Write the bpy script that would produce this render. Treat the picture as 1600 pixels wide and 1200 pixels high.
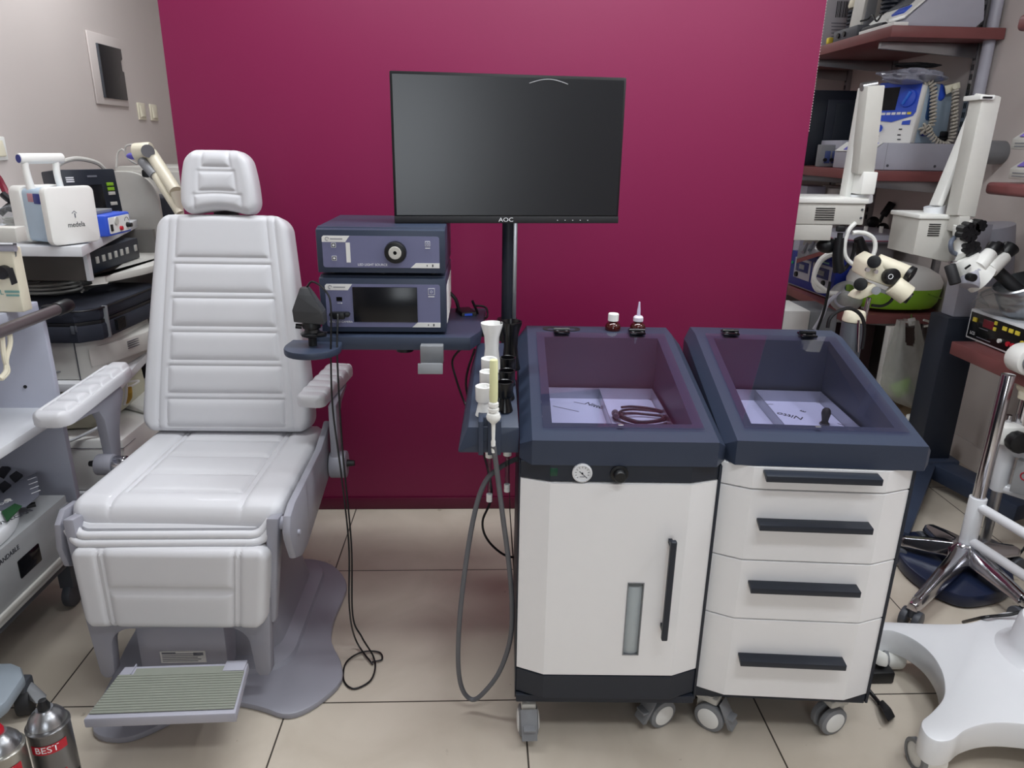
import bpy, bmesh, math, random
from mathutils import Vector, Matrix
random.seed(7)
for o in list(bpy.data.objects): bpy.data.objects.remove(o)
COL = bpy.context.scene.collection
R = math.radians
PI = math.pi
# ---------------------------------------------------------------- camera
F_PX, PITCH, YAW, ROLL, CAM_H = 1122.35, .321759, .0436883, .016416, 1.36025
_r = Vector((math.cos(YAW), -math.sin(YAW), 0))
_f = Vector((math.sin(YAW)*math.cos(PITCH), math.cos(YAW)*math.cos(PITCH), -math.sin(PITCH)))
_u = _r.cross(_f)
CR = _r*math.cos(ROLL) + _u*math.sin(ROLL)
CU = -_r*math.sin(ROLL) + _u*math.cos(ROLL)
cam = bpy.data.cameras.new('camera'); cam.sensor_width = 36; cam.sensor_fit = 'HORIZONTAL'
cam.lens = F_PX/1600*36; cam.clip_start = .02; cam.clip_end = 60
camo = bpy.data.objects.new('camera', cam); COL.objects.link(camo)
camo.matrix_world = Matrix(((CR.x, CU.x, -_f.x, 0), (CR.y, CU.y, -_f.y, 0), (CR.z, CU.z, -_f.z, CAM_H), (0, 0, 0, 1)))
bpy.context.scene.camera = camo
def U(px, py, ax, v):
    """point seen at pixel (px,py) on the plane axis=v"""
    d = _f + CR*((px-800)/F_PX) + CU*((600-py)/F_PX)
    o = Vector((0, 0, CAM_H)); i = 'XYZ'.index(ax)
    return o + d*((v-o[i])/d[i])
# ---------------------------------------------------------------- world, exposure, lights
sc = bpy.context.scene
sc.view_settings.view_transform = 'Standard'; sc.view_settings.look = 'None'
sc.view_settings.exposure = 0.2; sc.view_settings.gamma = 1.0; sc.view_settings.use_curve_mapping = False
w = bpy.data.worlds.new('world'); sc.world = w; w.use_nodes = True
w.node_tree.nodes['Background'].inputs[0].default_value = (.75, .8, .9, 1)
w.node_tree.nodes['Background'].inputs[1].default_value = .05
LIGHTS = [(-.62, 1.66, 1.1, .2, 19), (.62, 1.66, 1.1, .2, 24), (.55, .15, 1.2, .3, 18), (1.85, 1.0, .22, 1.1, 19), (-1.3, 3.2, .9, .2, 20), (1.1, 4.4, .9, .2, 10)]
def area(x, y, sx, sy, p, z=2.62):
    l = bpy.data.lights.new('lamp', 'AREA'); l.shape = 'RECTANGLE'; l.size = sx; l.size_y = sy; l.energy = p
    l.color = (.93, .97, 1.0)
    o = bpy.data.objects.new('lamp', l); COL.objects.link(o); o.location = (x, y, z); return o
# ---------------------------------------------------------------- materials
def lin(c):
    return tuple((x/255/12.92 if x <= 10.3 else ((x/255+.055)/1.055)**2.4) for x in c) + (1,)
MATS = {}
def mat(name, rgb, rough=.5, metal=0., var=.04, scale=30., bump=0., bscale=300., coat=0., spec=.5, trans=0., ior=1.45, emis=None, alpha=1.):
    m = bpy.data.materials.new(name); m.use_nodes = True; nt = m.node_tree; b = nt.nodes['Principled BSDF']
    c = lin(rgb)
    b.inputs['Roughness'].default_value = rough; b.inputs['Metallic'].default_value = metal
    b.inputs['Coat Weight'].default_value = coat; b.inputs['Specular IOR Level'].default_value = spec
    b.inputs['Transmission Weight'].default_value = trans; b.inputs['IOR'].default_value = ior
    tc = nt.nodes.new('ShaderNodeTexCoord')
    n = nt.nodes.new('ShaderNodeTexNoise'); n.inputs['Scale'].default_value = scale; n.inputs['Detail'].default_value = 4
    nt.links.new(tc.outputs['Object'], n.inputs['Vector'])
    mx = nt.nodes.new('ShaderNodeMix'); mx.data_type = 'RGBA'
    mx.inputs[6].default_value = tuple(x*(1-var) for x in c[:3])+(1,); mx.inputs[7].default_value = tuple(min(1, x*(1+var)) for x in c[:3])+(1,)
    nt.links.new(n.outputs['Fac'], mx.inputs[0]); nt.links.new(mx.outputs[2], b.inputs['Base Color'])
    if bump:
        n2 = nt.nodes.new('ShaderNodeTexNoise'); n2.inputs['Scale'].default_value = bscale; n2.inputs['Detail'].default_value = 3
        nt.links.new(tc.outputs['Object'], n2.inputs['Vector'])
        bp = nt.nodes.new('ShaderNodeBump'); bp.inputs['Strength'].default_value = bump; bp.inputs['Distance'].default_value = .002
        nt.links.new(n2.outputs['Fac'], bp.inputs['Height']); nt.links.new(bp.outputs[0], b.inputs['Normal'])
    if emis:
        b.inputs['Emission Color'].default_value = lin(emis[0]); b.inputs['Emission Strength'].default_value = emis[1]
    if alpha < 1: b.inputs['Alpha'].default_value = alpha
    MATS[name] = m; return m
def clear(name, tint, refl=1.5, rough=.03, dens=1.0):
    """clear sheet: see-through tint with a fresnel reflection"""
    m = bpy.data.materials.new(name); m.use_nodes = True; nt = m.node_tree
    for n in list(nt.nodes): nt.nodes.remove(n)
    out = nt.nodes.new('ShaderNodeOutputMaterial'); mix = nt.nodes.new('ShaderNodeMixShader')
    t = nt.nodes.new('ShaderNodeBsdfTransparent'); g = nt.nodes.new('ShaderNodeBsdfGlossy'); fr = nt.nodes.new('ShaderNodeFresnel')
    t.inputs[0].default_value = lin(tint); g.inputs['Roughness'].default_value = rough; fr.inputs[0].default_value = refl
    g.inputs[0].default_value = (1, 1, 1, 1)
    geo = nt.nodes.new('ShaderNodeNewGeometry'); inv = nt.nodes.new('ShaderNodeMath'); inv.operation = 'SUBTRACT'; inv.inputs[0].default_value = 1
    nt.links.new(geo.outputs['Backfacing'], inv.inputs[1]); ml = nt.nodes.new('ShaderNodeMath'); ml.operation = 'MULTIPLY'
    nt.links.new(fr.outputs[0], ml.inputs[0]); nt.links.new(inv.outputs[0], ml.inputs[1]); nt.links.new(ml.outputs[0], mix.inputs[0]); nt.links.new(t.outputs[0], mix.inputs[1]); nt.links.new(g.outputs[0], mix.inputs[2])
    if dens > 1:   # milky film
        d = nt.nodes.new('ShaderNodeBsdfDiffuse'); d.inputs[0].default_value = lin((225, 225, 222)); m2 = nt.nodes.new('ShaderNodeMixShader')
        n = nt.nodes.new('ShaderNodeTexNoise'); n.inputs['Scale'].default_value = 5; n.inputs['Distortion'].default_value = .6
        mr = nt.nodes.new('ShaderNodeMapRange'); mr.inputs[3].default_value = (dens-1)*.8; mr.inputs[4].default_value = min(1, (dens-1)*1.2)
        nt.links.new(n.outputs['Fac'], mr.inputs[0]); nt.links.new(mr.outputs[0], m2.inputs[0])
        nt.links.new(mix.outputs[0], m2.inputs[1]); nt.links.new(d.outputs[0], m2.inputs[2]); nt.links.new(m2.outputs[0], out.inputs[0])
    else: nt.links.new(mix.outputs[0], out.inputs[0])
    return m
navy = mat('navy_powder_coat', (50, 59, 78), .42, var=.03, bump=.05, bscale=900)
navyd = mat('dark_navy_panel', (30, 36, 48), .45)
door_w = mat('white_lacquer', (238, 238, 240), .38, var=.01)
leather = mat('pale_grey_leatherette', (208, 208, 212), .42, var=.015, bump=.12, bscale=1400, coat=.12)
greyp = mat('grey_lilac_metal', (150, 150, 160), .38, var=.02)
greyl = mat('light_grey_lilac_metal', (172, 172, 184), .4)
blk = mat('black_plastic', (18, 19, 22), .4)
blkg = mat('black_gloss', (10, 11, 14), .12)
blkm = mat('matte_black_rubber', (34, 34, 37), .6)
white = mat('white_plastic', (236, 236, 232), .35, var=.01)
whiteg = mat('white_gloss_paint', (226, 228, 232), .2, var=.01, coat=.3)
cream = mat('cream_plastic', (228, 222, 200), .4)
greyc = mat('warm_grey_plastic', (196, 194, 188), .45)
greym = mat('mid_grey_plastic', (128, 130, 134), .45)
greyd = mat('dark_grey_plastic', (74, 77, 84), .45)
chrome = mat('chrome', (200, 200, 205), .13, 1., var=.02)
steel = mat('brushed_steel', (176, 178, 182), .3, 1., bump=.1, bscale=400)
film = mat('blue_tinted_film_on_tray', (190, 200, 222), .35, var=.03)
rubberg = mat('grey_rubber_tube', (98, 99, 104), .5)
lavender = mat('lavender_front_panel', (112, 114, 148), .4, var=.02)
blue = mat('bright_blue_plastic', (52, 88, 205), .38)
blueb = mat('deep_blue_metal', (30, 44, 128), .35)
ltblue = mat('pale_blue_plastic', (178, 198, 216), .4)
purple = mat('violet_label', (98, 92, 190), .5)
brown = mat('reddish_brown_laminate', (122, 70, 70), .38, var=.12, scale=12)
green = mat('lime_green_plastic', (140, 190, 50), .35)
redm = mat('red_plastic', (185, 25, 45), .35)
teal = mat('teal_panel', (120, 165, 158), .5)
yellow = mat('yellow_button', (225, 205, 70), .5)
amber = mat('amber_glass', (60, 14, 10), .08, coat=.5)
paperm = mat('paper_white', (232, 232, 230), .7)
ink = mat('dark_ink', (40, 42, 50), .7)
inkg = mat('grey_ink', (120, 122, 132), .7)
inkw = mat('white_print', (235, 236, 240), .6)
fabric = mat('navy_case_fabric', (38, 42, 54), .8, bump=.4, bscale=1500)
shelfw = mat('white_laminate', (222, 224, 228), .4, var=.02)
shelfl = mat('lilac_grey_laminate', (184, 187, 202), .45, var=.02)
silver = mat('silver_grey_metal', (168, 170, 172), .4, .25)
screen = mat('dark_screen', (14, 16, 22), .22)
acryl = clear('tinted_acrylic', (243, 240, 246), 1.55, .02)
glassc = clear('clear_glass', (235, 238, 240), 1.45, .03)
bagm = clear('thin_clear_film', (236, 238, 240), 1.4, .08, 1.07)
bagw = clear('milky_shopping_bag_film', (236, 238, 234), 1.3, .25, 1.36)
# ---------------------------------------------------------------- geometry helpers
class G:
    def __init__(s): s.bm = bmesh.new()
    def _add(s, b, M=None):
        if M is not None: bmesh.ops.transform(b, matrix=M, verts=b.verts)
        me = bpy.data.meshes.new('t'); b.to_mesh(me); b.free(); s.bm.from_mesh(me); bpy.data.meshes.remove(me); return s
    def box(s, c, d, bev=0., rot=None, seg=2):
        b = bmesh.new(); bmesh.ops.create_cube(b, size=1); bmesh.ops.scale(b, vec=d, verts=b.verts)
        if bev: bmesh.ops.bevel(b, geom=b.edges[:], offset=bev, segments=seg, profile=.5, affect='EDGES')
        M = Matrix.Translation(c)
        if rot is not None: M = M @ rot
        return s._add(b, M)
    def b2(s, x0, x1, y0, y1, z0, z1, bev=0., seg=2):
        return s.box(((x0+x1)/2, (y0+y1)/2, (z0+z1)/2), (abs(x1-x0), abs(y1-y0), abs(z1-z0)), bev, None, seg)
    def cyl(s, p0, p1, r, r1=None, n=24, bev=0.):
        p0 = Vector(p0); p1 = Vector(p1); d = p1-p0; L = d.length
        b = bmesh.new(); bmesh.ops.create_cone(b, cap_ends=True, segments=n, radius1=r, radius2=r if r1 is None else r1, depth=L)
        if bev:
            es = [e for e in b.edges if len(e.link_faces) == 2 and any(len(f.verts) > 4 for f in e.link_faces)]
            bmesh.ops.bevel(b, geom=es, offset=bev, segments=2, profile=.5, affect='EDGES')
        M = Matrix.Translation((p0+p1)/2) @ d.to_track_quat('Z', 'Y').to_matrix().to_4x4()
        return s._add(b, M)
    def lathe(s, prof, n=28, M=None):
        b = bmesh.new(); rings = []
        for r, z in prof:
            if r < 1e-5: rings.append([b.verts.new((0, 0, z))])
            else: rings.append([b.verts.new((r*math.cos(2*PI*i/n), r*math.sin(2*PI*i/n), z)) for i in range(n)])
        for a, c in zip(rings, rings[1:]):
            for i in range(n):
                j = (i+1) % n
                if len(a) == 1 and len(c) == 1: continue
                if len(a) == 1: b.faces.new((a[0], c[j], c[i])) if False else b.faces.new((a[0], c[i], c[j]))
                elif len(c) == 1: b.faces.new((a[i], a[j], c[0]))
                else: b.faces.new((a[i], a[j], c[j], c[i]))
        bmesh.ops.recalc_face_normals(b, faces=b.faces)
        return s._add(b, M)
    def tube(s, pts, r, n=10, sub=6, closed=False):
        P = [Vector(p) for p in pts]
        if len(P) > 2 and sub > 1:
            Q = []
            for i in range(len(P)-1):
                a = P[max(i-1, 0)]; b_ = P[i]; c = P[i+1]; d = P[min(i+2, len(P)-1)]
                for k in range(sub):
                    t = k/sub
                    Q.append(.5*((2*b_)+(c-a)*t+(2*a-5*b_+4*c-d)*t*t+(-a+3*b_-3*c+d)*t**3))
            Q.append(P[-1]); P = Q
        b = bmesh.new(); rings = []; up = None
        for i, p in enumerate(P):
            d = (P[min(i+1, len(P)-1)]-P[max(i-1, 0)]).normalized()
            if up is None: up = d.orthogonal().normalized()
            up = (up-d*up.dot(d)).normalized() if (up-d*up.dot(d)).length > 1e-6 else d.orthogonal().normalized()
            v = d.cross(up); rr = r(i/(len(P)-1)) if callable(r) else r
            rings.append([b.verts.new(p+(up*math.cos(2*PI*k/n)+v*math.sin(2*PI*k/n))*rr) for k in range(n)])
        for a, c in zip(rings, rings[1:]):
            for k in range(n): b.faces.new((a[k], a[(k+1) % n], c[(k+1) % n], c[k]))
        b.faces.new(rings[0][::-1]); b.faces.new(rings[-1])
        return s._add(b)
    def prism(s, poly, h0, h1, plane='XY', bev=0., M=None):
        """polygon in plane extruded along the third axis from h0 to h1"""
        b = bmesh.new()
        f3 = {'XY': lambda u, v, h: (u, v, h), 'XZ': lambda u, v, h: (u, h, v), 'YZ': lambda u, v, h: (h, u, v)}[plane]
        A = [b.verts.new(f3(u, v, h0)) for u, v in poly]; B = [b.verts.new(f3(u, v, h1)) for u, v in poly]
        n = len(poly); fa = b.faces.new(A); fb = b.faces.new(B[::-1])
        for i in range(n): b.faces.new((A[i], B[i], B[(i+1) % n], A[(i+1) % n]))
        bmesh.ops.recalc_face_normals(b, faces=b.faces)
        if bev:
            es = [e for e in b.edges if (fa in e.link_faces or fb in e.link_faces)]
            bmesh.ops.bevel(b, geom=es, offset=bev, segments=2, profile=.5, affect='EDGES', clamp_overlap=True)
        return s._add(b, M)
    def sph(s, c, r, sc_=(1, 1, 1), n=20):
        b = bmesh.new(); bmesh.ops.create_uvsphere(b, u_segments=n, v_segments=n//2, radius=r); bmesh.ops.scale(b, vec=sc_, verts=b.verts)
        return s._add(b, Matrix.Translation(c))
    def hull(s, pts, bev=0.):
        b = bmesh.new(); [b.verts.new(p) for p in pts]
        r = bmesh.ops.convex_hull(b, input=b.verts)
        bmesh.ops.dissolve_limit(b, angle_limit=.02, verts=b.verts, edges=b.edges)
        bmesh.ops.recalc_face_normals(b, faces=b.faces)
        if bev: bmesh.ops.bevel(b, geom=b.edges[:], offset=bev, segments=2, profile=.5, affect='EDGES', clamp_overlap=True)
        return s._add(b)
    def grid(s, fn, nu, nv, wrap=False):
        b = bmesh.new(); V = [[b.verts.new(fn(i/nu, j/nv)) for i in range(nu if wrap else nu+1)] for j in range(nv+1)]
        for j in range(nv):
            for i in range(nu):
                k = (i+1) % len(V[0]); b.faces.new((V[j][i], V[j][k], V[j+1][k], V[j+1][i]))
        return s._add(b)
def RX(a): return Matrix.Rotation(a, 4, 'X')
def RY(a): return Matrix.Rotation(a, 4, 'Y')
def RZ(a): return Matrix.Rotation(a, 4, 'Z')
T = Matrix.Translation
def rrect(x0, x1, y0, y1, r, n=6):
    p = []
    for cx, cy, a in ((x1-r, y1-r, 0), (x0+r, y1-r, 90), (x0+r, y0+r, 180), (x1-r, y0+r, 270)):
        for i in range(n+1): t = R(a+90*i/n); p.append((cx+r*math.cos(t), cy+r*math.sin(t)))
    return p
def finish(name, me, m, parent, M, label, sharp, world):
    if m: me.materials.append(m)
    for p in me.polygons: p.use_smooth = True
    me.set_sharp_from_angle(angle=R(sharp))
    o = bpy.data.objects.new(name, me); COL.objects.link(o)
    if M is not None: o.matrix_basis = M
    if parent is not None:
        o.parent = parent
        if world:
            W = parent.matrix_basis.copy()
            if parent.parent is not None: W = parent.parent.matrix_basis @ parent.matrix_parent_inverse @ W
            o.matrix_parent_inverse = W.inverted()
    if label: o['label'] = label
    return o
def part(name, g, m, parent=None, M=None, label=None, sharp=35, world=False):
    """one mesh object; world=True: geometry is given in world coordinates"""
    me = bpy.data.meshes.new(name); g.bm.to_mesh(me); g.bm.free()
    return finish(name, me, m, parent, M, label, sharp, world)
def text(name, s, size, m, parent, M, world=False, ext=.0004, align='CENTER', sx=1.):
    c = bpy.data.curves.new('txt', 'FONT'); c.body = s; c.size = size; c.extrude = ext; c.align_x = align; c.align_y = 'CENTER'; c.resolution_u = 3
    to = bpy.data.objects.new('txt', c); COL.objects.link(to); bpy.context.view_layer.update()
    me = bpy.data.meshes.new_from_object(to.evaluated_get(bpy.context.evaluated_depsgraph_get()))
    bpy.data.objects.remove(to); bpy.data.curves.remove(c); me.name = name; me.materials.clear()
    if sx != 1.: me.transform(Matrix.Diagonal((sx, 1, 1, 1)))
    return finish(name, me, m, parent, M, None, 30, world)
def thing(name, label, cat, loc=(0, 0, 0), rz=0., group=None, rot=None):
    o = bpy.data.objects.new(name, None); COL.objects.link(o); o.empty_display_size = .05
    M = T(loc) @ (rot if rot is not None else RZ(rz)); o.matrix_basis = M
    o['label'] = label; o['category'] = cat
    if group: o['group'] = group
    return o
def tag(o, label, cat, group=None, kind=None):
    o['label'] = label; o['category'] = cat
    if group: o['group'] = group
    if kind: o['kind'] = kind
    return o
def struct(name, g, m, label=None, **k):
    o = part(name, g, m, **k); o['kind'] = 'structure'
    if label: o['label'] = label
    return o
def dup(root, M, label, group=None):
    r = root.copy(); COL.objects.link(r); r.matrix_basis = M; r['label'] = label
    if group: r['group'] = group
    def rec(a, b):
        for ch in [q for q in a.children]:
            c = ch.copy(); COL.objects.link(c); c.parent = b; c.matrix_parent_inverse = ch.matrix_parent_inverse.copy(); rec(ch, c)
    rec(root, r); return r
def cushion(wf, L, Tk, panels=(), nu=90, nv=110, rc=.03, re=.02, gr=.004, puff=.003, warp=None, gw=.0045, back=True):
    """padded board: width wf(t) along length L, thickness Tk, stitched panels [(fx0,fx1,y0,y1)] with fx as fractions of the half width"""
    g = G(); b = g.bm
    def rows():
        out = []
        for j in range(nv+1):
            t = j/nv
            t = t + .0*t; a = .5-.5*math.cos(PI*t); out.append((.35*a+.65*t)*L)
        return out
    def hw(y):
        w_ = wf(y/L)/2
        e = min(y, L-y)
        if e < rc: w_ -= rc-math.sqrt(max(0, rc*rc-(rc-e)**2))
        return max(w_, .004)
    ys = rows(); V = []
    for y in ys:
        w_ = hw(y); wl = wf(y/L)/2; row = []
        for i in range(nu+1):
            u = i/nu*2-1; su = math.sin(u*PI/2)*.3+u*.7; x = su*w_
            d = min((1-abs(su))*w_, y, L-y); d = max(d, 0)
            z = Tk-re+math.sqrt(max(0, re*re-(re-min(d, re))**2)) if d < re else Tk
            fx = x/wl
            for p in panels:
                x0, x1, y0, y1 = p[:4]
                dx = max(x0-fx, fx-x1)*wl; dy = max(y0-y, y-y1)
                dd = max(dx, dy)
                if dd > 0 and dx > 0 and dy > 0: dd = math.hypot(dx, dy)
                z -= gr*math.exp(-(dd/gw)**2)
                if dd < 0: z += puff*(1-math.exp(-(dd/.012)**2))
            row.append((x, y, z))
        V.append(row)
    W = warp or (lambda x, y, z: (x, y, z))
    VV = [[b.verts.new(W(*p)) for p in row] for row in V]
    for j in range(nv):
        for i in range(nu): b.faces.new((VV[j][i], VV[j][i+1], VV[j+1][i+1], VV[j+1][i]))
    # skirt and back
    ring = [(0, i) for i in range(nu+1)] + [(j, nu) for j in range(1, nv+1)] + [(nv, i) for i in range(nu-1, -1, -1)] + [(j, 0) for j in range(nv-1, 0, -1)]
    top = [VV[j][i] for j, i in ring]
    def low(j, i, z, ins):
        x, y, _ = V[j][i]; cx = 0; cy = L/2
        return W(x*(1-ins), y+(cy-y)*ins, z)
    m1 = [b.verts.new(low(j, i, .006, 0)) for j, i in ring]; m2 = [b.verts.new(low(j, i, 0, .02)) for j, i in ring]
    n = len(ring)
    for A, B in ((top, m1), (m1, m2)):
        for k in range(n): b.faces.new((A[(k+1) % n], A[k], B[k], B[(k+1) % n]))
    cen = b.verts.new(W(0, L/2, 0))
    for k in range(n): b.faces.new((m2[(k+1) % n], m2[k], cen))
    bmesh.ops.remove_doubles(b, verts=b.verts, dist=1e-5)
    bmesh.ops.recalc_face_normals(b, faces=b.faces)
    return g
def frame(o, x, y):
    """matrix from origin, x axis and y axis directions"""
    x = Vector(x).normalized(); y = Vector(y); y = (y-x*y.dot(x)).normalized(); z = x.cross(y)
    return Matrix(((x.x, y.x, z.x, o[0]), (x.y, y.y, z.y, o[1]), (x.z, y.z, z.z, o[2]), (0, 0, 0, 1)))
# ---------------------------------------------------------------- the room
XL, XR, YB, YF, ZC = -1.8, 2.22, 4.7, -1.6, 2.65
def tile_mat():
    m = bpy.data.materials.new('polished_floor_tiles'); m.use_nodes = True; nt = m.node_tree; b = nt.nodes['Principled BSDF']
    tc = nt.nodes.new('ShaderNodeTexCoord'); mp = nt.nodes.new('ShaderNodeMapping'); mp.inputs['Location'].default_value = (.4906, -1.4994+.6, 0)
    nt.links.new(tc.outputs['Object'], mp.inputs[0])
    br = nt.nodes.new('ShaderNodeTexBrick'); br.offset = 0; br.squash = 1
    for k, v in (('Scale', 1), ('Mortar Size', .0022), ('Mortar Smooth', .1), ('Bias', 0), ('Brick Width', .6), ('Row Height', .6)): br.inputs[k].default_value = v
    br.inputs['Color1'].default_value = lin((206, 196, 182)); br.inputs['Color2'].default_value = lin((200, 190, 176)); br.inputs['Mortar'].default_value = lin((70, 64, 58))
    nt.links.new(mp.outputs[0], br.inputs[0])
    n = nt.nodes.new('ShaderNodeTexNoise'); n.inputs['Scale'].default_value = 3.5; n.inputs['Detail'].default_value = 9; n.inputs['Distortion'].default_value = 1.2
    nt.links.new(tc.outputs['Object'], n.inputs[0])
    rp = nt.nodes.new('ShaderNodeValToRGB'); rp.color_ramp.elements[0].position = .35; rp.color_ramp.elements[0].color = (.86, .85, .83, 1); rp.color_ramp.elements[1].position = .6; rp.color_ramp.elements[1].color = (1, 1, 1, 1)
    nt.links.new(n.outputs[0], rp.inputs[0])
    mx = nt.nodes.new('ShaderNodeMix'); mx.data_type = 'RGBA'; mx.blend_type = 'MULTIPLY'; mx.inputs[0].default_value = .8
    nt.links.new(br.outputs['Color'], mx.inputs[6]); nt.links.new(rp.outputs[0], mx.inputs[7])
    # dark scuffs and small spots
    n3 = nt.nodes.new('ShaderNodeTexNoise'); n3.inputs['Scale'].default_value = 22; n3.inputs['Detail'].default_value = 3
    nt.links.new(tc.outputs['Object'], n3.inputs[0])
    r3 = nt.nodes.new('ShaderNodeValToRGB'); r3.color_ramp.elements[0].position = .24; r3.color_ramp.elements[0].color = (.6, .57, .53, 1); r3.color_ramp.elements[1].position = .28; r3.color_ramp.elements[1].color = (1, 1, 1, 1)
    nt.links.new(n3.outputs[0], r3.inputs[0])
    m2 = nt.nodes.new('ShaderNodeMix'); m2.data_type = 'RGBA'; m2.blend_type = 'MULTIPLY'; m2.inputs[0].default_value = .7
    nt.links.new(mx.outputs[2], m2.inputs[6]); nt.links.new(r3.outputs[0], m2.inputs[7]); nt.links.new(m2.outputs[2], b.inputs['Base Color'])
    b.inputs['Roughness'].default_value = .3; b.inputs['Specular IOR Level'].default_value = .4
    return m
wallm = mat('warm_grey_wall_paint', (206, 197, 193), .7, var=.02, scale=4, bump=.1, bscale=500)
def burg():
    m = mat('burgundy_backdrop_sheet', (126, 17, 70), .5, var=.02, scale=3, bump=.06, bscale=900); return m
burgm = burg()
struct('floor', G().b2(XL-.1, XR+.1, YF-.1, YB+.1, -.08, 0), tile_mat(), 'cream marbled square floor tiles with dark joints')
struct('ceiling', G().b2(XL-.1, XR+.1, YF-.1, YB+.1, ZC, ZC+.08), mat('white_ceiling', (190, 190, 188), .8))
struct('wall_left', G().b2(XL-.08, XL, YF-.1, YB+.1, 0, ZC), wallm)
struct('wall_right', G().b2(XR, XR+.08, YF-.1, YB+.1, 0, ZC), wallm)
struct('wall_back', G().b2(XL-.08, XR+.08, YB, YB+.08, 0, ZC), wallm)
struct('wall_front', G().b2(XL-.08, -.35, YF-.08, YF, 0, ZC).b2(.65, XR+.08, YF-.08, YF, 0, ZC).b2(-.35, .65, YF-.08, YF, 2.15, ZC), mat('taupe_wall_paint', (120, 116, 112), .8))
d1 = struct('added_fill_door', G().b2(-.35, -.27, YF-.07, YF-.02, 0, 2.15).b2(.57, .65, YF-.07, YF-.02, 0, 2.15).b2(-.27, .57, YF-.07, YF-.02, 2.05, 2.15).b2(-.27, .57, YF-.07, YF-.02, 0, .12), mat('white_door_frame', (220, 220, 218), .5), 'unseen glazed door added behind the photographer to let in fill light')  # unseen door, added for front fill and the glare on the monitor
part('door_pane', G().b2(-.27, .57, YF-.05, YF-.042, .12, 2.05), clear('door_glass', (240, 242, 244), 1.45), d1)
l = bpy.data.lights.new('door_fill_light', 'AREA'); l.shape = 'RECTANGLE'; l.size = .84; l.size_y = 1.3; l.energy = 16; l.color = (.95, .98, 1)  # added fill light shining in through the unseen door
lo = bpy.data.objects.new('door_fill_light', l); COL.objects.link(lo); lo.location = (.15, YF-.12, 1.4); lo.rotation_euler = (R(90), 0, 0)
struct('baseboard_right', G().b2(XR-.015, XR, 1.2, YB, 0, .11, .003), wallm)
struct('baseboard_left', G().b2(XL, XL+.015, -1, YB, 0, .11, .003), wallm)
# burgundy partition behind the chair and the trolleys
t = thing('partition_panel', 'tall burgundy partition panel standing behind the treatment chair and the monitor', 'partition', (.045, 2.56, 0))
part('panel', G().b2(-1.055, 1.055, -.03, .0, .05, 2.45, .002), burgm, t)
part('bottom_rail', G().b2(-1.055, 1.055, -.036, .004, .0, .05, .004), mat('dark_burgundy_rail', (84, 10, 42), .4), t)
g = G()
for i in range(115): g.sph((1.061, -.012, 1.42+i*.0088), .0030, n=6)
part('bead_chain', g, white, t, label='white bead chain along the right edge')
for i, (x, y, sx, sy, p) in enumerate(LIGHTS):
    t = thing('ceiling_light', 'ceiling panel light over the ' + ['chair', 'instrument trolleys', 'photographer', 'right side of the room', 'back left corner', 'shelves behind the partition'][i], 'ceiling light', (x, y, ZC), group=None)
    gf = G()
    for a, b_ in ((-1, 0), (1, 0)): gf.b2(a*sx/2-.012, a*sx/2+.012, -sy/2-.012, sy/2+.012, -.022, 0)
    for a in (-1, 1): gf.b2(-sx/2-.012, sx/2+.012, a*sy/2-.012, a*sy/2+.012, -.022, 0)
    part('light_frame', gf, white, t)
    l = area(x, y, sx, sy, p, ZC-.02); l.parent = t; l.matrix_parent_inverse = t.matrix_basis.inverted()
# ================================================================ treatment chair
CH = thing('treatment_chair', 'pale grey padded treatment chair with headrest, armrests and footrest', 'treatment chair', (-.75, 1.80, 0), 0)
def chW(name, g, m, **k): return part(name, g, m, CH, world=True, **k)
# seat
SY0, SL = 1.555, .53
def seat_warp(x, y, z):
    t = max(0, .07-y)/.07
    return (x, y+.012*t*t, z-.022*t*t)
g = cushion(lambda t: .512-.016*t, SL, .076, [(-.56, .56, .085+k*.108, .085+(k+1)*.108-.006) for k in range(4)]+[(-2, -.62, -1, 9), (.62, 2, -1, 9)], warp=seat_warp, re=.026, rc=.045, nu=100, nv=110, gr=.0045)
part('seat', g, leather, CH, M=CH.matrix_basis.inverted() @ frame((-.740, SY0, .452), (1, -.03, 0), (-.022, 1, .012)))
# the two padded flaps in front of the seat
for z0, y0, wd, nm in ((.468, 1.541, .47, 'seat_flap'), (.452, 1.532, .48, 'seat_flap')):
    g = G(); P = []
    for i in range(25):
        u = -1+i/12; e = max(0, abs(u)-.86)/.14
        P.append((-.745+u*wd/2, y0+.02*e, z0+.028*e*e-.004))
    b = G()
    for dz in (0,): b.tube(P, .0105, n=12, sub=2)
    b.tube([(p[0], p[1]+.03, p[2]+.004) for p in P], .013, n=8, sub=1)
    chW(nm, b, leather)
# backrest
BB = (-.747, 2.045, .532); BT = (-.751, 2.19, 1.145)
bl = (Vector(BT)-Vector(BB)).length
def bw(t): return .492-.025*t-.112*max(0, t-.1)**1.15
pan = [(-.74+.02*k, .74-.02*k, .012+k*.094, .094+k*.094-.004) for k in range(6)]
pan = [(-.70+.004*k, .70-.004*k, .018+k*.0975, .0975*(k+1)) for k in range(5)]+[(-.68, .68, .018+5*.0975, .9)]+[(-3, -.80, -1, 9), (.80, 3, -1, 9)]
g = cushion(bw, bl, .075, pan, re=.022, rc=.045, nu=100, nv=130, gr=.0035, gw=.004, puff=.0035)
part('backrest', g, leather, CH, M=CH.matrix_basis.inverted() @ frame(BB, (1, -.02, 0), Vector(BT)-Vector(BB)) @ T((0, 0, -.01)))
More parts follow.
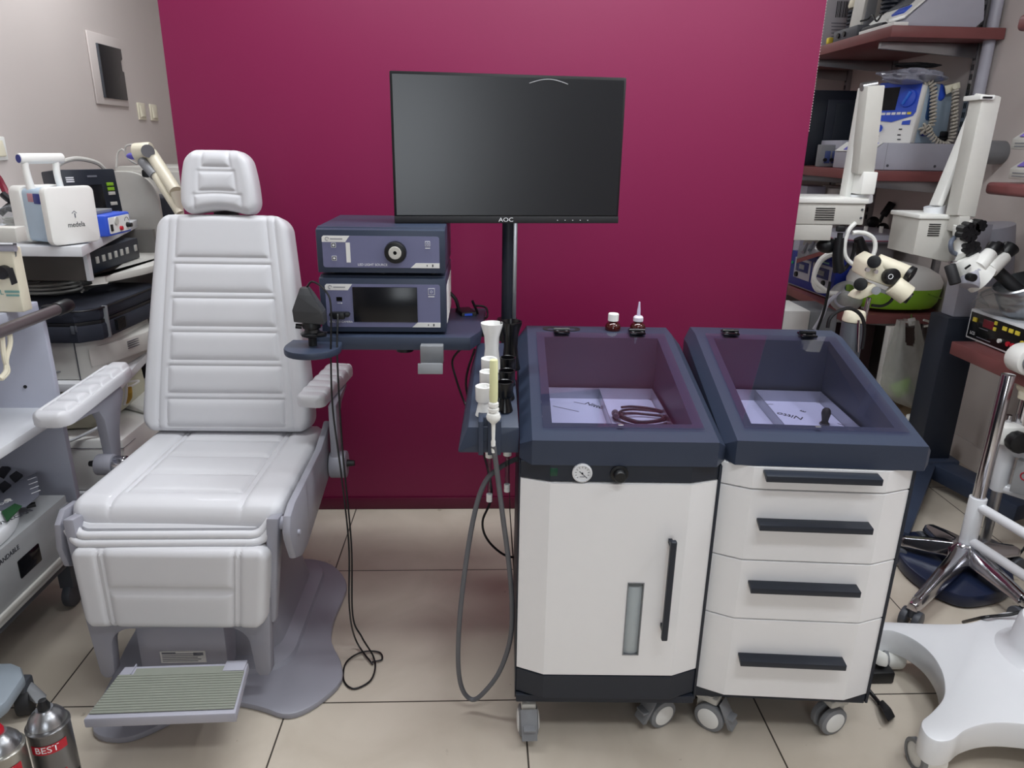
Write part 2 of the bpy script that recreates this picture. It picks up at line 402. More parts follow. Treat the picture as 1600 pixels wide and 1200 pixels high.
# headrest
def hwid(t): return .222-.055*t*t-.008*(1-t)**3
def hwarp(x, y, z):
    s = max(0, 1-y/.09); return (x, y+s*(.007*math.cos(min(1, abs(x)/.105)*PI)+.002), z+.010*(x/.1)**2)
g = cushion(hwid, .175, .07, [(-.42, .42, .128, .9), (-.50, .50, .062, .116), (-.62, .62, .012, .052)], re=.028, rc=.038, nu=80, nv=70, warp=hwarp, gr=.003, puff=.003)
part('headrest', g, leather, CH, M=CH.matrix_basis.inverted() @ frame((-.746, 2.185, 1.154), (1, -.02, 0), (.0, .10, 1)))
g = G().cyl((-.765, 2.225, 1.05), (-.765, 2.235, 1.22), .016); g.b2(-.80, -.73, 2.215, 2.245, 1.11, 1.165, .006)
chW('headrest_bracket', g, blk)
# leg rest
LB = (-.738, 1.512, .236); LT = (-.750, 1.535, .442); ll = (Vector(LT)-Vector(LB)).length
g = cushion(lambda t: .428+.04*t, ll, .05, [(-.66, .66, -.02, .098), (-.66, .66, .106, .9), (-3, -.72, -1, 9), (.72, 3, -1, 9)], re=.02, rc=.03, nu=90, nv=60, gr=.005, puff=.002)
part('leg_rest', g, leather, CH, M=CH.matrix_basis.inverted() @ frame(LB, (1, -.03, 0), Vector(LT)-Vector(LB)) @ T((0, 0, -.02)))
# leg rest frame: two bars, cross bar with rounded inner corners
def arch():
    o = [(-.968, .30), (-.955, .085), (-.945, .072), (-.930, .072), (-.918, .088)]
    for i in range(7): a = R(180-15*i); o.append((-.862+.05*math.cos(a), .165+.052*math.sin(a)))
    for i in range(7): a = R(90-15*i); o.append((-.627+.05*math.cos(a), .165+.052*math.sin(a)))
    o += [(-.571, .088), (-.562, .072), (-.540, .072), (-.531, .085), (-.517, .30)]
    return o
chW('leg_rest_frame', G().prism(arch(), 1.515, 1.548, 'XZ', .006), greyp)
for nm, x0, x1 in (('side_bar', -.985, -.958), ('side_bar', -.512, -.482)):
    g = G(); sx_ = 1 if x0 > -.75 else -1; x2 = -.525 if sx_ > 0 else -.962; g.hull([(x0, 1.535, .51), (x0, 1.585, .50), (x1, 1.535, .51), (x1, 1.585, .50), (x2-.012, 1.53, .22), (x2+.012, 1.53, .22), (x2-.012, 1.56, .22), (x2+.012, 1.56, .22)], .006); chW(nm, g, greyp)
# side plates of the seat
def splate(x, s):
    P = [(1.50, .470), (1.497, .495), (1.515, .527), (1.56, .540), (1.86, .548), (1.965, .575), (1.985, .582), (2.02, .565), (2.03, .53), (1.99, .44), (1.64, .375), (1.585, .378), (1.53, .405)]
    g = G().prism(P, x, x+.02, 'YZ', .006); chW('side_plate', g, greyp)
    g = G().cyl((x-.035*s if s > 0 else x+.02, 1.56, .485), (x if s > 0 else x+.055, 1.56, .485), .016); g.cyl((x+(.02 if s > 0 else -.006), 1.56, .46), (x+(.026 if s > 0 else 0), 1.56, .46), .006)
    chW('hinge_pin', g, greyl)
splate(-.466, 1)
g = G().prism([(1.545, .49), (1.575, .515), (1.63, .51), (1.69, .47), (1.70, .42), (1.66, .365), (1.60, .345), (1.55, .375), (1.535, .43)], -1.012, -.996, 'YZ', .005); chW('side_plate', g, greyp)
chW('hinge_pin', G().cyl((-.997, 1.585, .455), (-.975, 1.585, .455), .024, n=28, bev=.003), greyl)
# armrests
def armrest(mirror, label):
    if not mirror:
        px, ax = -.424, (-.482, 1.925, .652); ang = -.14
    hub = 1 if not mirror else -1
    cx = -.424 if not mirror else -1.085
    y0 = 1.945
    g = G().cyl((cx-.055*hub, y0, .462), (cx-.02*hub, y0, .462), .026, n=32, bev=.003); g.cyl((cx-.075*hub, y0, .462), (cx-.05*hub, y0, .462), .017)
    chW('pivot_collar', g, chrome)
    chW('pivot_hub', G().cyl((cx-.02*hub, y0, .462), (cx+.028*hub, y0, .462), .040 if not mirror else .031, n=36, bev=.004), greyp)
    chW('pivot_knob', G().cyl((cx+.028*hub, y0, .465), (cx+.05*hub, y0, .465), .011, .008), blk)
# right arm
armrest(False, 'r')
P = [(1.925, .46), (1.905, .58), (1.90, .62), (1.93, .642), (2.13, .668), (2.13, .655), (1.985, .615), (1.965, .58), (1.965, .46)]
chW('arm_post', G().prism([(1.92, .47), (1.925, .58), (1.93, .65), (2.0, .655), (2.10, .662), (2.10, .650), (2.01, .63), (1.985, .60), (1.975, .56), (1.965, .47)], -.437, -.414, 'YZ', .004), greyp)
g = cushion(lambda t: .082, .28, .036, [(-2, 2, -.1+k*.046, -.1+(k+1)*.046-.003) for k in range(3, 8)], re=.014, rc=.022, nu=30, nv=90, gr=.004, gw=.003)
part('armrest_pad', g, leather, CH, M=CH.matrix_basis.inverted() @ frame((-.483, 1.905, .652), (1, -.15, 0), (.15, 1, .06)))
# left arm
armrest(True, 'l')
P = [(1.955, .46), (1.945, .60), (1.925, .632), (1.88, .640), (1.80, .646), (1.80, .664), (2.06, .668), (2.075, .64), (2.045, .60), (2.02, .55), (2.00, .46)]
chW('arm_post', G().prism(P, -1.098, -1.070, 'YZ', .005), greyp)
g = cushion(lambda t: .096-.014*t, .405, .04, [(-.62, .8, .035+k*.062, .035+(k+1)*.062-.004) for k in range(6)], re=.018, rc=.035, nu=40, nv=120, gr=.005, gw=.004, puff=.005)
part('armrest_pad', g, leather, CH, M=CH.matrix_basis.inverted() @ frame((-1.10, 1.735, .658), (1, .0, 0), (-.12, 1, .045)))
# footplate
FA = frame((-.722, 1.468, .128), (1, -.03, 0), (.0, -1, -.02))   # x right, y towards the viewer
F = G(); F.prism([(-.146, 0), (.146, 0), (.163, .165), (-.163, .165)], -.012, .014, 'XY', .004)
Mf = CH.matrix_basis.inverted() @ Matrix(((1, .03, 0, -.716), (0.03, -1, 0, 1.470), (0, -.02, 1, .135), (0, 0, 0, 1)))
fp = part('footplate', F, greyl, CH, M=Mf)
g = G(); g.prism([(-.112, .012), (.112, .012), (.112, .032), (.146, .032), (.156, .152), (-.156, .152), (-.146, .032), (-.112, .032)], .014, .0165, 'XY')
for k in range(15):
    y = .036+k*.0082; hw_ = .145+.0115*(y-.032)/.12
    g.b2(-hw_, hw_, y-.0028, y+.0028, .0160, .0182, .0006, 1)
part('rubber_mat', g, mat('grey_green_ribbed_rubber', (138, 142, 132), .6), fp, label='grey green ribbed rubber mat')
for s in (-1, 1): part('hinge_tab', G().b2(s*.118-.024*(s > 0)-.0*s, s*.118+.024*(s < 0)+s*.026, -.004, .031, .012, .0185, .002), greyl, fp)
# pedestal, base plate
g = G(); secs = [(0.0, .205, .27, .09), (.016, .200, .262, .09), (.03, .165, .225, .08), (.10, .150, .205, .07), (.24, .125, .18, .06), (.37, .115, .17, .05), (.40, .10, .15, .05)]
b = g.bm; rings = []
for z, hx, hy, r in secs: rings.append([b.verts.new((-.715+x-.0, 1.855+y, z+.014)) for x, y in rrect(-hx, hx, -hy, hy, r, 8)])
for A, B in zip(rings, rings[1:]):
    for i in range(len(A)): b.faces.new((A[i], A[(i+1) % len(A)], B[(i+1) % len(A)], B[i]))
b.faces.new(rings[0][::-1]); b.faces.new(rings[-1]); bmesh.ops.recalc_face_normals(b, faces=b.faces)
chW('pedestal_cover', g, greyp)
g = G().b2(-.885, -.66, 1.575, 1.70, .014, .185, .008); chW('actuator_box', g, greyl)
g = G().b2(-.83, -.715, 1.5725, 1.5755, .07, .105, 0); lb = chW('rating_plate', g, paperm, label='white rating plate with small print')
g = G()
for k in range(5): g.b2(-.825, -.735+.008*(k % 2), 1.5715, 1.573, .075+k*.0055, .0765+k*.0055)
g.b2(-.825, -.79, 1.5715, 1.573, .0995, .1025); g.b2(-.745, -.72, 1.5715, 1.573, .093, .101)
part('fine_print', g, inkg, lb, world=True)
base = [(-.47, 2.075), (-.52, 2.125), (-.60, 2.15), (-.70, 2.13), (-.80, 2.12), (-.92, 2.12), (-1.0, 2.07), (-1.045, 2.0), (-1.02, 1.90), (-1.0, 1.80), (-.99, 1.70), (-.97, 1.58), (-.955, 1.47), (-.925, 1.40), (-.872, 1.378), (-.82, 1.385), (-.76, 1.43), (-.70, 1.475), (-.63, 1.49), (-.55, 1.47), (-.49, 1.445), (-.445, 1.455), (-.40, 1.50), (-.368, 1.565), (-.385, 1.64), (-.425, 1.72), (-.437, 1.82), (-.43, 1.92), (-.432, 2.0)]
sm = []
for i in range(len(base)):
    a, b_, c, d = (Vector(base[(i+k-1) % len(base)]) for k in range(4))
    for k in range(3):
        t = k/3; sm.append(tuple(.5*((2*b_)+(c-a)*t+(2*a-5*b_+4*c-d)*t*t+(-a+3*b_-3*c+d)*t**3)))
chW('base_plate', G().prism(sm, 0, .018, 'XY', .005), greyp)
for x, y in ((-.535, 1.70), (-.58, 2.02), (-.86, 1.42)): chW('base_bolt', G().cyl((x, y, .017), (x, y, .026), .008), greyd)
# underseat frame
g = G().b2(-.95, -.53, 1.60, 2.06, .415, .445, .01); chW('seat_frame', g, greyd)
# ================================================================ trolley cabinets
def extr(g, pts, z0, z1, bev=.0015): g.prism(pts, z0, z1, 'XY', bev)
def front_pts(W, d=.026, c=.062, back=.02, ins=0.):
    return [(ins, back), (ins, 0.0), (c, -d), (W-c, -d), (W-ins, 0.0), (W-ins, back)]
def hood(W, er=0., zf=.783, zr=.884, z0=.728, D=.555):
    """sloping tub-top: faceted rim with a rectangular well"""
    g = G(); b = g.bm
    y = [-.022, .045, .455, .485, D]; sl = lambda yy: zf+(zr-zf)*min(1, (yy+.022)/.505)
    hx0, hx1 = .066, W-.064+er; ix0, ix1 = .022, W-.022+er; ox0, ox1 = (-.003 if er < .02 else .004), W+.003+er
    xs = [ix0, hx0, hx1, ix1]
    top = [[b.verts.new((x, yy, sl(yy))) for x in xs] for yy in y]
    for j in range(4):
        for i in range(3):
            if not (i == 1 and j == 1): b.faces.new((top[j][i], top[j][i+1], top[j+1][i+1], top[j+1][i]))
    # outer mid ring and bottom ring
    def ring(x0, x1, dz, y0, y1, c, z=None):
        return [((x0+c, y0), 0), ((x0, y0+c*1.2), 0)]
    yl = [y[0]+.035, y[2], y[3], D-.02]
    L1 = [b.verts.new((ox0, yy, sl(yy)-.03)) for yy in yl]; R1 = [b.verts.new((ox1, yy, sl(yy)-.03)) for yy in yl]
    L0 = [b.verts.new((ox0, yy, z0)) for yy in yl]; R0 = [b.verts.new((ox1, yy, z0)) for yy in yl]
    FL0 = b.verts.new((ix0, y[0], z0)); FR0 = b.verts.new((ix1, y[0], z0)); BL0 = b.verts.new((ix0, D, z0)); BR0 = b.verts.new((ix1, D, z0))
    q = lambda *v: b.faces.new(v)
    T0 = [r[0] for r in top]; T3 = [r[3] for r in top]
    for Tt, M1, M0, F0, B0 in ((T0, L1, L0, FL0, BL0), (T3, R1, R0, FR0, BR0)):
        q(Tt[0], F0, M0[0], M1[0]); q(Tt[0], M1[0], M1[1], Tt[1])
        b.faces.new((Tt[1], M1[1], Tt[2]))
        for k in (1, 2): q(M1[k], M0[k], M0[k+1], M1[k+1])
        q(M1[0], M0[0], M0[1], M1[1])
        q(Tt[2], M1[1], M1[2], Tt[3]); q(Tt[3], M1[2], M1[3], Tt[4]); q(Tt[4], M1[3], M0[3], B0)
    b.faces.new(top[0]+[FR0, FL0][::1]); b.faces.new(top[4]+[BR0, BL0])
    # the well
    zb = .706
    c = [top[1][1], top[1][2], top[2][2], top[2][1]]
    d = [b.verts.new((v.co.x, v.co.y, zb)) for v in c]
    for k in range(4): q(c[k], c[(k+1) % 4], d[(k+1) % 4], d[k])
    b.faces.new(d)
    bmesh.ops.recalc_face_normals(b, faces=b.faces)
    # recalc can flip an open shell: make the top face up
    b.faces.ensure_lookup_table()
    b.normal_update()
    if b.faces[0].normal.z < 0: bmesh.ops.reverse_faces(b, faces=b.faces)
    return g, sl, (hx0, hx1, y[1], y[2], zb)
def hinge(parent, x, y, z):
    h = part('hinge', G().box((x, y+.012, z+.004), (.042, .018, .006), .002).box((x, y-.012, z+.004), (.042, .018, .006), .002).cyl((x-.021, y, z+.008), (x+.021, y, z+.008), .006), blkg, parent)
    g = G()
    for s in (-1, 1): g.cyl((x+s*.012, y-.013, z+.006), (x+s*.012, y-.013, z+.009), .004, n=12)
    part('screw', g, chrome, h)
def caster(parent, x, y, ang, brake=True):
    M = T((x, y, 0)) @ RZ(ang)
    c = part('caster', G().box((0, .0, .086), (.036, .055, .02), .006).box((0, .012, .065), (.014, .03, .05), .004), greyc, parent, M=M)
    for s in (-1, 1):
        part('wheel', G().lathe([(0, -.0085), (.024, -.0085), (.031, -.0085), (.0365, -.006), (.0375, 0), (.0365, .006), (.031, .0085), (0, .0085)], 32, T((s*.0145, -.012, .0375)) @ RY(PI/2)), greym, c)
        part('wheel_cap', G().lathe([(0, .0125), (.02, .012), (.0265, .0095), (.0265, 0.006), (0, .006)], 32, T((s*.0145, -.012, .0375)) @ RY(s*PI/2)), paperm, c)
    part('swivel_plate', G().cyl((0, 0, .094), (0, 0, .10), .022), steel, c)
    if brake:
        part('brake_pedal', G().hull([(-.02, -.04, .078), (.02, -.04, .078), (-.018, -.072, .03), (.018, -.072, .03), (-.02, -.034, .088), (.02, -.034, .088), (-.018, -.062, .028), (.018, -.062, .028)], .002).box((0, -.045, .055), (.03, .05, .006), .002), rubberg if False else greym, c)
    return c
def tray_parts(root, well, txt, flip):
    hx0, hx1, y0, y1, zb = well
    tr = part('steel_tray', G(), steel, root) if False else None
    g = G(); z = zb+.004; x0, x1, a, b_ = hx0+.006, hx1-.006, y0+.006, y1-.012
    g.b2(x0, x1, a, b_, z, z+.001)
    for r in ((x0, x0+.001, a, b_), (x1-.001, x1, a, b_), (x0, x1, a, a+.001), (x0, x1, b_-.001, b_)): g.b2(*r, z, z+.032)
    return g, (x0, x1, a, b_, z)
def trolley(name, label, loc, rz, W, kind):
    t = thing(name, label, 'trolley', loc, rz)
    part('carcass', G().b2(0, W, .022, .50, .112, .702, .002), navyd, t)
    er = .010 if kind == 'door' else .032
    g, sl, well = hood(W, er)
    hd = part('top_console', g, navy, t, sharp=12)
    part('side_frame', G().b2(W+.0005, W+.0065, -.003, .50, .112, .722, .001), navyd, t); part('side_frame', G().b2(-.003, -.0005, -.001, .50, .112, .722, .001), navyd, t)
    # lid
    x0, x1, ya, yb = .045, W-.044+er, .018, .468
    th = math.atan2(.101, .505)
    lm = T((0, ya, sl(ya)+.0035)) @ RX(th)
    ld = part('clear_lid', G().b2(x0, x1, 0, (yb-ya)/math.cos(th), 0, .0045, .001, 1), acryl, t, M=lm, label='clear acrylic lid')
    g = G().b2(W/2-.006, W/2+.006, .006, .012, .0046, .0062, .0008, 1); part('lid_latch', g, steel, ld)
    for x in (x0+.068, x1-.073): hinge(t, x, .475, sl(.475)+.004)
    g, (tx0, tx1, ty0, ty1, tz) = tray_parts(t, well, '', 0)
    tr = part('steel_tray', g, steel, t)
    part('protective_film', G().b2(tx0+.002, tx1-.002, ty0+.002, ty1-.002, tz+.001, tz+.0018), film, tr, label='pale blue protective film with print')
    xd = tx0+(tx1-tx0)*(.5 if kind == 'door' else .40)
    part('divider', G().b2(xd, xd+.0012, ty0, ty1, tz+.001, tz+.03), steel, tr)
    return t, tr, sl, (tx0, tx1, ty0, ty1, tz), xd
W1 = .421; C1 = (.082, 1.386, 0); A1 = -.0341
t1, tr1, sl1, tb1, xd1 = trolley('pump_trolley', 'white door trolley with navy sloping top, pressure gauge and narrow level window', C1, A1, W1, 'door')
x0, x1, y0, y1, tz = tb1
FT = lambda x, y, a, s=1: T((x, y, tz+.0022)) @ RZ(a)
def filmp(t, tr, px, py): q = t.matrix_basis.inverted() @ U(px, py, 'Z', .7135); return q.x, q.y
def ftext(t, tr, s, size, px, py, a): q = filmp(t, tr, px, py); return text('film_print', s, size, ink, tr, T((q[0], q[1], tz+.0022)) @ RZ(a))
def fmark(t, tr, px, py, l, a): q = filmp(t, tr, px, py); return part('film_mark', G().box((q[0], q[1], tz+.0024), (l, .0024, .0006), 0, RZ(a)), inkg, tr)
ftext(t1, tr1, 'Nitto', .026, 929, 633, -.72); ftext(t1, tr1, 'Q', .022, 958, 620, 2.4)
for px, py, l, a in ((875, 615, .02, 0), (884, 638, .075, -.55), (905, 629, .03, -.5), (993, 617, .022, -1.1), (1013, 623, .02, -.9)): fmark(t1, tr1, px, py, l, a)
# panels
def fprism(name, W, z0, z1, m, t, ins=.0, d=.026, back=.02, label=None):
    g = G(); extr(g, front_pts(W, d, ins=ins, back=back), z0, z1); return part(name, g, m, t, label=label, sharp=12)
cp = fprism('control_panel', W1, .690, .7275, navyd, t1, d=.020)
# door with a window opening: built of facets around the hole
def door_with_window(W, z0, z1, wx0, wx1, wz0, wz1):
    g = G(); b = g.bm; d = .026; c = .062
    X = [0, c, wx0, wx1, W-c, W]; Y = [0, -d, -d, -d, -d, 0]; Z = [z0, wz0, wz1, z1]
    V = [[b.verts.new((X[i], Y[i], Z[k])) for i in range(6)] for k in range(4)]
    Bk = [[b.verts.new((X[i], Y[i]+.018, Z[k])) for i in range(6)] for k in range(4)]
    for k in range(3):
        for i in range(5):
            if i == 2 and k == 1: continue
            b.faces.new((V[k][i], V[k][i+1], V[k+1][i+1], V[k+1][i])); b.faces.new((Bk[k][i+1], Bk[k][i], Bk[k+1][i], Bk[k+1][i+1]))
    for i in range(5):
        b.faces.new((V[0][i+1], V[0][i], Bk[0][i], Bk[0][i+1])); b.faces.new((V[3][i], V[3][i+1], Bk[3][i+1], Bk[3][i]))
    for k in range(3):
        b.faces.new((V[k][0], V[k+1][0], Bk[k+1][0], Bk[k][0])); b.faces.new((V[k+1][5], V[k][5], Bk[k][5], Bk[k+1][5]))
    for (k1, i1), (k2, i2) in (((1, 2), (1, 3)), ((1, 3), (2, 3)), ((2, 3), (2, 2)), ((2, 2), (1, 2))):
        b.faces.new((V[k1][i1], V[k2][i2], Bk[k2][i2], Bk[k1][i1]))
    bmesh.ops.recalc_face_normals(b, faces=b.faces); return g
dr = part('door', door_with_window(W1, .200, .6875, .242, .276, .258, .447), door_w, t1, sharp=12)
part('window_rim', G().b2(.2405, .2425, -.0275, -.012, .257, .448).b2(.2755, .2775, -.0275, -.012, .257, .448).b2(.2405, .2775, -.0275, -.012, .4465, .4485).b2(.2405, .2775, -.0275, -.012, .2565, .2585), greym, dr)
part('level_tube', G().cyl((.259, .004, .235), (.259, .004, .435), .027, n=32, bev=.006), mat('frosted_tube', (244, 244, 242), .4), dr, label='frosted round bottle behind the level window')
part('window_pane', G().b2(.243, .275, -.0262, -.0247, .259, .446), glassc, dr)
part('door_handle', G().b2(.3185, .3315, -.062, -.050, .322, .572, .002, 1).b2(.321, .329, -.052, -.024, .335, .345).b2(.321, .329, -.052, -.024, .55, .56), navyd, dr)
fprism('kick_panel', W1, .132, .196, navyd, t1, back=.02)
part('bottom_plate', G().b2(0, W1, -.012, .5, .108, .128, .002), navyd, t1)
for x, y, a, br in ((.03, .02, .05, True), (W1-.055, .05, -1.1, True), (.04, .42, .3, False), (W1-.05, .42, -.4, False)): caster(t1, x, y, a, br)
# control panel details
yp = -.0205
sw = part('power_switch', G().b2(.056, .085, -.016, .0, .700, .722, .001), blkm, cp)
part('rocker', G().b2(.061, .077, -.0205, -.010, .702, .7205, .001), mat('green_translucent_rocker', (6, 62, 44), .3), sw, label='green rocker')
M = T((.128, yp, .712)) @ RX(PI/2)
ga = part('pressure_gauge', G().lathe([(0, 0), (.021, 0), (.021, .006), (.018, .008), (.0178, .006), (0, .006)], 36, M), whiteg, cp, label='round white faced pressure gauge')
g = G()
for k in range(11):
    a = R(225-27*k); g.box((.128+.0135*math.cos(a), yp-.0064, .712+.0135*math.sin(a)), (.0035, .0004, .0008), 0, RY(-a))
g.box((.130, yp-.0066, .709), (.022, .0005, .0012), 0, RY(.75)); g.cyl((.128, yp-.006, .712), (.128, yp-.0075, .712), .002, n=12)
part('dial_marks', g, ink, ga)
part('dial_text', G().b2(.123, .133, yp-.0067, yp-.0062, .7035, .7048), inkg, ga)
part('regulator_knob', G().lathe([(0, 0), (.019, 0), (.019, .004), (.0135, .005), (.0125, .02), (.011, .022), (0, .022)], 30, T((.206, yp, .710)) @ RX(PI/2)), blk, cp)
# holes for bottles in the rear ledge of the console
for x in (.087, .145):
    part('bottle_well', G().lathe([(.021, 0), (.0225, .0012), (.019, .001), (.0185, -.0), (.0, -.0004)], 28, T((x, .519, .8842))), blkm, t1)
# amber bottles standing in the ledge
def bottle(x, kind, label):
    p = t1.matrix_basis @ Vector((x, .519, .8845))
    b = thing('reagent_bottle', label, 'bottle', p, 0, 'amber bottles on the rear ledge of the door trolley')
    part('glass_body', G().lathe([(0, 0), (.0205, 0), (.021, .002), (.021, .012), (.017, .019), (.0105, .023), (.0105, .030), (0, .03)], 28), amber, b)
    if kind == 'cap':
        part('screw_cap', G().lathe([(0, .026), (.0145, .026), (.0145, .044), (.013, .046), (0, .046)], 28), white, b)
    else:
        part('dropper_collar', G().lathe([(0, .026), (.0135, .026), (.0135, .036), (.010, .040), (.006, .041), (0, .041)], 28), mat('frosted_cap', (214, 208, 220), .35), b)
        part('dropper_bulb', G().lathe([(0, .041), (.005, .041), (.0045, .055), (.0032, .066), (.0022, .078), (0, .079)], 20), mat('translucent_nozzle', (200, 190, 214), .3), b)
bottle(.256, 'cap', 'squat amber bottle with flat white screw cap'); bottle(.324, 'drop', 'amber dropper bottle with pointed translucent tip')
# coiled cable in the tray
c0 = U(1003, 652, 'Z', .722)
cb = thing('coiled_cable', 'black coiled video cable with grey plug lying in the tray of the door trolley', 'cable', (c0.x, c0.y, tz), 0)
P = []
for k in range(46):
    a = k*.42+2.2; rr = .058+.010*math.sin(k*.31)+.004*math.sin(k*.9); P.append((rr*math.cos(a)*1.05+.004*math.sin(k*.2), rr*.72*math.sin(a)+.006*math.cos(k*.27), .005+.0003*k+.004*abs(math.sin(k*.42+1))))
part('cord', G().tube(P, .0032, n=8, sub=4), blkm, cb)
part('plug', G().cyl((-.062, .030, .012), (-.066, .002, .018), .009, .008).cyl((-.066, .002, .018), (-.067, -.012, .018), .006), greyd, cb)
part('plug', G().box((.07, .03, .014), (.022, .011, .008), .002, RZ(-.3)).box((.083, .026, .014), (.010, .007, .005), 0, RZ(-.3)), steel, cb, label='silver plug')
# ------------------------------------------------ drawer trolley
W2 = .402; C2 = (.5115, 1.385, 0); A2 = -.0852
t2, tr2, sl2, tb2, xd2 = trolley('drawer_trolley', 'white four drawer trolley with navy sloping top and clear lid', C2, A2, W2, 'drawer')
x0, x1, y0, y1, tz = tb2
ftext(t2, tr2, 'Nitto', .030, 1234, 649, PI-.55); ftext(t2, tr2, 'E', .020, 1255, 642, .7)
q = filmp(t2, tr2, 1277, 619); part('film_dot', G().cyl((q[0], q[1], tz+.002), (q[0], q[1], tz+.0027), .008), inkg, tr2)
for px, py, l, a in ((1198, 631, .035, .08), (1239, 624, .03, .4), (1274, 627, .022, -1.0), (1315, 663, .022, -1.0)): fmark(t2, tr2, px, py, l, a)
c0 = U(1288, 663, 'Z', .7125)
kn = thing('small_black_knob', 'small black rounded knob standing in the tray of the drawer trolley', 'knob', (c0.x, c0.y, tz+.002))
part('knob_body', G().lathe([(0, 0), (.009, 0), (.010, .004), (.0075, .010), (.0095, .02), (.0115, .030), (.010, .038), (.006, .043), (0, .044)], 20), blkm, kn)
part('knob_foot', G().cyl((0, 0, 0), (0, 0, .004), .012), greyd, kn)
dz = [(.684, .7255), (.530, .681), (.366, .527), (.137, .363)]
dz = [(.676, .7265), (.504, .673), (.352, .501), (.137, .349)]
for k, (za, zb_) in enumerate(dz):
    d = fprism('drawer', W2, za, zb_, door_w, t2, back=.021)
    zc = [.712, .598, .443, .250][k]; hl = .118
    part('bar_handle', G().hull([(W2/2-hl-.002, -.055, zc-.006), (W2/2+hl-.002, -.055, zc-.006), (W2/2-hl-.002, -.055, zc+.008), (W2/2+hl-.002, -.055, zc+.008), (W2/2-hl-.002, -.027, zc+.004), (W2/2+hl-.002, -.027, zc+.004), (W2/2-hl-.002, -.027, zc+.01), (W2/2+hl-.002, -.027, zc+.01)], .0008), navyd, d)
part('bottom_plate', G().b2(0, W2, -.0, .5, .108, .134, .002), navyd, t2)
for x, y, a, br in ((.045, .03, .95, True), (W2-.05, .035, -1.2, False), (.05, .42, .4, False), (W2-.06, .42, -.8, False)): caster(t2, x, y, a, br)
# ================================================================ monitor on pole
mo = thing('computer_monitor', 'wide black flat computer monitor switched off on a pole before the burgundy partition', 'monitor', (.066, 1.885, 1.345), .11)
MW, MH = .578, .352
part('housing', G().b2(-MW/2, MW/2, -.01, .02, -MH/2, MH/2, .003).b2(-.15, .15, .02, .045, -.12, .12, .01), blk, mo)
part('screen', G().b2(-MW/2+.006, MW/2-.006, -.0115, -.0098, -MH/2+.02, MH/2-.007), mat('monitor_glass', (18, 20, 26), .3, spec=1.), mo, label='dark screen with grey reflection')
bz = part('bottom_bezel', G().b2(-MW/2, MW/2, -.0135, -.009, -MH/2, -MH/2+.017, .0015), blkm, mo)
text('logo_lettering', 'AOC', .0145, inkw, bz, T((-.008, -.0137, -MH/2+.0085)) @ RX(PI/2), sx=1.2)
g = G()
for k in range(5): g.b2(.125+k*.02, .1275+k*.02, -.0142, -.0134, -MH/2+.007, -MH/2+.0085)
part('button_mark', g, inkw, bz)
part('scratch', G().tube([(.045+.096*k/8, -.0118, MH/2-.019+.010*math.sin(PI*k/8)) for k in range(9)], .0007, n=4), inkw, mo, label='curved pale scratch near the top of the screen')
pl = thing('monitor_pole', 'dark metal pole holding up the monitor and the instrument shelf', 'pole', (.069, 1.955, 0))
part('column', G().cyl((0, 0, .70), (0, 0, 1.40), .0165, n=24), navyd, pl)
part('cable_channel', G().b2(.013, .024, -.012, .004, .74, 1.36, .001), steel, pl, label='bright metal strip down the side')
part('mounting_bracket', G().b2(-.02, .032, -.08, .02, .675, .715, .003), navyd, pl)
part('monitor_bracket', G().b2(-.05, .05, -.035, .0, 1.29, 1.39, .004), blk, pl)
part('clamp', G().cyl((0, 0, .84), (0, 0, .90), .028), blk, pl)
# shelf carrying the two boxes
st = thing('instrument_shelf', 'dark navy instrument shelf on the monitor pole left of the trolleys', 'shelf', (-.235, 1.90, .872), 0)
def sW(n, g, m, **k): return part(n, g, m, st, world=True, **k)
sW('shelf_plate', G().prism([(-.425, 1.725), (-.03, 1.725), (-.005, 1.79), (.01, 2.06), (-.40, 2.06)], .872, .906, 'XY', .003), navy)
sW('support_arm', G().b2(-.10, .06, 1.94, 1.975, .85, .873, .004).cyl((-.20, 1.80, .85), (-.20, 1.80, .875), .022), blk)
hp = [(-.37, 1.735), (-.47, 1.745), (-.475, 1.70)] + [(-.408+.067*math.cos(R(a)), 1.685+.067*math.sin(R(a))) for a in range(180, 361, 15)]+[(-.345, 1.73)]
sW('camera_holder', G().prism(hp, .876, .893, 'XY', .003), navy, label='rounded navy holder tab')
br = sW('scope_hook', G().b2(-.152, -.096, 1.700, 1.726, .845, .89, .002).hull([(-.15, 1.71, .85), (-.10, 1.71, .85), (-.15, 1.665, .838), (-.10, 1.665, .838), (-.15, 1.665, .831), (-.10, 1.665, .831), (-.15, 1.71, .84), (-.10, 1.71, .84)]).hull([(-.155, 1.668, .856), (-.095, 1.668, .856), (-.155, 1.660, .832), (-.095, 1.660, .832), (-.155, 1.663, .856), (-.095, 1.663, .856), (-.155, 1.656, .832), (-.095, 1.656, .832)], .001), greym, label='bent grey metal hook')
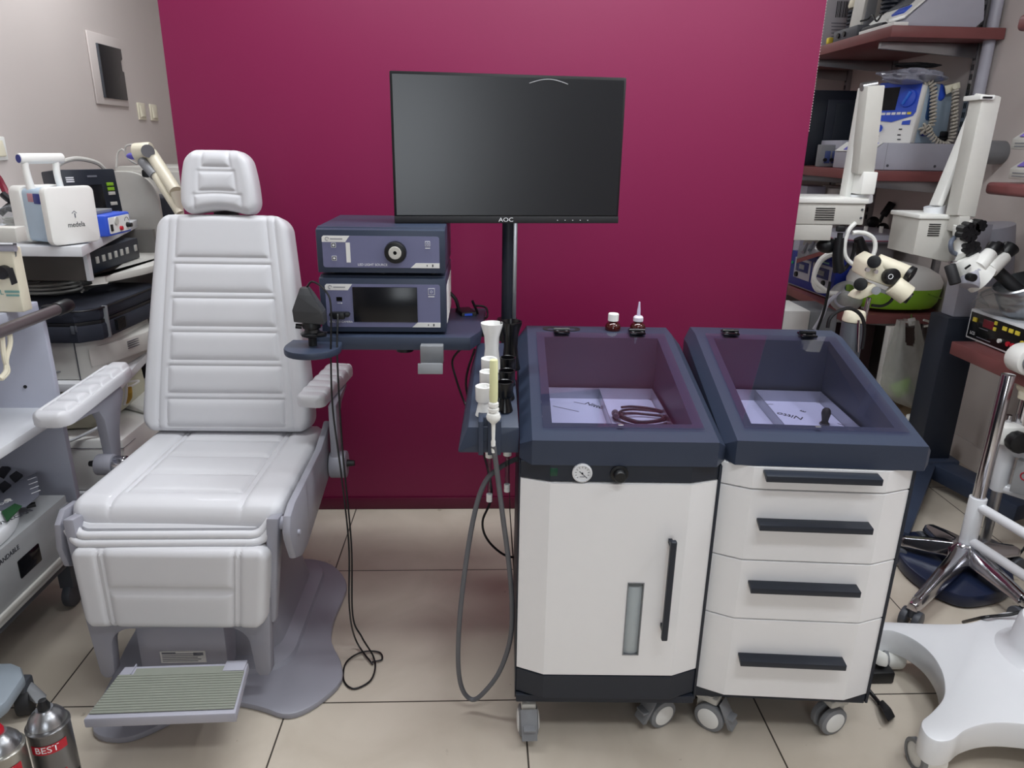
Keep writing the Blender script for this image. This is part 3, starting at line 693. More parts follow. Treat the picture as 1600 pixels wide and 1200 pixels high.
# camera control unit and light source
def medbox(name, label, z0, z1, kind):
    t = thing(name, label, 'medical box', (-.242, 1.90, z0), 0)
    def w(n, g, m, par=t, **k): return part(n, g, m, par, world=True, **k)
    X0, X1, Yf = -.397, -.090, 1.750; H = z1-z0
    g = G().b2(X0, X1, Yf+.012, 2.055, z0+.006, z1, .004); w('case', g, navy)
    ff = w('front_frame', G().hull([(X0, Yf, z0+.006), (X1, Yf, z0+.006), (X0, Yf, z1-.006), (X1, Yf, z1-.006), (X0, Yf+.03, z0+.006), (X1, Yf+.03, z0+.006), (X0, Yf+.03, z1+.001), (X1, Yf+.03, z1+.001)], .002), navy)
    px0, px1, pz0, pz1 = X0+.014, X1-.014, z0+.019, z1-.020
    pn = w('front_panel', G().prism(rrect(px0, px1, pz0, pz1, .006), Yf-.0012, Yf+.001, 'XZ'), lavender, ff, label='lavender control panel')
    yy = Yf-.0016
    w('logo_plate', G().prism([(px0, pz1-.015), (px0+.055, pz1-.015), (px0+.066, pz1), (px0+.004, pz1), (px0, pz1-.004)], yy-.0004, yy+.0004, 'XZ'), paperm, pn, label='white corner plate with faint logo')
    g = G().tube([(px0+.0125+.0045*math.cos(a*.5), yy-.0008, pz1-.0075+.0042*math.sin(a*.5)) for a in range(0, 11)], .0007, n=5, sub=1); w('logo_ring', g, inkg, pn)
    text('logo_lettering', 'rayon wide' if False else 'medical wide', .0072, inkg, pn, t.matrix_basis.inverted() @ T((px0+.037, yy-.0009, pz1-.0078)) @ RX(PI/2)) if False else w('logo_lettering', G().b2(px0+.02, px0+.049, yy-.0009, yy-.0004, pz1-.0085, pz1-.0065), inkg, pn)
    w('corner_plate', G().prism([(px1-.070, pz0), (px1, pz0), (px1, pz0+.012), (px1-.057, pz0+.012)], yy-.0004, yy+.0004, 'XZ'), paperm, pn)
    w('corner_symbol', G().b2(px1-.018, px1-.015, yy-.0009, yy, pz0+.003, pz0+.009).b2(px1-.031, px1-.029, yy-.0009, yy, pz0+.004, pz0+.008), ink, pn)
    def btn(x, z, s=.0055, sym='o'):
        b = w('button', G().prism(rrect(x-s, x+s, z-s, z+s, .001), yy-.0006, yy+.0004, 'XZ'), paperm, pn)
        w('button_face', G().prism(rrect(x-s+.0009, x+s-.0009, z-s+.0009, z+s-.0009, .0008), yy-.0009, yy, 'XZ'), greyd if sym != 'p' else lavender, b)
        if sym == 'p': w('button_symbol', G().tube([(x+.0028*math.cos(R(a)), yy-.0012, z-.0003+.0028*math.sin(R(a))) for a in range(120, 421, 30)], .00045, n=4, sub=1).b2(x-.0004, x+.0004, yy-.0014, yy-.0008, z+.0005, z+.0036), inkw, b)
        else: w('button_symbol', G().cyl((x, yy-.0013, z), (x, yy-.0008, z), .0027, n=8), inkw, b)
    tm = lambda x, z: T((x, yy-.0006, z)) @ RX(PI/2)
    if kind == 'light':
        btn(px0+.027, pz1-.0225); btn(px0+.027, pz0+.022)
        w('level_bar', G().b2(px0+.056, px0+.066, yy-.0006, yy, pz0+.012, pz1-.016, 0), paperm, pn)
        btn(px1-.028, pz1-.017, .006, 'p'); w('caption', G().b2(px1-.034, px1-.022, yy-.0006, yy, pz1-.0285, pz1-.0265), inkw, pn)
        text('panel_lettering', 'LED LIGHT SOURCE', .0080, inkw, pn, tm(px0+.118, pz0+.007), world=True)
        cx, cz = px0+.174, (pz0+pz1)/2+.000
        Mk = T((cx, yy, cz)) @ RX(PI/2)
        k = w('light_port', G().lathe([(0, 0), (.026, 0), (.027, .003), (.025, .012), (.022, .014), (.0155, .014), (.0150, .010), (0, .010)], 40, Mk), blk, ff)
        w('port_ring', G().lathe([(.0045, .009), (.0045, .0150), (.0142, .0150), (.0156, .0135), (.0156, .009)], 36, Mk), greyc, k, label='bright metal ring')
        w('port_hole', G().lathe([(0, .0125), (.0048, .0125), (.0048, .008), (0, .008)], 20, Mk), blkg, k)
    else:
        w('display', G().b2(px0+.066, px0+.223, Yf-.004, Yf, pz0+.013, pz1-.007, .0008), screen, ff, label='black display')
        btn(px1-.021, pz1-.017, .008, 'p'); w('caption', G().b2(px1-.029, px1-.014, yy-.0006, yy, pz1-.0305, pz1-.0285), inkw, pn)
        w('usb_port', G().b2(px0+.026, px0+.040, yy-.0008, yy, pz1-.042, pz1-.032), blkg, pn)
        w('usb_symbol', G().b2(px0+.028, px0+.038, yy-.0006, yy, pz1-.0475, pz1-.0465).cyl((px0+.038, yy-.0008, pz1-.047), (px0+.038, yy, pz1-.047), .0016, n=8), inkw, pn)
        text('panel_lettering', 'FULL HD CAMERA', .0070, inkw, pn, tm(px0+.034, pz0+.013), world=True)
        c = w('camera_connector', G().prism(rrect(px0+.008, px0+.058, pz0+.027, pz0+.039, .006), yy-.012, yy, 'XZ', .002).b2(px0+.018, px0+.048, yy-.026, yy-.010, pz0+.024, pz0+.042, .004), blk, ff)
        w('side_sheet', G().b2(X1-.001, X1+.001, Yf+.04, 2.03, z0+.02, z1-.03), paperm, t, label='white side plate')
    g = G()
    for fx in (X0+.03, (X0+X1)/2, X1-.03): g.cyl((fx, Yf+.03, z0), (fx, Yf+.03, z0+.008), .008, n=14).cyl((fx, 2.0, z0), (fx, 2.0, z0+.008), .008, n=14)
    w('rubber_foot', g, blk, t)
    return t
medbox('camera_control_unit', 'navy camera control box with black display, standing on the instrument shelf', .906, 1.052, 'cam')
medbox('light_source', 'low navy light source box with round black port, stacked on the camera box', 1.0535, 1.168, 'light')
# camera head on its holder with the long cable
ch = thing('endoscope_camera_head', 'dark grey camera head with grooved collar standing in the holder at the shelf end', 'camera head', (-.410, 1.69, .893))
Mh = Matrix()
part('grip', G().hull([(-.034, -.02, .062), (.036, -.02, .056), (.036, .022, .056), (-.034, .022, .062), (-.036, -.02, .09), (.034, -.022, .085), (.034, .02, .085), (-.036, .02, .09), (-.022, -.016, .125), (.012, -.016, .125), (-.022, .016, .125), (.012, .016, .125), (-.016, -.01, .142), (.002, -.01, .142), (-.016, .01, .142), (.002, .01, .142)], .005), mat('charcoal_plastic', (58, 59, 62), .5), ch)
part('collar', G().lathe([(0, .0), (.010, 0), (.010, .022), (.017, .022), (.026, .026), (.027, .031), (.019, .034), (.016, .042), (.021, .044), (.022, .052), (.018, .062), (0, .062)], 32, T((.002, 0, 0))), blk, ch)
part('collar_knob', G().cyl((-.02, -.005, .048), (-.034, -.008, .05), .006), blk, ch)
part('collar_knob', G().cyl((.02, -.015, .03), (.038, -.02, .033), .006), blk, ch)
cord = [(-.412, 1.69, 1.035), (-.395, 1.68, 1.05), (-.365, 1.67, 1.03), U(517, 480, 'Y', 1.66), U(517, 560, 'Y', 1.66), U(520, 640, 'Y', 1.67), U(533, 740, 'Y', 1.66), U(545, 850, 'Y', 1.65), U(546, 950, 'Y', 1.62), U(556, 1000, 'Z', .03), U(580, 1035, 'Z', .008), U(592, 1055, 'Z', .005)]
cord = cord[:-1] + [U(583, 1034, 'Z', .006), U(597, 1030, 'Z', .006), U(592, 1019, 'Z', .006), U(565, 1019, 'Z', .008), U(541, 1035, 'Z', .008), U(537, 1062, 'Z', .005), U(552, 1076, 'Z', .005), U(577, 1065, 'Z', .005), U(586, 1045, 'Z', .010), U(583, 1025, 'Z', .012), U(565, 995, 'Y', 1.66), U(551, 960, 'Y', 1.67), U(549, 850, 'Y', 1.67), U(535, 700, 'Y', 1.67), U(527, 560, 'Y', 1.67), U(528, 495, 'Y', 1.70), (-.352, 1.722, .955)]
part('camera_cable', G().tube(cord, .0024, n=8, sub=8), blk, ch, world=True)
# ================================================================ specula tray
sp = thing('specula_tray', 'sloping navy side tray holding white and black specula left of the door trolley', 'tray', (.02, 1.42, 0), 0)
g = G(); zf, zr = .792, .872
pts = [(-.030, 1.415, zf), (.078, 1.412, zf), (.078, 1.80, zr), (-.012, 1.80, zr)]
low = [(-.052, 1.410, .735), (.078, 1.408, .735), (.078, 1.80, .80), (-.030, 1.80, .80)]
part('tray_body', G().hull(pts+low, .002), navy, sp, world=True)
def tz_(y): return zf+(zr-zf)*(y-1.415)/.385
def holder(p, xo, label, m, kind, grp):
    s = thing('ear_speculum', label, 'speculum', p, 0, grp)
    if kind == 'big':
        pr = [(.0, 0), (.024, 0), (.024, .004), (.019, .03), (.0165, .055), (.018, .085), (.026, .112), (.0265, .118), (.0245, .118), (.0165, .09), (.012, .07), (0, .066)]
        part('funnel', G().lathe(pr, 36), m, s)
    else:
        part('stem', G().lathe([(0, 0), (.0185, 0), (.0165, .008), (.0125, .026), (.012, .036), (0, .036)], 30), m, s)
        part('cup', G().lathe([(0, .032), (.016, .032), (.018, .036), (.0185, .066), (.0165, .067), (.015, .066), (.014, .052), (0, .048)], 30), m, s)
wp = mat('white_acetal', (240, 240, 238), .3, var=.01); bp_ = mat('black_acetal', (14, 14, 17), .22)
ws = [(765, 558, 1.62, 'big'), (762, 604, 1.56, 's'), (760, 624, 1.525, 's'), (755, 636, 1.475, 's')]
def on_tray(px, y):
    p = U(px, 600, 'Y', y); return Vector((p.x, y, tz_(y)))
holder(on_tray(768, 1.655), 0, 'tall white flared speculum, rearmost of the white row on the side tray', wp, 'big', 'white specula on the side tray')
for px, y, q in ((764, 1.585, 'white cup speculum directly in front of the tall white one'), (762, 1.525, 'middle white cup speculum, second from the front of its row'), (756, 1.462, 'front white cup speculum beside the suction handle')):
    holder(on_tray(px, y), 0, q, wp, 's', 'white specula on the side tray')
holder(on_tray(797, 1.665), 0, 'tall black flared speculum, rearmost of the black row on the side tray', bp_, 'big', 'black specula on the side tray')
for px, y, q in ((793, 1.59, 'black cup speculum directly in front of the tall black one'), (792, 1.53, 'middle black cup speculum, second from the front of its row'), (789, 1.48, 'front black cup speculum of the side tray')):
    holder(on_tray(px, y), 0, q, bp_, 's', 'black specula on the side tray')
# holder block on the tray front and vials under it
part('handle_holder', G().b2(-.008, .003, 1.395, 1.455, .735, .812, .002).b2(.012, .050-.01, 1.395, 1.42, .735, .812, .002).b2(-.008, .04, 1.42, 1.455, .738, .812, .002), navy, sp, world=True)
for px, py, ln, q in ((765, 703, .115, 'left'), (793, 700, .095, 'right')):
    p = U(px, py, 'Y', 1.47)
    v = thing('suction_vial', 'clear suction vial with white cap under the side tray, %s one of the pair' % q, 'vial', (p.x, p.y, p.z-.012))
    part('vial_cap', G().lathe([(0, .02), (.009, .02), (.0095, -.005), (.007, -.006), (0, -.006)], 20), white, v)
    part('vial_tube', G().lathe([(.0055, -.005), (.0055, -ln), (.004, -ln), (.004, -.005)], 16), glassc, v)
    part('vial_tip', G().lathe([(0, -ln+.02), (.0068, -ln+.018), (.0068, -ln+.010), (.0058, -ln+.009), (.0068, -ln+.008), (.0068, -ln), (0, -ln)], 18), paperm, v)
# suction handle with the looping hose
q0 = U(771, 655, 'Y', 1.384)
sh = thing('suction_wand', 'white and pale yellow suction handle with long looping grey hose', 'suction handle', (q0.x, q0.y, q0.z))
part('handle_shaft', G().lathe([(0, -.075), (.0035, -.075), (.005, -.05), (.0035, -.045), (.0045, -.01), (.014, 0), (.0155, .006), (.013, .013), (.008, .015), (.0115, .019), (.0115, .024), (.007, .026), (.0105, .029), (.0105, .036), (.0075, .039), (0, .039)], 28), white, sh)
part('barrel', G().lathe([(0, .039), (.0082, .039), (.0090, .05), (.0085, .125), (.0075, .128), (0, .128)], 24), mat('pale_yellow_plastic', (226, 226, 178), .4), sh, label='pale yellow translucent barrel')
hose = [U(771, 696, 'Y', 1.384), U(777, 740, 'Y', 1.40), U(786, 810, 'Y', 1.40), U(795, 880, 'Y', 1.41), U(800, 945, 'Y', 1.42), U(797, 1000, 'Y', 1.43), U(780, 1050, 'Y', 1.44), U(755, 1083, 'Y', 1.45), U(738, 1093, 'Y', 1.46), U(723, 1078, 'Y', 1.46), U(716, 1040, 'Y', 1.45), U(718, 970, 'Y', 1.44), U(728, 880, 'Y', 1.44), U(742, 800, 'Y', 1.45), U(757, 755, 'Y', 1.46), U(775, 735, 'Y', 1.47), U(800, 720, 'Y', 1.50), U(818, 715, 'Y', 1.52)]
part('hose', G().tube(hose, .0058, n=12, sub=8), rubberg, sh, world=True, label='grey rubber hose')
# mains leads
def lead(name, label, pts, r, m=blk, n=8, sub=8, cat='cable'):
    p = pts[0]; t = thing(name, label, cat, p)
    part('cord', G().tube(pts, r, n=n, sub=sub), m, t, world=True); return t
lead('power_cable', 'black mains cable hanging from the instrument shelf in front of the partition', [U(738, 470, 'Y', 1.97), U(748, 500, 'Y', 2.0), U(735, 530, 'Y', 2.1), U(708, 560, 'Y', 2.2), U(712, 590, 'Y', 2.2), U(727, 632, 'Y', 2.2), U(741, 660, 'Y', 2.1), U(742, 700, 'Y', 2.05)], .0035)
lead('power_cable', 'black cable running from the side tray to the back of the door trolley', [U(742, 545, 'Y', 2.1), U(728, 600, 'Y', 2.1), U(745, 670, 'Y', 2.05), U(768, 765, 'Y', 1.85), U(754, 815, 'Y', 1.85), U(763, 845, 'Y', 1.85), U(790, 868, 'Y', 1.86), U(818, 871, 'Y', 1.87)], .0035)
lead('thin_wire', 'thin dark wire hanging behind the grey hose beside the door trolley', [U(795, 690, 'Y', 1.9), U(797, 800, 'Y', 1.9), U(803, 900, 'Y', 1.9), U(806, 960, 'Y', 1.9)], .0011)
pb = thing('power_adapter', 'black plug adapter with small coloured label on the rear of the instrument shelf', 'adapter', U(735, 505, 'Y', 2.02))
q = U(728, 485, 'Y', 1.99)
part('adapter_body', G().box((q.x, q.y, q.z-.012), (.045, .07, .03), .006, RZ(.3)).box((q.x+.01, q.y, q.z-.035), (.035, .05, .03), .006, RZ(-.2)), blk, pb, world=True)
part('adapter_label', G().box((q.x+.008, q.y-.036, q.z-.004), (.022, .001, .006), 0, RZ(.3)), blue, pb, world=True, label='blue and white label')
part('adapter_lead', G().tube([(q.x-.02, q.y, q.z), (q.x-.028, q.y, q.z+.03), (q.x-.045, q.y, q.z+.05)], .005, n=8), blk, pb, world=True)
part('adapter_lead', G().tube([(q.x+.01, q.y-.02, q.z-.03), (q.x+.04, q.y-.02, q.z-.02), (q.x+.06, q.y, q.z-.018), (q.x+.055, q.y+.02, q.z+.005), (q.x+.02, q.y+.02, q.z+.01)], .003, n=8), blk, pb, world=True)
# ================================================================ left wall fittings
def fac(m): return m
br = thing('breaker_panel', 'recessed breaker box with dark tinted flap high on the left wall', 'breaker box', (XL, 3.84, 1.62))
def lw(px, py): return U(px, py, 'X', XL)
ya, yb, za, zb = lw(140, 100).y, lw(198, 160).y, lw(151, 162).z, lw(136, 48).z
part('frame', G().b2(XL+.002, XL+.010, ya, yb, za, zb, .002), wallm, br, world=True)
y0, y1, z0, z1 = ya+.075, yb-.015, za+.03, zb-.045
part('flap', G().prism([(y0, z0), (y1, z0), (y1, z0+.13), (y1-.016, z0+.135), (y1-.016, z0+.18), (y1, z0+.19), (y1, z1), (y0, z1)], XL+.011, XL+.016, 'YZ', .001), screen, br, world=True, label='dark tinted flap')
part('flap_hinge', G().b2(XL+.010, XL+.018, y0-.012, y0-.001, z0, z1, .001), greyd, br, world=True)
for px, py, q in ((220, 174, 'left wall light switch nearer the breaker box, left one of the pair'), (239, 176, 'left wall light switch next to the partition, right one of the pair'), (-4, 232, 'light switch low at the left edge of the left wall')):
    p = lw(px, py); s = thing('light_switch', q, 'switch', p)
    part('switch_plate', G().b2(0, .008, -.042, .042, -.042, .042, .003), cream if px > 0 else white, s)
    part('rocker', G().hull([(.006, -.022, -.03), (.006, .026, -.03), (.006, -.022, .03), (.006, .026, .03), (.015, -.02, -.026), (.015, .024, -.026), (.009, -.02, .028), (.009, .024, .028)], .001), cream, s)
# ================================================================ corner shelf unit (left)
cu = thing('corner_shelf_unit', 'white laminate corner shelf unit behind the treatment chair', 'shelf unit', (-1.5, 2.4, 0))
def cW(n, g, m, **k): return part(n, g, m, cu, world=True, **k)
cW('top_shelf', G().prism([(XL+.01, 2.2), (-1.192, 2.2), (-1.381, 2.987), (XL+.01, 2.987)], 1.022, 1.052, 'XY', .002), shelfw)
cW('middle_shelf', G().prism([(XL+.01, 2.2), (-1.15, 2.2), (-1.225, 2.62), (-1.25, 2.9), (XL+.01, 2.9)], .595, .622, 'XY', .002), shelfw)
cW('lower_shelf', G().prism([(XL+.01, 2.2), (-1.12, 2.2), (-1.2, 2.9), (XL+.01, 2.9)], .215, .24, 'XY', .002), shelfw)
cW('divider', G().b2(XL+.03, -1.264, 2.34, 2.352, .925, 1.022), mat('board_painted_shade', (88, 84, 80), .6)); cW('divider_edge', G().b2(-1.264, -1.252, 2.335, 2.356, .925, 1.022), shelfw)  # divider face is in shadow: that shade is put into its dark colour
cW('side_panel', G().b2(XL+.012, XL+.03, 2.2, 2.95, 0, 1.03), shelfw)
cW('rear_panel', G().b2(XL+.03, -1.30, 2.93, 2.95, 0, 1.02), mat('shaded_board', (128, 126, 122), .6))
# grey side desk with round shoulder
sd = thing('side_desk', 'grey side desk with rounded top and rounded upright panel beside the corner unit', 'desk', (-1.35, 2.8, 0))
tp = [(-1.24, 2.42)]+[(-1.36+.22*math.cos(R(a)), 2.90+.42*math.sin(R(a))-.1) for a in range(-55, 61, 12)]+[(-1.42, 3.25), (-1.6, 3.25), (-1.6, 2.96), (-1.27, 2.96), (-1.27, 2.42)]
tp = [(-1.268, 2.37), (-1.225, 2.45), (-1.19, 2.56), (-1.165, 2.70), (-1.16, 2.85), (-1.17, 3.0), (-1.20, 3.12), (-1.6, 3.12), (-1.6, 2.995), (-1.385, 2.995), (-1.24, 2.40)]
part('desk_top', G().prism(tp, .905, .93, 'XY', .004), greyc, sd, world=True)
def upr():
    A = Vector((-1.52, 3.02)); B = Vector((-1.30, 3.06)); g = G()
    n = 14; prof = [(0, .93), (0, 1.235)]+[(.11+.11*math.sin(R(9*i)), 1.125+.11*math.cos(R(9*i))) for i in range(11)]+[(.225, .93)]
    g.prism([(A.x+u, z) for u, z in prof], 3.02, 3.04, 'XZ', .003); return g
part('upright_panel', upr(), greyc, sd, world=True)
part('desk_leg', G().b2(-1.42, -1.39, 3.0, 3.1, 0, .905, .002), greyc, sd, world=True)
# dark monitor module with six keys under the shelf
dv = Vector((U(216, 390, 'Y', 2.78)-U(142, 410, 'Y', 2.42))); a0 = math.atan2(dv.y, dv.x); p0 = U(142, 413, 'Y', 2.42)
km = thing('key_module', 'dark front module with a row of six white keys on the grey side desk', 'control module', (p0.x, p0.y, .931), a0)
L_ = math.hypot(dv.x, dv.y)
part('module_case', G().b2(0, L_+.01, 0, .09, 0, .075, .004), navyd, km)
for k in range(7):
    u = (.12+.125*k) if k < 6 else .94
    part('key', G().b2(L_*u-.009, L_*u+.009, -.004, .002, .03, .052, .001), greyc, km)
# suction pump
pm = thing('suction_pump', 'white medical suction pump with carrying handle and pale blue side on the top shelf', 'suction pump', (-1.30, 2.26, 1.052), R(63))
pm.scale = (.86, .92, .97); pm.location = (-1.285, 2.275, 1.052); PMW = T((-1.285, 2.275, 1.052)) @ RZ(R(63)) @ Matrix.Diagonal((.86, .92, .97, 1)); pm.matrix_basis = PMW
# local x along the front width, -y is the front
part('rear_shell', G().prism(rrect(-.082, .082, .006, .175, .02), .055, .115, 'XZ', .008), white, pm)
part('canister', G().prism(rrect(-.074, .074, .010, .168, .015), -.05, .06, 'XZ', .006), ltblue, pm, label='pale blue translucent side')
fp_ = part('front_cover', G().prism(rrect(-.090, .090, .004, .176, .018), -.080, -.050, 'XZ', .007), white, pm)
text('logo_lettering', 'medela', .022, ink, fp_, T((.004, -.0805, .062)) @ RX(PI/2))
part('logo_mark', G().tube([(.004, -.0808, .083), (.004, -.0808, .096)], .002, n=5, sub=1).tube([(-.006+.0022*k, -.0808, .103-.0016*abs(k-4)) for k in range(9)], .0009, n=4, sub=1), inkg, fp_)
part('gauge_window', G().b2(-.0755, -.073, -.035, .0, .125, .155, .002), blueb, pm, label='dark blue label on the side')
part('warning_label', G().b2(-.0755, -.073, .002, .028, .13, .155, .001), mat('pinkish_label', (196, 140, 150), .5), pm)
part('handle', G().tube([(-.055, .03, .165), (-.06, .03, .21), (-.06, .03, .245), (-.055, .03, .25)], lambda t: .014-.003*math.sin(t*PI), n=12).tube([(.05, .03, .165), (.046, .03, .21), (.05, .03, .25)], .011, n=12).cyl((-.078, .03, .255), (.075, .03, .255), .0155, n=24, bev=.003), white, pm)
part('handle_cap', G().cyl((-.080, .03, .255), (-.0765, .03, .255), .012), blueb, pm, label='dark blue end cap')
# patient monitor
p0 = U(92, 276, 'Y', 2.68); p1 = U(184, 267, 'Y', 2.86); dv = p1-p0; a0 = math.atan2(dv.y, dv.x); L_ = math.hypot(dv.x, dv.y)
mn = thing('patient_monitor', 'dark navy patient monitor with black display leaning behind the white pump', 'patient monitor', (p0.x, p0.y, 1.052), a0)
Mt = RX(-.10)
Hm = .20
ms = part('monitor_case', G().b2(0, L_, 0, .10, 0, Hm, .006), navyd, mn, M=Mt)
part('display', G().b2(.07, L_-.062, -.003, .001, .02, Hm-.055, .001), screen, mn, M=Mt)
g = G()
for k in range(3): g.b2(.03, .058, -.0022, 0, Hm-.030-.007*k, Hm-.026-.007*k)
part('logo_print', g, inkw, mn, M=Mt)
part('model_print', G().b2(L_*.5, L_*.5+.035, -.0022, 0, Hm-.028, Hm-.022), inkg, mn, M=Mt)
for k, (zz, m_) in enumerate(((.145, green), (.128, green), (.112, greyc), (.075, greyc), (.04, greyc))):
    part('key', G().b2(L_-.043, L_-.018, -.005, .001, zz-.006, zz+.006, .001), m_ if k < 2 else greyc, mn, M=Mt)
part('carry_handle', G().tube([(.02, .05, Hm-.01), (.04, .05, Hm+.02), (.10, .05, Hm+.035), (.17, .05, Hm+.02), (.20, .05, Hm-.01)], .008, n=8), greyc, mn)
# blue stimulator
p0 = U(170, 370, 'Y', 2.43); p1 = U(206, 359, 'Y', 2.60); dv = p1-p0; a0 = math.atan2(dv.y, dv.x); L_ = math.hypot(dv.x, dv.y)
bb = thing('nerve_stimulator', 'bright blue test box with white dial panel beside the white pump', 'test box', (p0.x, p0.y, 1.0525), a0)
part('case', G().b2(0, L_, 0, .13, 0, .068, .006), blue, bb)
fpn = part('dial_panel', G().prism(rrect(.012, L_-.012, .008, .060, .004), -.002, .001, 'XZ'), paperm, bb)
part('dial', G().cyl((L_*.36, -.002, .046), (L_*.36, -.006, .046), .013, n=24), greyc, fpn)
part('knob', G().cyl((L_*.80, -.001, .026), (L_*.80, -.018, .026), .009, .007), blk, fpn)
part('rocker', G().b2(.018, .03, -.006, 0, .016, .038, .001), blk, fpn)
part('red_socket', G().cyl((L_*.5, -.001, .02), (L_*.5, -.010, .02), .007), redm, fpn)
part('scale_print', G().tube([(L_*.8+.016*math.cos(R(a)), -.0025, .034+.018*math.sin(R(a))) for a in range(20, 161, 20)], .0008, n=4, sub=1), ink, fpn)
gb = thing('grey_accessory_box', 'flat grey box lying on top of the bright blue test box', 'box', (p0.x-.02, p0.y, 1.121), a0)
part('box_body', G().b2(.0, L_*.8, .02, .10, .0, .012, .002), greym, gb); part('box_clip', G().b2(-.004, .016, .02, .05, .0, .03, .003), blk, gb)
# bag, hoses and strap at the very left of the shelf
def blob(name, label, cat, cen, size, m, seed=1, res=26, amp=.2, grp=None, base=None):
    """crumpled soft shape"""
    random.seed(seed); ph = [random.uniform(0, 6.28) for _ in range(12)]
    t = thing(name, label, cat, (cen[0], cen[1], cen[2]-size[2]))
    def f(u, v):
        th = u*2*PI; phi = v*PI
        x, y, z = math.sin(phi)*math.cos(th), math.sin(phi)*math.sin(th), math.cos(phi)
        k = 1+amp*(math.sin(3*th+ph[0]+4*z)*.4+math.sin(7*th+ph[1]+5*z)*.25+math.sin(9*z+ph[2]+2*th)*.3+math.sin(15*th+11*z+ph[3])*.12)*math.sin(phi)
        k = max(k, .6)
        zz = z*size[2]*(k if z > 0 else 1)
        return (x*size[0]*k, y*size[1]*k, max(zz, -size[2]*.98)+size[2])
    g = G().grid(f, res*2, res, wrap=True); bmesh.ops.remove_doubles(g.bm, verts=g.bm.verts, dist=1e-4)
    return t, part('crumpled_film', g, m, t, sharp=20)
c = U(30, 360, 'Y', 2.32)
tb, _ = blob('plastic_bag', 'clear plastic bag of pale tubing at the left end of the top shelf', 'bag', (c.x, c.y+.02, 1.052+.055), (.075, .06, .055), bagm, 3)
g = G()
for k in range(5): g.tube([(.05*math.cos(a*.7+k), .035*math.sin(a*.7+k), .015+.012*k+.004*math.sin(a)) for a in range(10)], .004, n=6)
part('tubing', g, greyc, tb)
lead('ventilator_hose', 'thick black hose ends sticking out from behind the white pump', [U(0, 335, 'Y', 2.4), U(14, 322, 'Y', 2.42), U(30, 313, 'Y', 2.45), U(48, 305, 'Y', 2.5)], .010, blk)
lead('ventilator_hose', 'thick black hose crossing the plastic bag toward the white pump', [U(4, 303, 'Y', 2.42), U(15, 312, 'Y', 2.42), U(30, 318, 'Y', 2.45), U(48, 320, 'Y', 2.5)], .011, blk)
lead('black_clamp', 'dark flat clamp lying on the plastic bag', [U(8, 325, 'Y', 2.38), U(25, 328, 'Y', 2.40), U(44, 328, 'Y', 2.42)], .009, navyd, cat='clamp')
lead('red_strap', 'dark red strap arching at the left edge above the plastic bag', [U(-14, 300, 'Y', 2.5), U(-6, 276, 'Y', 2.5), U(4, 290, 'Y', 2.5), U(12, 308, 'Y', 2.48)], .010, mat('wine_red_strap', (120, 18, 44), .5), cat='strap')
# printer
pr = thing('laser_printer', 'beige grey laser printer with slotted rounded corner under the navy case', 'printer', (-1.4, 2.4, .622))
px1 = -1.20
part('printer_body', G().prism([(-1.60, 2.235), (-1.285, 2.235), (-1.245, 2.26), (-1.215, 2.34), (-1.215, 2.60), (-1.60, 2.60)], .623, .748, 'XY', .006), greyc, pr, world=True)
part('front_seam', G().b2(-1.284, -1.282, 2.2325, 2.236, .625, .746), greyd, pr, world=True)
part('tray_pull', G().hull([(-1.44, 2.232, .655), (-1.34, 2.232, .655), (-1.44, 2.236, .648), (-1.44, 2.226, .648), (-1.36, 2.226, .65), (-1.34, 2.236, .65)]), greym, pr, world=True)
part('paper_tray', G().prism([(-1.25, 2.25), (-1.205, 2.33), (-1.165, 2.46), (-1.17, 2.60), (-1.22, 2.60)], .66, .725, 'XY', .006), greyc, pr, world=True)
for k in range(4):
    z = .690+.0075*k
    part('slot', G().tube([(-1.190+.002, 2.375, z), (-1.172, 2.45, z), (-1.1665, 2.52, z)], .0016, n=5, sub=3), greyd, pr, world=True)
# navy zip case
case = thing('zip_case', 'navy fabric zip case with two mesh vents lying on the printer', 'case', (-1.4, 2.4, .75))
body = [(-1.62, 2.21), (-1.255, 2.21), (-1.20, 2.26), (-1.18, 2.62), (-1.22, 2.68), (-1.62, 2.68)]
part('lower_shell', G().prism(body, .750, .805, 'XY', .010), fabric, case, world=True)
part('upper_shell', G().prism([(x-.004, y+.002) for x, y in body], .812, .858, 'XY', .012), fabric, case, world=True)
part('zip_band', G().prism([(x-.004 if x > -1.5 else x, y+.004) for x, y in body], .802, .814, 'XY', .001), blk, case, world=True)
part('piping', G().tube([(x*1., y, .852) for x, y in [(-1.62, 2.209), (-1.40, 2.207), (-1.262, 2.207), (-1.204, 2.255), (-1.192, 2.40), (-1.184, 2.62)]], .003, n=6, sub=3), blk, case, world=True)
part('zip_pull', G().box((-1.262, 2.203, .796), (.010, .004, .026), .001).box((-1.252, 2.204, .800), (.006, .004, .02), .001), greyd, case, world=True)
for y in (2.33, 2.53):
    g = G()
    for k in range(6): g.b2(-1.197, -1.186, y+.012*k*.8, y+.012*k*.8+.006, .765, .80)
    part('mesh_vent', g, blk, case, world=True)
part('strap_loop', G().b2(-1.21, -1.192, 2.285, 2.293, .752, .855, .001), greym, case, world=True)
# cable in clear bag on the case
cc = thing('bagged_cable', 'clear bag holding a coiled grey cable, lying on the navy zip case', 'cable bag', (-1.45, 2.45, .860))
g = G().tube([(.10*math.cos(a*.62)*(1-.004*a), .075*math.sin(a*.62), .006+.0012*a) for a in range(34)], .0038, n=7, sub=4); part('coil', g, greyc, cc)
tt, fl = blob('tmp', 'x', 'y', (-1.45, 2.45, .892), (.15, .105, .028), bagm, 8, amp=.3)
fl.parent = cc; fl.matrix_parent_inverse = Matrix(); bpy.data.objects.remove(tt)
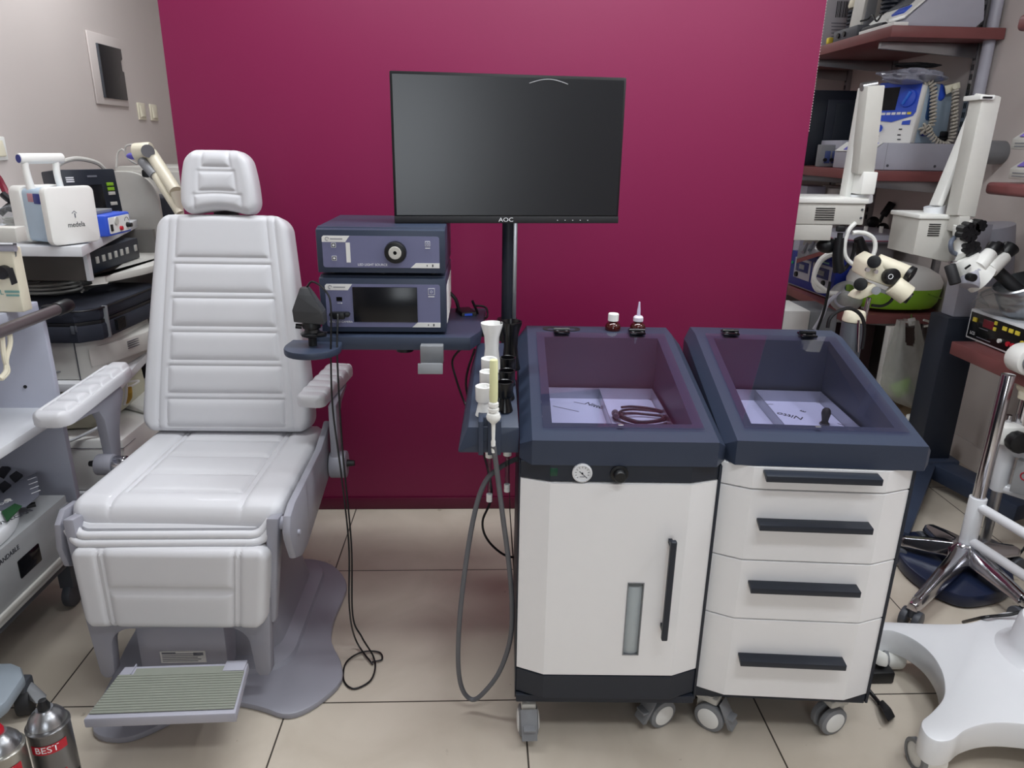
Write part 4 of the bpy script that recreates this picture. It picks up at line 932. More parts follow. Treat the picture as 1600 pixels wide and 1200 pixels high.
# things on the lower shelves
wb = thing('white_cabinet_box', 'large white box on the lowest shelf behind the left armrest', 'box', (-1.35, 2.4, .24))
part('box_body', G().b2(-1.56, -1.175, 2.215, 2.62, .241, .425, .008), white, wb, world=True)
part('lid_seam', G().b2(-1.561, -1.174, 2.2135, 2.3, .395, .3965), greym, wb, world=True)
kb = thing('beige_scanner_cover', 'olive beige rounded cover leaning on the white box', 'cover', (-1.4, 2.5, .43))
part('cover_body', G().hull([(-1.55, 2.26, .43), (-1.28, 2.30, .43), (-1.55, 2.6, .43), (-1.25, 2.6, .46), (-1.55, 2.30, .56), (-1.30, 2.36, .565), (-1.55, 2.6, .56), (-1.26, 2.6, .575)], .015), mat('olive_beige_plastic', (186, 182, 160), .4), kb, world=True)
ecg = thing('paper_recorder', 'white recorder with teal strip and chart print seen beside the chair back', 'recorder', (-1.22, 2.6, .40))
part('recorder_body', G().hull([(-1.30, 2.50, .43), (-1.165, 2.42, .43), (-1.30, 2.9, .43), (-1.10, 2.9, .43), (-1.30, 2.50, .455), (-1.17, 2.44, .45), (-1.30, 2.9, .52), (-1.12, 2.9, .515)], .003), white, ecg, world=True)
part('recorder_stand', G().b2(-1.40, -1.18, 2.66, 2.85, .241, .43), greyc, ecg, world=True)
g1 = G(); q = [U(197, 680, 'Y', 2.42), U(232, 640, 'Y', 2.66), U(232, 655, 'Y', 2.64), U(205, 682, 'Y', 2.41)]
part('teal_strip', G().hull([v+Vector((0, -.012, .004)) for v in q]+[v+Vector((0, -.004, 0)) for v in q]), teal, ecg, world=True)
q = [U(200, 669, 'Y', 2.42), U(214, 654, 'Y', 2.5), U(222, 656, 'Y', 2.5), U(208, 670, 'Y', 2.42)]
part('dark_window', G().hull([v+Vector((.002, -.03, .008)) for v in q]+[v+Vector((.002, -.024, .004)) for v in q]), greyd, ecg, world=True)
pf = thing('perforated_plate', 'dark grey perforated metal plate behind the chair back at shelf height', 'metal plate', (-1.35, 2.88, .45))
a, b_ = U(188, 572, 'Y', 2.85), U(232, 612, 'Y', 2.85)
part('plate', G().b2(a.x-.06, b_.x+.02, 2.85, 2.856, .36, a.z+.01), greyd, pf, world=True)
g = G()
for i in range(6):
    for j in range(6): g.cyl((a.x+.004+.02*i, 2.848, a.z-.012-.018*j), (a.x+.004+.02*i, 2.852, a.z-.012-.018*j), .005 if i in (0, 5) else .0035, n=8)
part('perforations', g, blk, pf, world=True)
yt = thing('yellow_tag', 'crumpled mustard yellow tag hanging beside the left armrest post', 'tag', U(202, 622, 'Y', 2.36))
part('tag_body', G().hull([U(197, 605, 'Y', 2.36), U(206, 603, 'Y', 2.37), U(207, 622, 'Y', 2.36), U(202, 630, 'Y', 2.37), U(196, 632, 'Y', 2.36), U(200, 615, 'Y', 2.34), U(207, 612, 'Y', 2.35)], .002), mat('mustard_card', (190, 150, 50), .6), yt, world=True)
lead('white_cable', 'white cord looping over the left armrest post', [U(192, 585, 'Y', 2.3), U(197, 600, 'Y', 2.3), U(197, 618, 'Y', 2.31), U(194, 632, 'Y', 2.33)], .005, white)
lead('white_cable', 'thin white cord bowing out beside the chair back', [U(185, 600, 'Y', 2.4), U(200, 597, 'Y', 2.42), U(217, 595, 'Y', 2.45), U(208, 602, 'Y', 2.42), U(198, 605, 'Y', 2.38)], .0035, white)
lead('clear_tube', 'pale clear tube lying across the white box on the lowest shelf', [U(75, 692, 'Y', 2.2), U(105, 690, 'Y', 2.2), U(140, 675, 'Y', 2.22), U(175, 655, 'Y', 2.25)], .005, whiteg, cat='tube')
# ================================================================ far left corner
fc = thing('beige_filing_cabinet', 'beige drawer cabinet in the far corner beside the partition', 'cabinet', (-1.5, 3.9, 0))
part('cabinet_body', G().b2(XL+.02, -1.22, 3.7, 4.2, 0, 1.23, .004), greyc, fc, world=True)
for z in (.62, .82, 1.02):
    part('drawer_front', G().b2(XL+.03, -1.235, 3.69, 3.702, z, z+.19, .002), greyc, fc, world=True)
bt = U(232, 345, 'Y', 3.2)
bx = thing('black_waste_bin', 'tall black box with violet top edge standing behind the chair back', 'bin', (bt.x-.0, 3.25, 0))
a, b_ = U(215, 345, 'Y', 3.2), U(254, 345, 'Y', 3.2)
part('bin_body', G().prism([(a.x, 3.22), (b_.x-.02, 3.17), (b_.x+.01, 3.21), (b_.x+.01, 3.4), (a.x, 3.4)], .5, U(230, 308, 'Y', 3.2).z, 'XY', .012), navyd, bx, world=True)
part('bin_stand', G().b2(a.x+.01, b_.x, 3.22, 3.39, 0, .5), greyd, bx, world=True)
zz = U(230, 308, 'Y', 3.2).z
part('violet_trim', G().b2(a.x+.012, b_.x-.03, 3.205, 3.215, zz-.03, zz-.008, .001), mat('violet_trim', (62, 52, 140), .4), bx, world=True)
q = U(232, 324, 'Y', 3.19); part('name_label', G().b2(q.x-.014, q.x+.014, 3.176, 3.20, q.z-.006, q.z+.006), greyc, bx, world=True)
la = thing('examination_lamp_arm', 'cream articulated lamp arm leaning in front of the far corner beside the partition', 'lamp arm', U(220, 240, 'Y', 3.0))
def aw(n, g, m, **k): return part(n, g, m, la, world=True, **k)
A, B, C_ = U(218, 238, 'Y', 3.0), U(232, 235, 'Y', 3.0), U(275, 300, 'Y', 2.85)
aw('elbow', G().cyl(U(210, 238, 'Y', 3.0), U(238, 236, 'Y', 3.0), .034, n=24, bev=.008), cream)
aw('elbow_disc', G().cyl(U(231, 236, 'Y', 2.97), U(231, 236, 'Y', 2.955), .024, n=24), greym)
aw('upper_arm', G().tube([U(236, 240, 'Y', 3.0), C_], .024, n=16, sub=1), cream)
aw('spring_cover', G().tube([U(222, 252, 'Y', 2.98), U(242, 275, 'Y', 2.92)], .018, n=12, sub=1), greym)
aw('lower_arm', G().tube([U(242, 272, 'Y', 2.93), U(282, 335, 'Y', 2.82)], .017, n=14, sub=1), cream)
aw('black_rod', G().tube([U(232, 268, 'Y', 2.96), U(272, 312, 'Y', 2.88)], .006, n=8, sub=1).box(U(229, 271, 'Y', 2.97), (.03, .03, .03), .008), blk)
aw('base_column', G().tube([(C_.x, C_.y, C_.z), (C_.x+.07, C_.y-.05, .9), (C_.x+.08, C_.y-.06, .0)], .02, n=14, sub=1), cream)
aw('cord', G().tube([U(182, 262, 'Y', 3.0), U(184, 240, 'Y', 3.02), U(192, 234, 'Y', 3.02), U(200, 248, 'Y', 3.02), U(214, 257, 'Y', 3.02)], .004, n=6).tube([U(197, 245, 'Y', 3.02), U(196, 230, 'Y', 3.02), U(205, 226, 'Y', 3.02), U(213, 229, 'Y', 3.0)], .004, n=6), greyc)
aw('cable_clip', G().sph(U(209, 244, 'Y', 2.99), .022, (1.3, .6, .6)), purple, label='violet cable clip')
# ================================================================ instrument rack at the left edge
rk = thing('instrument_rack', 'tall lilac grey instrument rack with shelves and a dark side rail at the left edge', 'rack', (-1.4, 1.6, 0))
def rW(n, g, m, **k): return part(n, g, m, rk, world=True, **k)
RXF = -1.205
rW('rear_panel', G().b2(-1.66, RXF-.01, 1.985, 2.005, .14, .905, .002), shelfl)
rW('rack_shelf', G().b2(-1.66, RXF+.005, 1.25, 1.99, .595, .622, .003), shelfw)
rW('rack_shelf', G().b2(-1.66, RXF-.02, 1.25, 2.0, .905, .93, .003), shelfl)
rW('base_frame', G().b2(-1.66, RXF, 1.25, 1.99, .175, .200, .003), greyd)
rW('lower_ledge', G().b2(-1.66, RXF+.012, 1.25, 1.995, .200, .216, .003), greyc)
q = U(38, 605, 'Y', 1.98); rW('screw_hole', G().cyl((q.x, 1.983, q.z), (q.x, 1.986, q.z), .005, n=12), blk)
rW('side_rail', G().cyl((-1.165, 1.30, .912), (-1.165, 2.0, .912), .015, n=20), mat('taupe_metal_rail', (92, 84, 86), .35, .3))
rW('rail_end', G().cyl((-1.165, 1.975, .912), (-1.165, 2.04, .912), .019, n=20, bev=.006).box((-1.19, 2.01, .905), (.06, .03, .026), .006), blk)
rW('rail_support', G().b2(-1.20, -1.16, 1.40, 1.43, .895, .93, .003), greym)
for y in (1.32, 1.93): rW('rack_post', G().b2(-1.64, -1.60, y-.02, y+.02, 0.10, .905), shelfl)
for x, y in ((-1.25, 1.93), (-1.58, 1.93), (-1.58, 1.35)):
    rW('rack_castor', G().cyl((x-.012, y, .04), (x+.012, y, .04), .04, n=20, bev=.004).b2(x-.02, x+.02, y-.02, y+.02, .07, .176), greyd)
# silver recorder on the lower ledge
sb = thing('silver_recorder', 'wide silver recorder box with a recessed black handle on the lowest rack ledge', 'recorder', (-1.4, 1.6, .216))
part('recorder_case', G().b2(-1.62, -1.195, 1.26, 1.905, .2165, .386, .004), silver, sb, world=True)
part('lower_moulding', G().b2(-1.62, -1.188, 1.262, 1.906, .2165, .232, .003), greyc, sb, world=True)
ya, yb = U(27, 880, 'X', -1.195).y, U(62, 860, 'X', -1.195).y
part('recessed_handle', G().prism(rrect(ya, yb, .270, .322, .004), -1.197, -1.193, 'YZ', .001), blkg, sb, world=True)
text('case_lettering', 'ECG EXPANDABLE', .018, ink, sb, Matrix(((0, 0, 1, -1.1945), (1, 0, 0, 1.60), (0, 1, 0, .355), (0, 0, 0, 1))), world=True)
part('side_bracket', G().b2(-1.20, -1.19, 1.86, 1.905, .345, .362, .002), greym, sb, world=True)
# rounded generator
gv = thing('radiofrequency_generator', 'white rounded generator with dark buttons and green display on the silver recorder', 'generator', (-1.4, 1.65, .386))
def gen(scale, inset=0):
    P = []
    for i in range(25):
        a = -PI/2+PI*i/24; P.append((-1.50+.30*math.cos(a)-inset*math.cos(a), 1.63+.275*math.sin(a)-inset*math.sin(a)))
    return P+[(-1.62, 1.905-inset), (-1.62, 1.355+inset)]
part('generator_body', G().prism(gen(1), .387, .425, 'XY', .008), whiteg, gv, world=True)
g = G(); P = gen(1, .012)
g.hull([(x, y, .424) for x, y in P]+[(-1.50+.26*(x+1.5)/.288 if x > -1.5 else x, 1.63+(y-1.63)*.9, .432) for x, y in P], .004)
cv = part('generator_top', g, whiteg, gv, world=True)
zt = .4325
def gp(px, py): return U(px, py, 'Z', zt+.001)
def quad(name, pts, m, h=.0015, par=None, label=None):
    P = [gp(*p) for p in pts]; return part(name, G().hull([(p.x, p.y, zt) for p in P]+[(p.x, p.y, zt+h) for p in P]), m, par or gv, world=True, label=label)
quad('grey_field', [(-20, 775), (58, 738), (61, 775), (40, 792), (-20, 800)], mat('slate_label', (110, 112, 124), .5))
for pts in (((-6, 742), (6, 728), (17, 733), (6, 748)), ((15, 746), (26, 738), (36, 744), (24, 755)), ((-4, 762), (8, 753), (18, 760), (5, 771))):
    quad('square_button', pts, blk, .006)
quad('green_display', [(2, 800), (23, 787), (35, 791), (11, 815)], mat('green_display', (44, 84, 52), .2), .002)
g_ = gp(24, 808); text('logo_lettering', 'VULCAN', .022, ink, gv, T((g_.x, g_.y, zt+.001)) @ RZ(R(62)), world=True)
g_ = gp(5, 787); text('mode_lettering', 'MODE', .016, inkw, gv, T((g_.x, g_.y, zt+.002)) @ RZ(R(62)), world=True)
q = gp(12, 782); part('mode_button', G().cyl((q.x, q.y, zt), (q.x, q.y, zt+.003), .008, n=16), white, gv, world=True)
for k in range(4):
    q = gp(50+k*2, 748+k*7); part('print_line', G().box((q.x, q.y, zt+.0016), (.024, .003, .001), 0, RZ(R(60))), inkw, gv, world=True)
q = U(67, 790, 'Z', .405); part('side_socket', G().cyl((-1.24, 1.80, .405), (-1.222, 1.812, .405), .007, n=14), blk, gv, world=True)
# cream box with a black knob
cbx = thing('cream_control_box', 'cream metal control box with a black rotary lever on the upper rack shelf', 'control box', (-1.4, 1.9, .93))
P0, P1 = U(33, 465, 'Y', 1.86), U(29, 388, 'Y', 1.86)
part('box_body', G().b2(-1.60, P0.x, 1.86, 1.90, .9305, P1.z, .004), cream, cbx, world=True)
q = U(7, 425, 'Y', 1.855)
part('rotary_hub', G().cyl((q.x, 1.862, q.z), (q.x, 1.84, q.z), .017, n=24, bev=.002), blk, cbx, world=True)
part('rotary_lever', G().hull([U(10, 418, 'Y', 1.835), U(20, 418, 'Y', 1.835), U(18, 446, 'Y', 1.835), U(28, 442, 'Y', 1.835), U(10, 418, 'Y', 1.825), U(20, 418, 'Y', 1.825), U(18, 446, 'Y', 1.825), U(28, 442, 'Y', 1.825)], .002), blkm, cbx, world=True)
q = U(15, 457, 'Y', 1.8585); text('logo_lettering', 'L', .018, teal, cbx, T((q.x-.02, 1.8585, q.z)) @ RX(PI/2), world=True)
part('green_print', G().b2(q.x-.012, q.x+.024, 1.8585, 1.8605, q.z-.001, q.z+.005).b2(q.x-.010, q.x+.022, 1.8585, 1.8605, q.z-.010, q.z-.005), teal, cbx, world=True)
# pale tray on top with box
pt = thing('upper_tray', 'pale grey tray on brackets above the cream control box', 'tray', (-1.4, 1.9, 1.1))
P0, P1 = U(27, 378, 'Y', 1.84), U(26, 356, 'Y', 1.84)
part('tray_plate', G().b2(-1.60, P0.x, 1.84, 1.885, P0.z-.002, P1.z, .003), greyc, pt, world=True)
part('bracket_arm', G().hull([U(20, 380, 'Y', 1.87), U(26, 380, 'Y', 1.87), U(22, 405, 'Y', 1.87), U(26, 400, 'Y', 1.87), U(20, 380, 'Y', 1.99), U(26, 380, 'Y', 1.99), U(22, 405, 'Y', 1.99)]), greym, pt, world=True)
part('cross_tube', G().cyl((-1.58, 1.86, P0.z-.018), (P0.x-.02, 1.86, P0.z-.018), .009, n=14), greyl, pt, world=True)
ty = thing('wooden_block', 'small pale wooden block on the upper pale tray', 'block', (-1.25, 1.9, P1.z))
q = U(0, 352, 'Y', 1.9)
part('block_body', G().b2(q.x-.10, q.x+.006, 1.845, 1.88, P1.z+.0005, P1.z+.055, .003), mat('pale_wood', (206, 184, 140), .5), ty, world=True)
for k, (xx, q_) in enumerate(((3, 'left'), (13, 'right'))):
    lead('beige_cable', 'beige cable hanging below the side rail, %s strand of the pair' % q_, [U(xx, 508, 'X', -1.17), U(xx+1+2*k, 535, 'X', -1.17), U(7+3*k, 560, 'X', -1.17), U(12-3*k, 580, 'X', -1.17), U(2-3*k, 592, 'X', -1.17)], .006, cream)
# grey wheeled base at the bottom left
gb = thing('grey_stand_base', 'blue grey plastic stand base with braked castor at the lower left edge', 'stand base', (-1.2, 1.5, 0))
P = [U(-30, 1080, 'Z', .12), U(-25, 1035, 'Z', .12), U(18, 1034, 'Z', .12), U(33, 1040, 'Z', .12), U(37, 1055, 'Z', .12), U(10, 1095, 'Z', .12), U(-20, 1120, 'Z', .12)]
part('base_shell', G().prism([(p.x, p.y) for p in P], .085, .12, 'XY', .01), mat('blue_grey_plastic', (150, 160, 170), .4), gb, world=True)
q = U(38, 1098, 'Z', .05)
part('castor_brake', G().hull([U(36, 1072, 'Z', .08), U(50, 1064, 'Z', .08), U(75, 1088, 'Z', .05), U(58, 1102, 'Z', .045), U(30, 1085, 'Z', .05), U(36, 1072, 'Z', .06), U(60, 1092, 'Z', .035), U(70, 1085, 'Z', .04)], .003), greym, gb, world=True)
part('castor_wheel', G().cyl((q.x-.03, q.y+.02, .036), (q.x+.0, q.y+.03, .036), .036, n=28, bev=.004), blkm, gb, world=True)
part('castor_fork', G().box((q.x-.02, q.y+.03, .07), (.04, .04, .05), .006), greyd, gb, world=True)
# spray cans
def can(x, y, label, capm, body, mark, txt2, a):
    c = thing('spray_can', label, 'spray can', (x, y, 0), a+.15, 'spray cans on the floor')
    r = .040; h = .205
    part('can_body', G().lathe([(0, 0), (r-.002, 0), (r, .003), (r, h-.012), (r+.0012, h-.010), (r+.0012, h-.005), (r-.002, h-.002), (r-.003, h+.001), (0, h)], 48), body, c)
    part('can_shoulder', G().lathe([(r-.003, h), (r-.006, h+.010), (r-.014, h+.022), (.018, h+.029), (.016, h+.033), (.012, h+.033), (0, h+.033)], 40), steel, c)
    part('nozzle', G().lathe([(0, h+.030), (.0115, h+.030), (.012, h+.040), (.0095, h+.046), (.0075, h+.053), (0, h+.054)], 24), capm, c, label='red spray nozzle' if capm is redm else 'black spray nozzle')
    def band(z0, z1, a0, a1, m, nm, rr=.0004, sl=0):
        g = G(); n = 20
        g.grid(lambda u, v: ((r+rr)*math.cos(a0+(a1-a0)*u), (r+rr)*math.sin(a0+(a1-a0)*u), z0+(z1-z0)*v+sl*u), n, 2); return part(nm, g, m, c)
    band(h-.052, h-.030, -2.5, -.75, mark, 'name_band')
    def ctext(s, size, z, m, nm, a_mid):
        o = text(nm, s, size, m, c, None, ext=.0002)
        me = o.data
        for v in me.vertices:
            x_, y_, z_ = v.co; th = a_mid+x_/(r+.0006); rr = r+.0006+z_; v.co = (rr*math.cos(th), rr*math.sin(th), z+y_)
    ctext('BEST', .022, h-.041, inkw, 'brand_lettering', -1.72)
    if txt2:
        ctext('TECH R', .022, h-.074, mat('green_print', (70, 130, 75), .5), 'label_lettering', -1.6)
        band(h-.095, h-.090, -1.5, -1.1, ink, 'small_lettering')
        band(.0, h-.105, -2.2, -.9, mat('brown_picture', (140, 92, 70), .6), 'label_picture', sl=-.02)
    else:
        band(.012, .075, -3.0, -.2, blk, 'dark_band')
        for k in range(4): band(h-.108, h-.101, -1.35+.09*k, -1.29+.09*k, [redm, yellow, redm, redm][k], 'colour_mark')
        for a_ in (-1.75, -1.52):
            part('hazard_mark', G().box(((r+.0006)*math.cos(a_), (r+.0006)*math.sin(a_), h-.118), (.0012, .009, .009), 0, RZ(a_) @ RX(PI/4)), inkw, c)
        for k in range(4): band(.060-.010*k, .063-.010*k, -2.0, -1.2-.1*(k % 2), inkw, 'small_print')
can_p = mat('champagne_can', (168, 166, 160), .28, .75)
can_q = mat('pewter_can', (120, 120, 122), .28, .8)
q = U(76, 1185, 'Z', 0.03)
can(-.905, 1.235, 'pewter spray can with black nozzle, right one of the two cans', blk, can_q, redm, False, 0.32)
can(-.960, 1.172, 'champagne spray can with red nozzle, left one of the two cans', redm, can_p, redm, True, 0.35)
# ================================================================ wall shelving on the right wall
SX0 = 1.72
YE = 3.28
ws = thing('wall_shelving', 'reddish brown wall shelving on slotted metal uprights along the right wall', 'shelving', (2.0, 3.8, 0))
def hW(n, g, m, par=ws, **k): return part(n, g, m, par, world=True, **k)
for z in (1.862, 1.275, .625):
    hW('shelf_board', G().b2(SX0, XR-.005, YE if z > 1 else YE-.03, YB-.02, z-.045, z, .003), brown)
for y in (3.42, 4.12, 4.62):
    up = hW('slotted_upright', G().b2(XR-.028, XR-.001, y-.015, y+.015, .35, 2.4, .001), steel)
    g = G()
    for k in range(36):
        zz = 1.0+.04*k
        g.b2(XR-.0295, XR-.027, y-.008, y-.003, zz-.012, zz+.012); g.b2(XR-.0295, XR-.027, y+.003, y+.008, zz-.012, zz+.012)
    hW('slots', g, blk, up)
    for z in (1.862, 1.275, .625):
        hW('shelf_bracket', G().hull([(XR-.03, y-.01, z-.105), (XR-.03, y+.01, z-.105), (XR-.03, y-.01, z-.047), (XR-.03, y+.01, z-.047), (SX0+.03, y-.01, z-.047), (SX0+.03, y+.01, z-.047), (SX0+.03, y-.01, z-.075), (SX0+.03, y+.01, z-.075)], .002), steel)
pc = thing('wall_conduit', 'grey round wall conduit beside the slotted upright', 'pipe', (XR-.03, 3.34, 0))
part('conduit', G().cyl((XR-.035, 3.33, 1.3), (XR-.035, 3.33, ZC), .024, n=18), greyl, pc, world=True)
q = U(1545, 238, 'X', XR-.06)
wc = thing('round_wall_socket', 'round white capped cylinder sticking out of the right wall above the middle shelf', 'wall fitting', q)
part('socket_body', G().cyl((XR, q.y, q.z), (XR-.16, q.y-.0, q.z), .048, n=30, bev=.003), greym, wc, world=True)
part('socket_cap', G().cyl((XR-.16, q.y, q.z), (XR-.168, q.y, q.z), .040, n=30, bev=.002), white, wc, world=True)
# --- top shelf
ZT = 1.863
bc = thing('shipping_carton', 'grey white shipping carton with barcode and small print at the back of the top shelf', 'box', (1.9, 4.2, ZT))
YC = 4.05
a, b_ = U(1292, 60, 'Y', YC), U(1345, 60, 'Y', YC)
part('carton_body', G().b2(SX0+.02, b_.x+.02, YC, 4.5, ZT+.001, 2.35, .004), mat('grey_white_card', (186, 186, 192), .7), bc, world=True)
g = G()
q0 = U(1307, 12, 'Y', YC)
for k, w_ in enumerate((3, 1, 2, 1, 3, 2, 1, 1, 3, 1, 2, 3, 1, 2)): g.b2(q0.x+.0045*k, q0.x+.0045*k+.0011*w_, YC-.001, YC, q0.z-.045, q0.z+.03)
part('barcode', g, ink, bc, world=True)
for r_ in range(7):
    q = U(1299, 36+r_*5.2, 'Y', YC); part('print_line', G().b2(q.x, q.x+.10-.02*(r_ % 3), YC-.001, YC, q.z-.003, q.z+.002), inkg, bc, world=True)
q = U(1331, 13, 'Y', YC); part('warning_triangle', G().tube([(q.x-.022, YC-.001, q.z-.02), (q.x+.022, YC-.001, q.z-.02), (q.x, YC-.001, q.z+.02), (q.x-.022, YC-.001, q.z-.02)], .0015, n=4, sub=1), ink, bc, world=True)
def bellows(name, label, px, py, Y, s):
    t = thing(name, label, 'breathing unit', (U(px, py, 'Y', Y).x, Y, ZT))
    g = G(); pr = [(0, 0), (.05*s, 0)]
    for k in range(9): pr += [(.052*s, .012*s+.018*s*k), (.052*s, .020*s+.018*s*k), (.043*s, .024*s+.018*s*k)]
    pr += [(0, .18*s)]
    part('bellows_ring', G().lathe(pr, 26, T((0, 0, 0))), navyd, t)
    part('cap', G().lathe([(0, .178*s), (.05*s, .178*s), (.054*s, .19*s), (.05*s, .215*s), (0, .235*s)], 26), cream, t)
    return t
bellows('bellows_unit', 'dark ribbed bellows with cream cap, the nearer to the carton on the top shelf', 1338, 40, 3.92, .95)
bellows('bellows_unit', 'dark ribbed bellows with cream cap beside the blue and white analyser', 1392, 28, 3.62, 1.0)
dd = thing('handheld_unit', 'upright beige unit with a glazed grey front between the two bellows', 'device', (U(1360, 30, 'Y', 3.75).x, 3.75, ZT))
part('unit_body', G().hull([(-.05, 0, 0), (.055, 0, 0), (-.05, .12, 0), (.055, .12, 0), (-.02, .03, .26), (.075, .03, .26), (-.02, .14, .26), (.075, .14, .26)], .006), greyc, dd)
part('glazed_front', G().hull([(-.036, -.002, .03), (.012, -.002, .03), (-.012, .022, .235), (.034, .022, .235), (-.036, -.006, .03), (.012, -.006, .03), (-.012, .018, .235), (.034, .018, .235)], .001), greym, dd)
lead('wire_bundle', 'tangle of thin black wires on the top shelf before the beige unit', [U(1345, 33, 'Z', 1.90), U(1356, 30, 'Z', 1.92), U(1363, 24, 'Z', 1.93), U(1370, 33, 'Z', 1.90), U(1378, 22, 'Z', 1.94)], .004, blkm, cat='wires')
sx = thing('socket_strip', 'dark module with round sockets and a yellow plug at the shelf edge', 'module', U(1326, 50, 'Z', ZT))
a = U(1324, 57, 'X', 1.75)
part('module_body', G().b2(1.735, 1.80, 3.62, 3.86, ZT, ZT+.05, .004), greyd, sx, world=True)
for y in (3.80, 3.74): part('socket', G().cyl((1.734, y, ZT+.025), (1.728, y, ZT+.025), .012, n=14), blk, sx, world=True)
part('yellow_plug', G().box((1.74, 3.90, ZT+.015), (.03, .03, .03), .006), yellow, sx, world=True)
part('ribbed_tube', G().tube([(1.76, 3.60, ZT+.02), (1.765, 3.50, ZT+.022), (1.77, 3.44, ZT+.02)], .016, n=10), blkm, sx, world=True)
sl_ = thing('white_keyboard', 'thin white keyboard lying along the front edge of the top shelf', 'keyboard', (1.76, 3.4, ZT))
part('keyboard_body', G().b2(1.735, 1.80, 3.30, 3.60, ZT+.0005, ZT+.016, .003), white, sl_, world=True)
an = thing('blood_analyser', 'blue and white analyser with sloping grey wedge front on the top shelf', 'analyser', (1.98, 3.45, ZT))
P = lambda px, py, Y: U(px, py, 'Y', Y)
prof = [(1.775, ZT), (2.10, ZT), (2.13, ZT+.03), (2.10, ZT+.20), (1.98, ZT+.20), (1.80, ZT+.035)]
part('wedge_body', G().prism([(x, z+.001) for x, z in prof], 3.31, 3.66, 'XZ', .004), greyl, an, world=True)
part('white_deck', G().hull([(1.785, 3.315, ZT+.030), (1.98, 3.315, ZT+.205), (1.785, 3.65, ZT+.030), (1.98, 3.65, ZT+.205), (1.79, 3.315, ZT+.045), (1.97, 3.315, ZT+.215), (1.79, 3.65, ZT+.045), (1.97, 3.65, ZT+.215)], .003), white, an, world=True)
part('dark_window', G().hull([(1.845, 3.40, ZT+.095), (1.93, 3.40, ZT+.17), (1.845, 3.58, ZT+.095), (1.93, 3.58, ZT+.17), (1.842, 3.40, ZT+.100), (1.927, 3.40, ZT+.175), (1.842, 3.58, ZT+.100), (1.927, 3.58, ZT+.175)], .001), greyd, an, world=True)
part('blue_key', G().hull([(1.805, 3.36, ZT+.058), (1.835, 3.36, ZT+.085), (1.805, 3.46, ZT+.058), (1.835, 3.46, ZT+.085), (1.802, 3.36, ZT+.066), (1.832, 3.36, ZT+.092), (1.802, 3.46, ZT+.066), (1.832, 3.46, ZT+.092)], .001), blue, an, world=True)
# --- middle shelf
ZM = 1.276
lg = thing('insufflator_box', 'long low grey box with violet sloping label standing on the middle shelf', 'device', (1.95, 3.45, ZM))
a, b_ = U(1362, 260, 'Y', 3.34), U(1372, 262, 'Y', 3.34)
part('box_body', G().hull([(1.745, 3.33, ZM+.001), (2.17, 3.33, ZM+.001), (1.745, 3.68, ZM+.001), (2.17, 3.68, ZM+.001), (1.745, 3.33, ZM+.075), (1.80, 3.33, ZM+.118), (2.17, 3.33, ZM+.118), (1.745, 3.68, ZM+.075), (1.80, 3.68, ZM+.118), (2.17, 3.68, ZM+.118)], .003), greyl, lg, world=True)
part('sloping_face', G().hull([(1.744, 3.333, ZM+.078), (1.798, 3.333, ZM+.120), (1.744, 3.677, ZM+.078), (1.798, 3.677, ZM+.120), (1.742, 3.333, ZM+.080), (1.796, 3.333, ZM+.122), (1.742, 3.677, ZM+.080), (1.796, 3.677, ZM+.122)]), white, lg, world=True)
part('violet_label', G().hull([(1.750, 3.36, ZM+.0850), (1.790, 3.36, ZM+.1165), (1.750, 3.60, ZM+.0850), (1.790, 3.60, ZM+.1165), (1.747, 3.36, ZM+.0870), (1.787, 3.36, ZM+.1185), (1.747, 3.60, ZM+.0870), (1.787, 3.60, ZM+.1185)]), purple, lg, world=True)
part('front_print', G().b2(1.7425, 1.7455, 3.42, 3.50, ZM+.05, ZM+.058).b2(1.7425, 1.7455, 3.38, 3.50, ZM+.03, ZM+.037), inkg, lg, world=True)
for x in (1.83, 2.05): part('case_screw', G().cyl((x, 3.331, ZM+.02), (x, 3.328, ZM+.02), .006, n=12), greyd, lg, world=True)
part('seam', G().b2(1.815, 1.8165, 3.3295, 3.332, ZM+.002, ZM+.117), greym, lg, world=True)
# defibrillator
df = thing('defibrillator', 'blue and white defibrillator with screen and dial standing on the long grey box', 'defibrillator', (1.945, 3.52, ZM+.119), R(-64))
DH = .262
part('case', G().prism([(-.03, 0), (.20, 0), (.22, .05), (.21, DH-.01), (.02, DH), (-.005, DH-.02)], -.125, .115, 'YZ', .008), ltblue, df)
fc_ = part('front_shell', G().prism([(-.05, 0), (-.015, 0), (.01, DH-.02), (.02, DH), (-.005, DH+.002), (-.022, DH-.02)], -.128, .118, 'YZ', .006), white, df)
def fpt(u, v):  # front plane points
    return (u, -.0505+.028*v/(DH-.02)-.0015, v)
def fplate(nm, poly, m, h=.0015, par=None, label=None):
    A = [Vector(fpt(u, v)) for u, v in poly]; return part(nm, G().hull([a for a in A]+[a+Vector((0, -h, 0)) for a in A]), m, par or fc_, label=label)
blp = fplate('blue_panel', [(-.122, .105), (.0, .092), (.10, .118), (.110, .135), (.108, .262), (-.10, .268), (-.122, .25)], blue)
fplate('display', [(-.105, .145), (.005, .145), (.005, .245), (-.105, .245)], screen, .003)
for k in range(8): fplate('soft_key', [(-.112+.026*k, .124), (-.092+.026*k, .124), (-.092+.026*k, .135), (-.112+.026*k, .135)], paperm if k < 7 else yellow, .003)
c_ = fpt(.058, .195)
part('dial', G().cyl(c_, (c_[0], c_[1]-.012, c_[2]+.001), .040, n=30, bev=.003), blue, fc_)
part('dial_grip', G().box((c_[0], c_[1]-.016, c_[2]), (.012, .012, .062), .003, RY(.5)), mat('mid_blue', (60, 120, 225), .35), fc_)
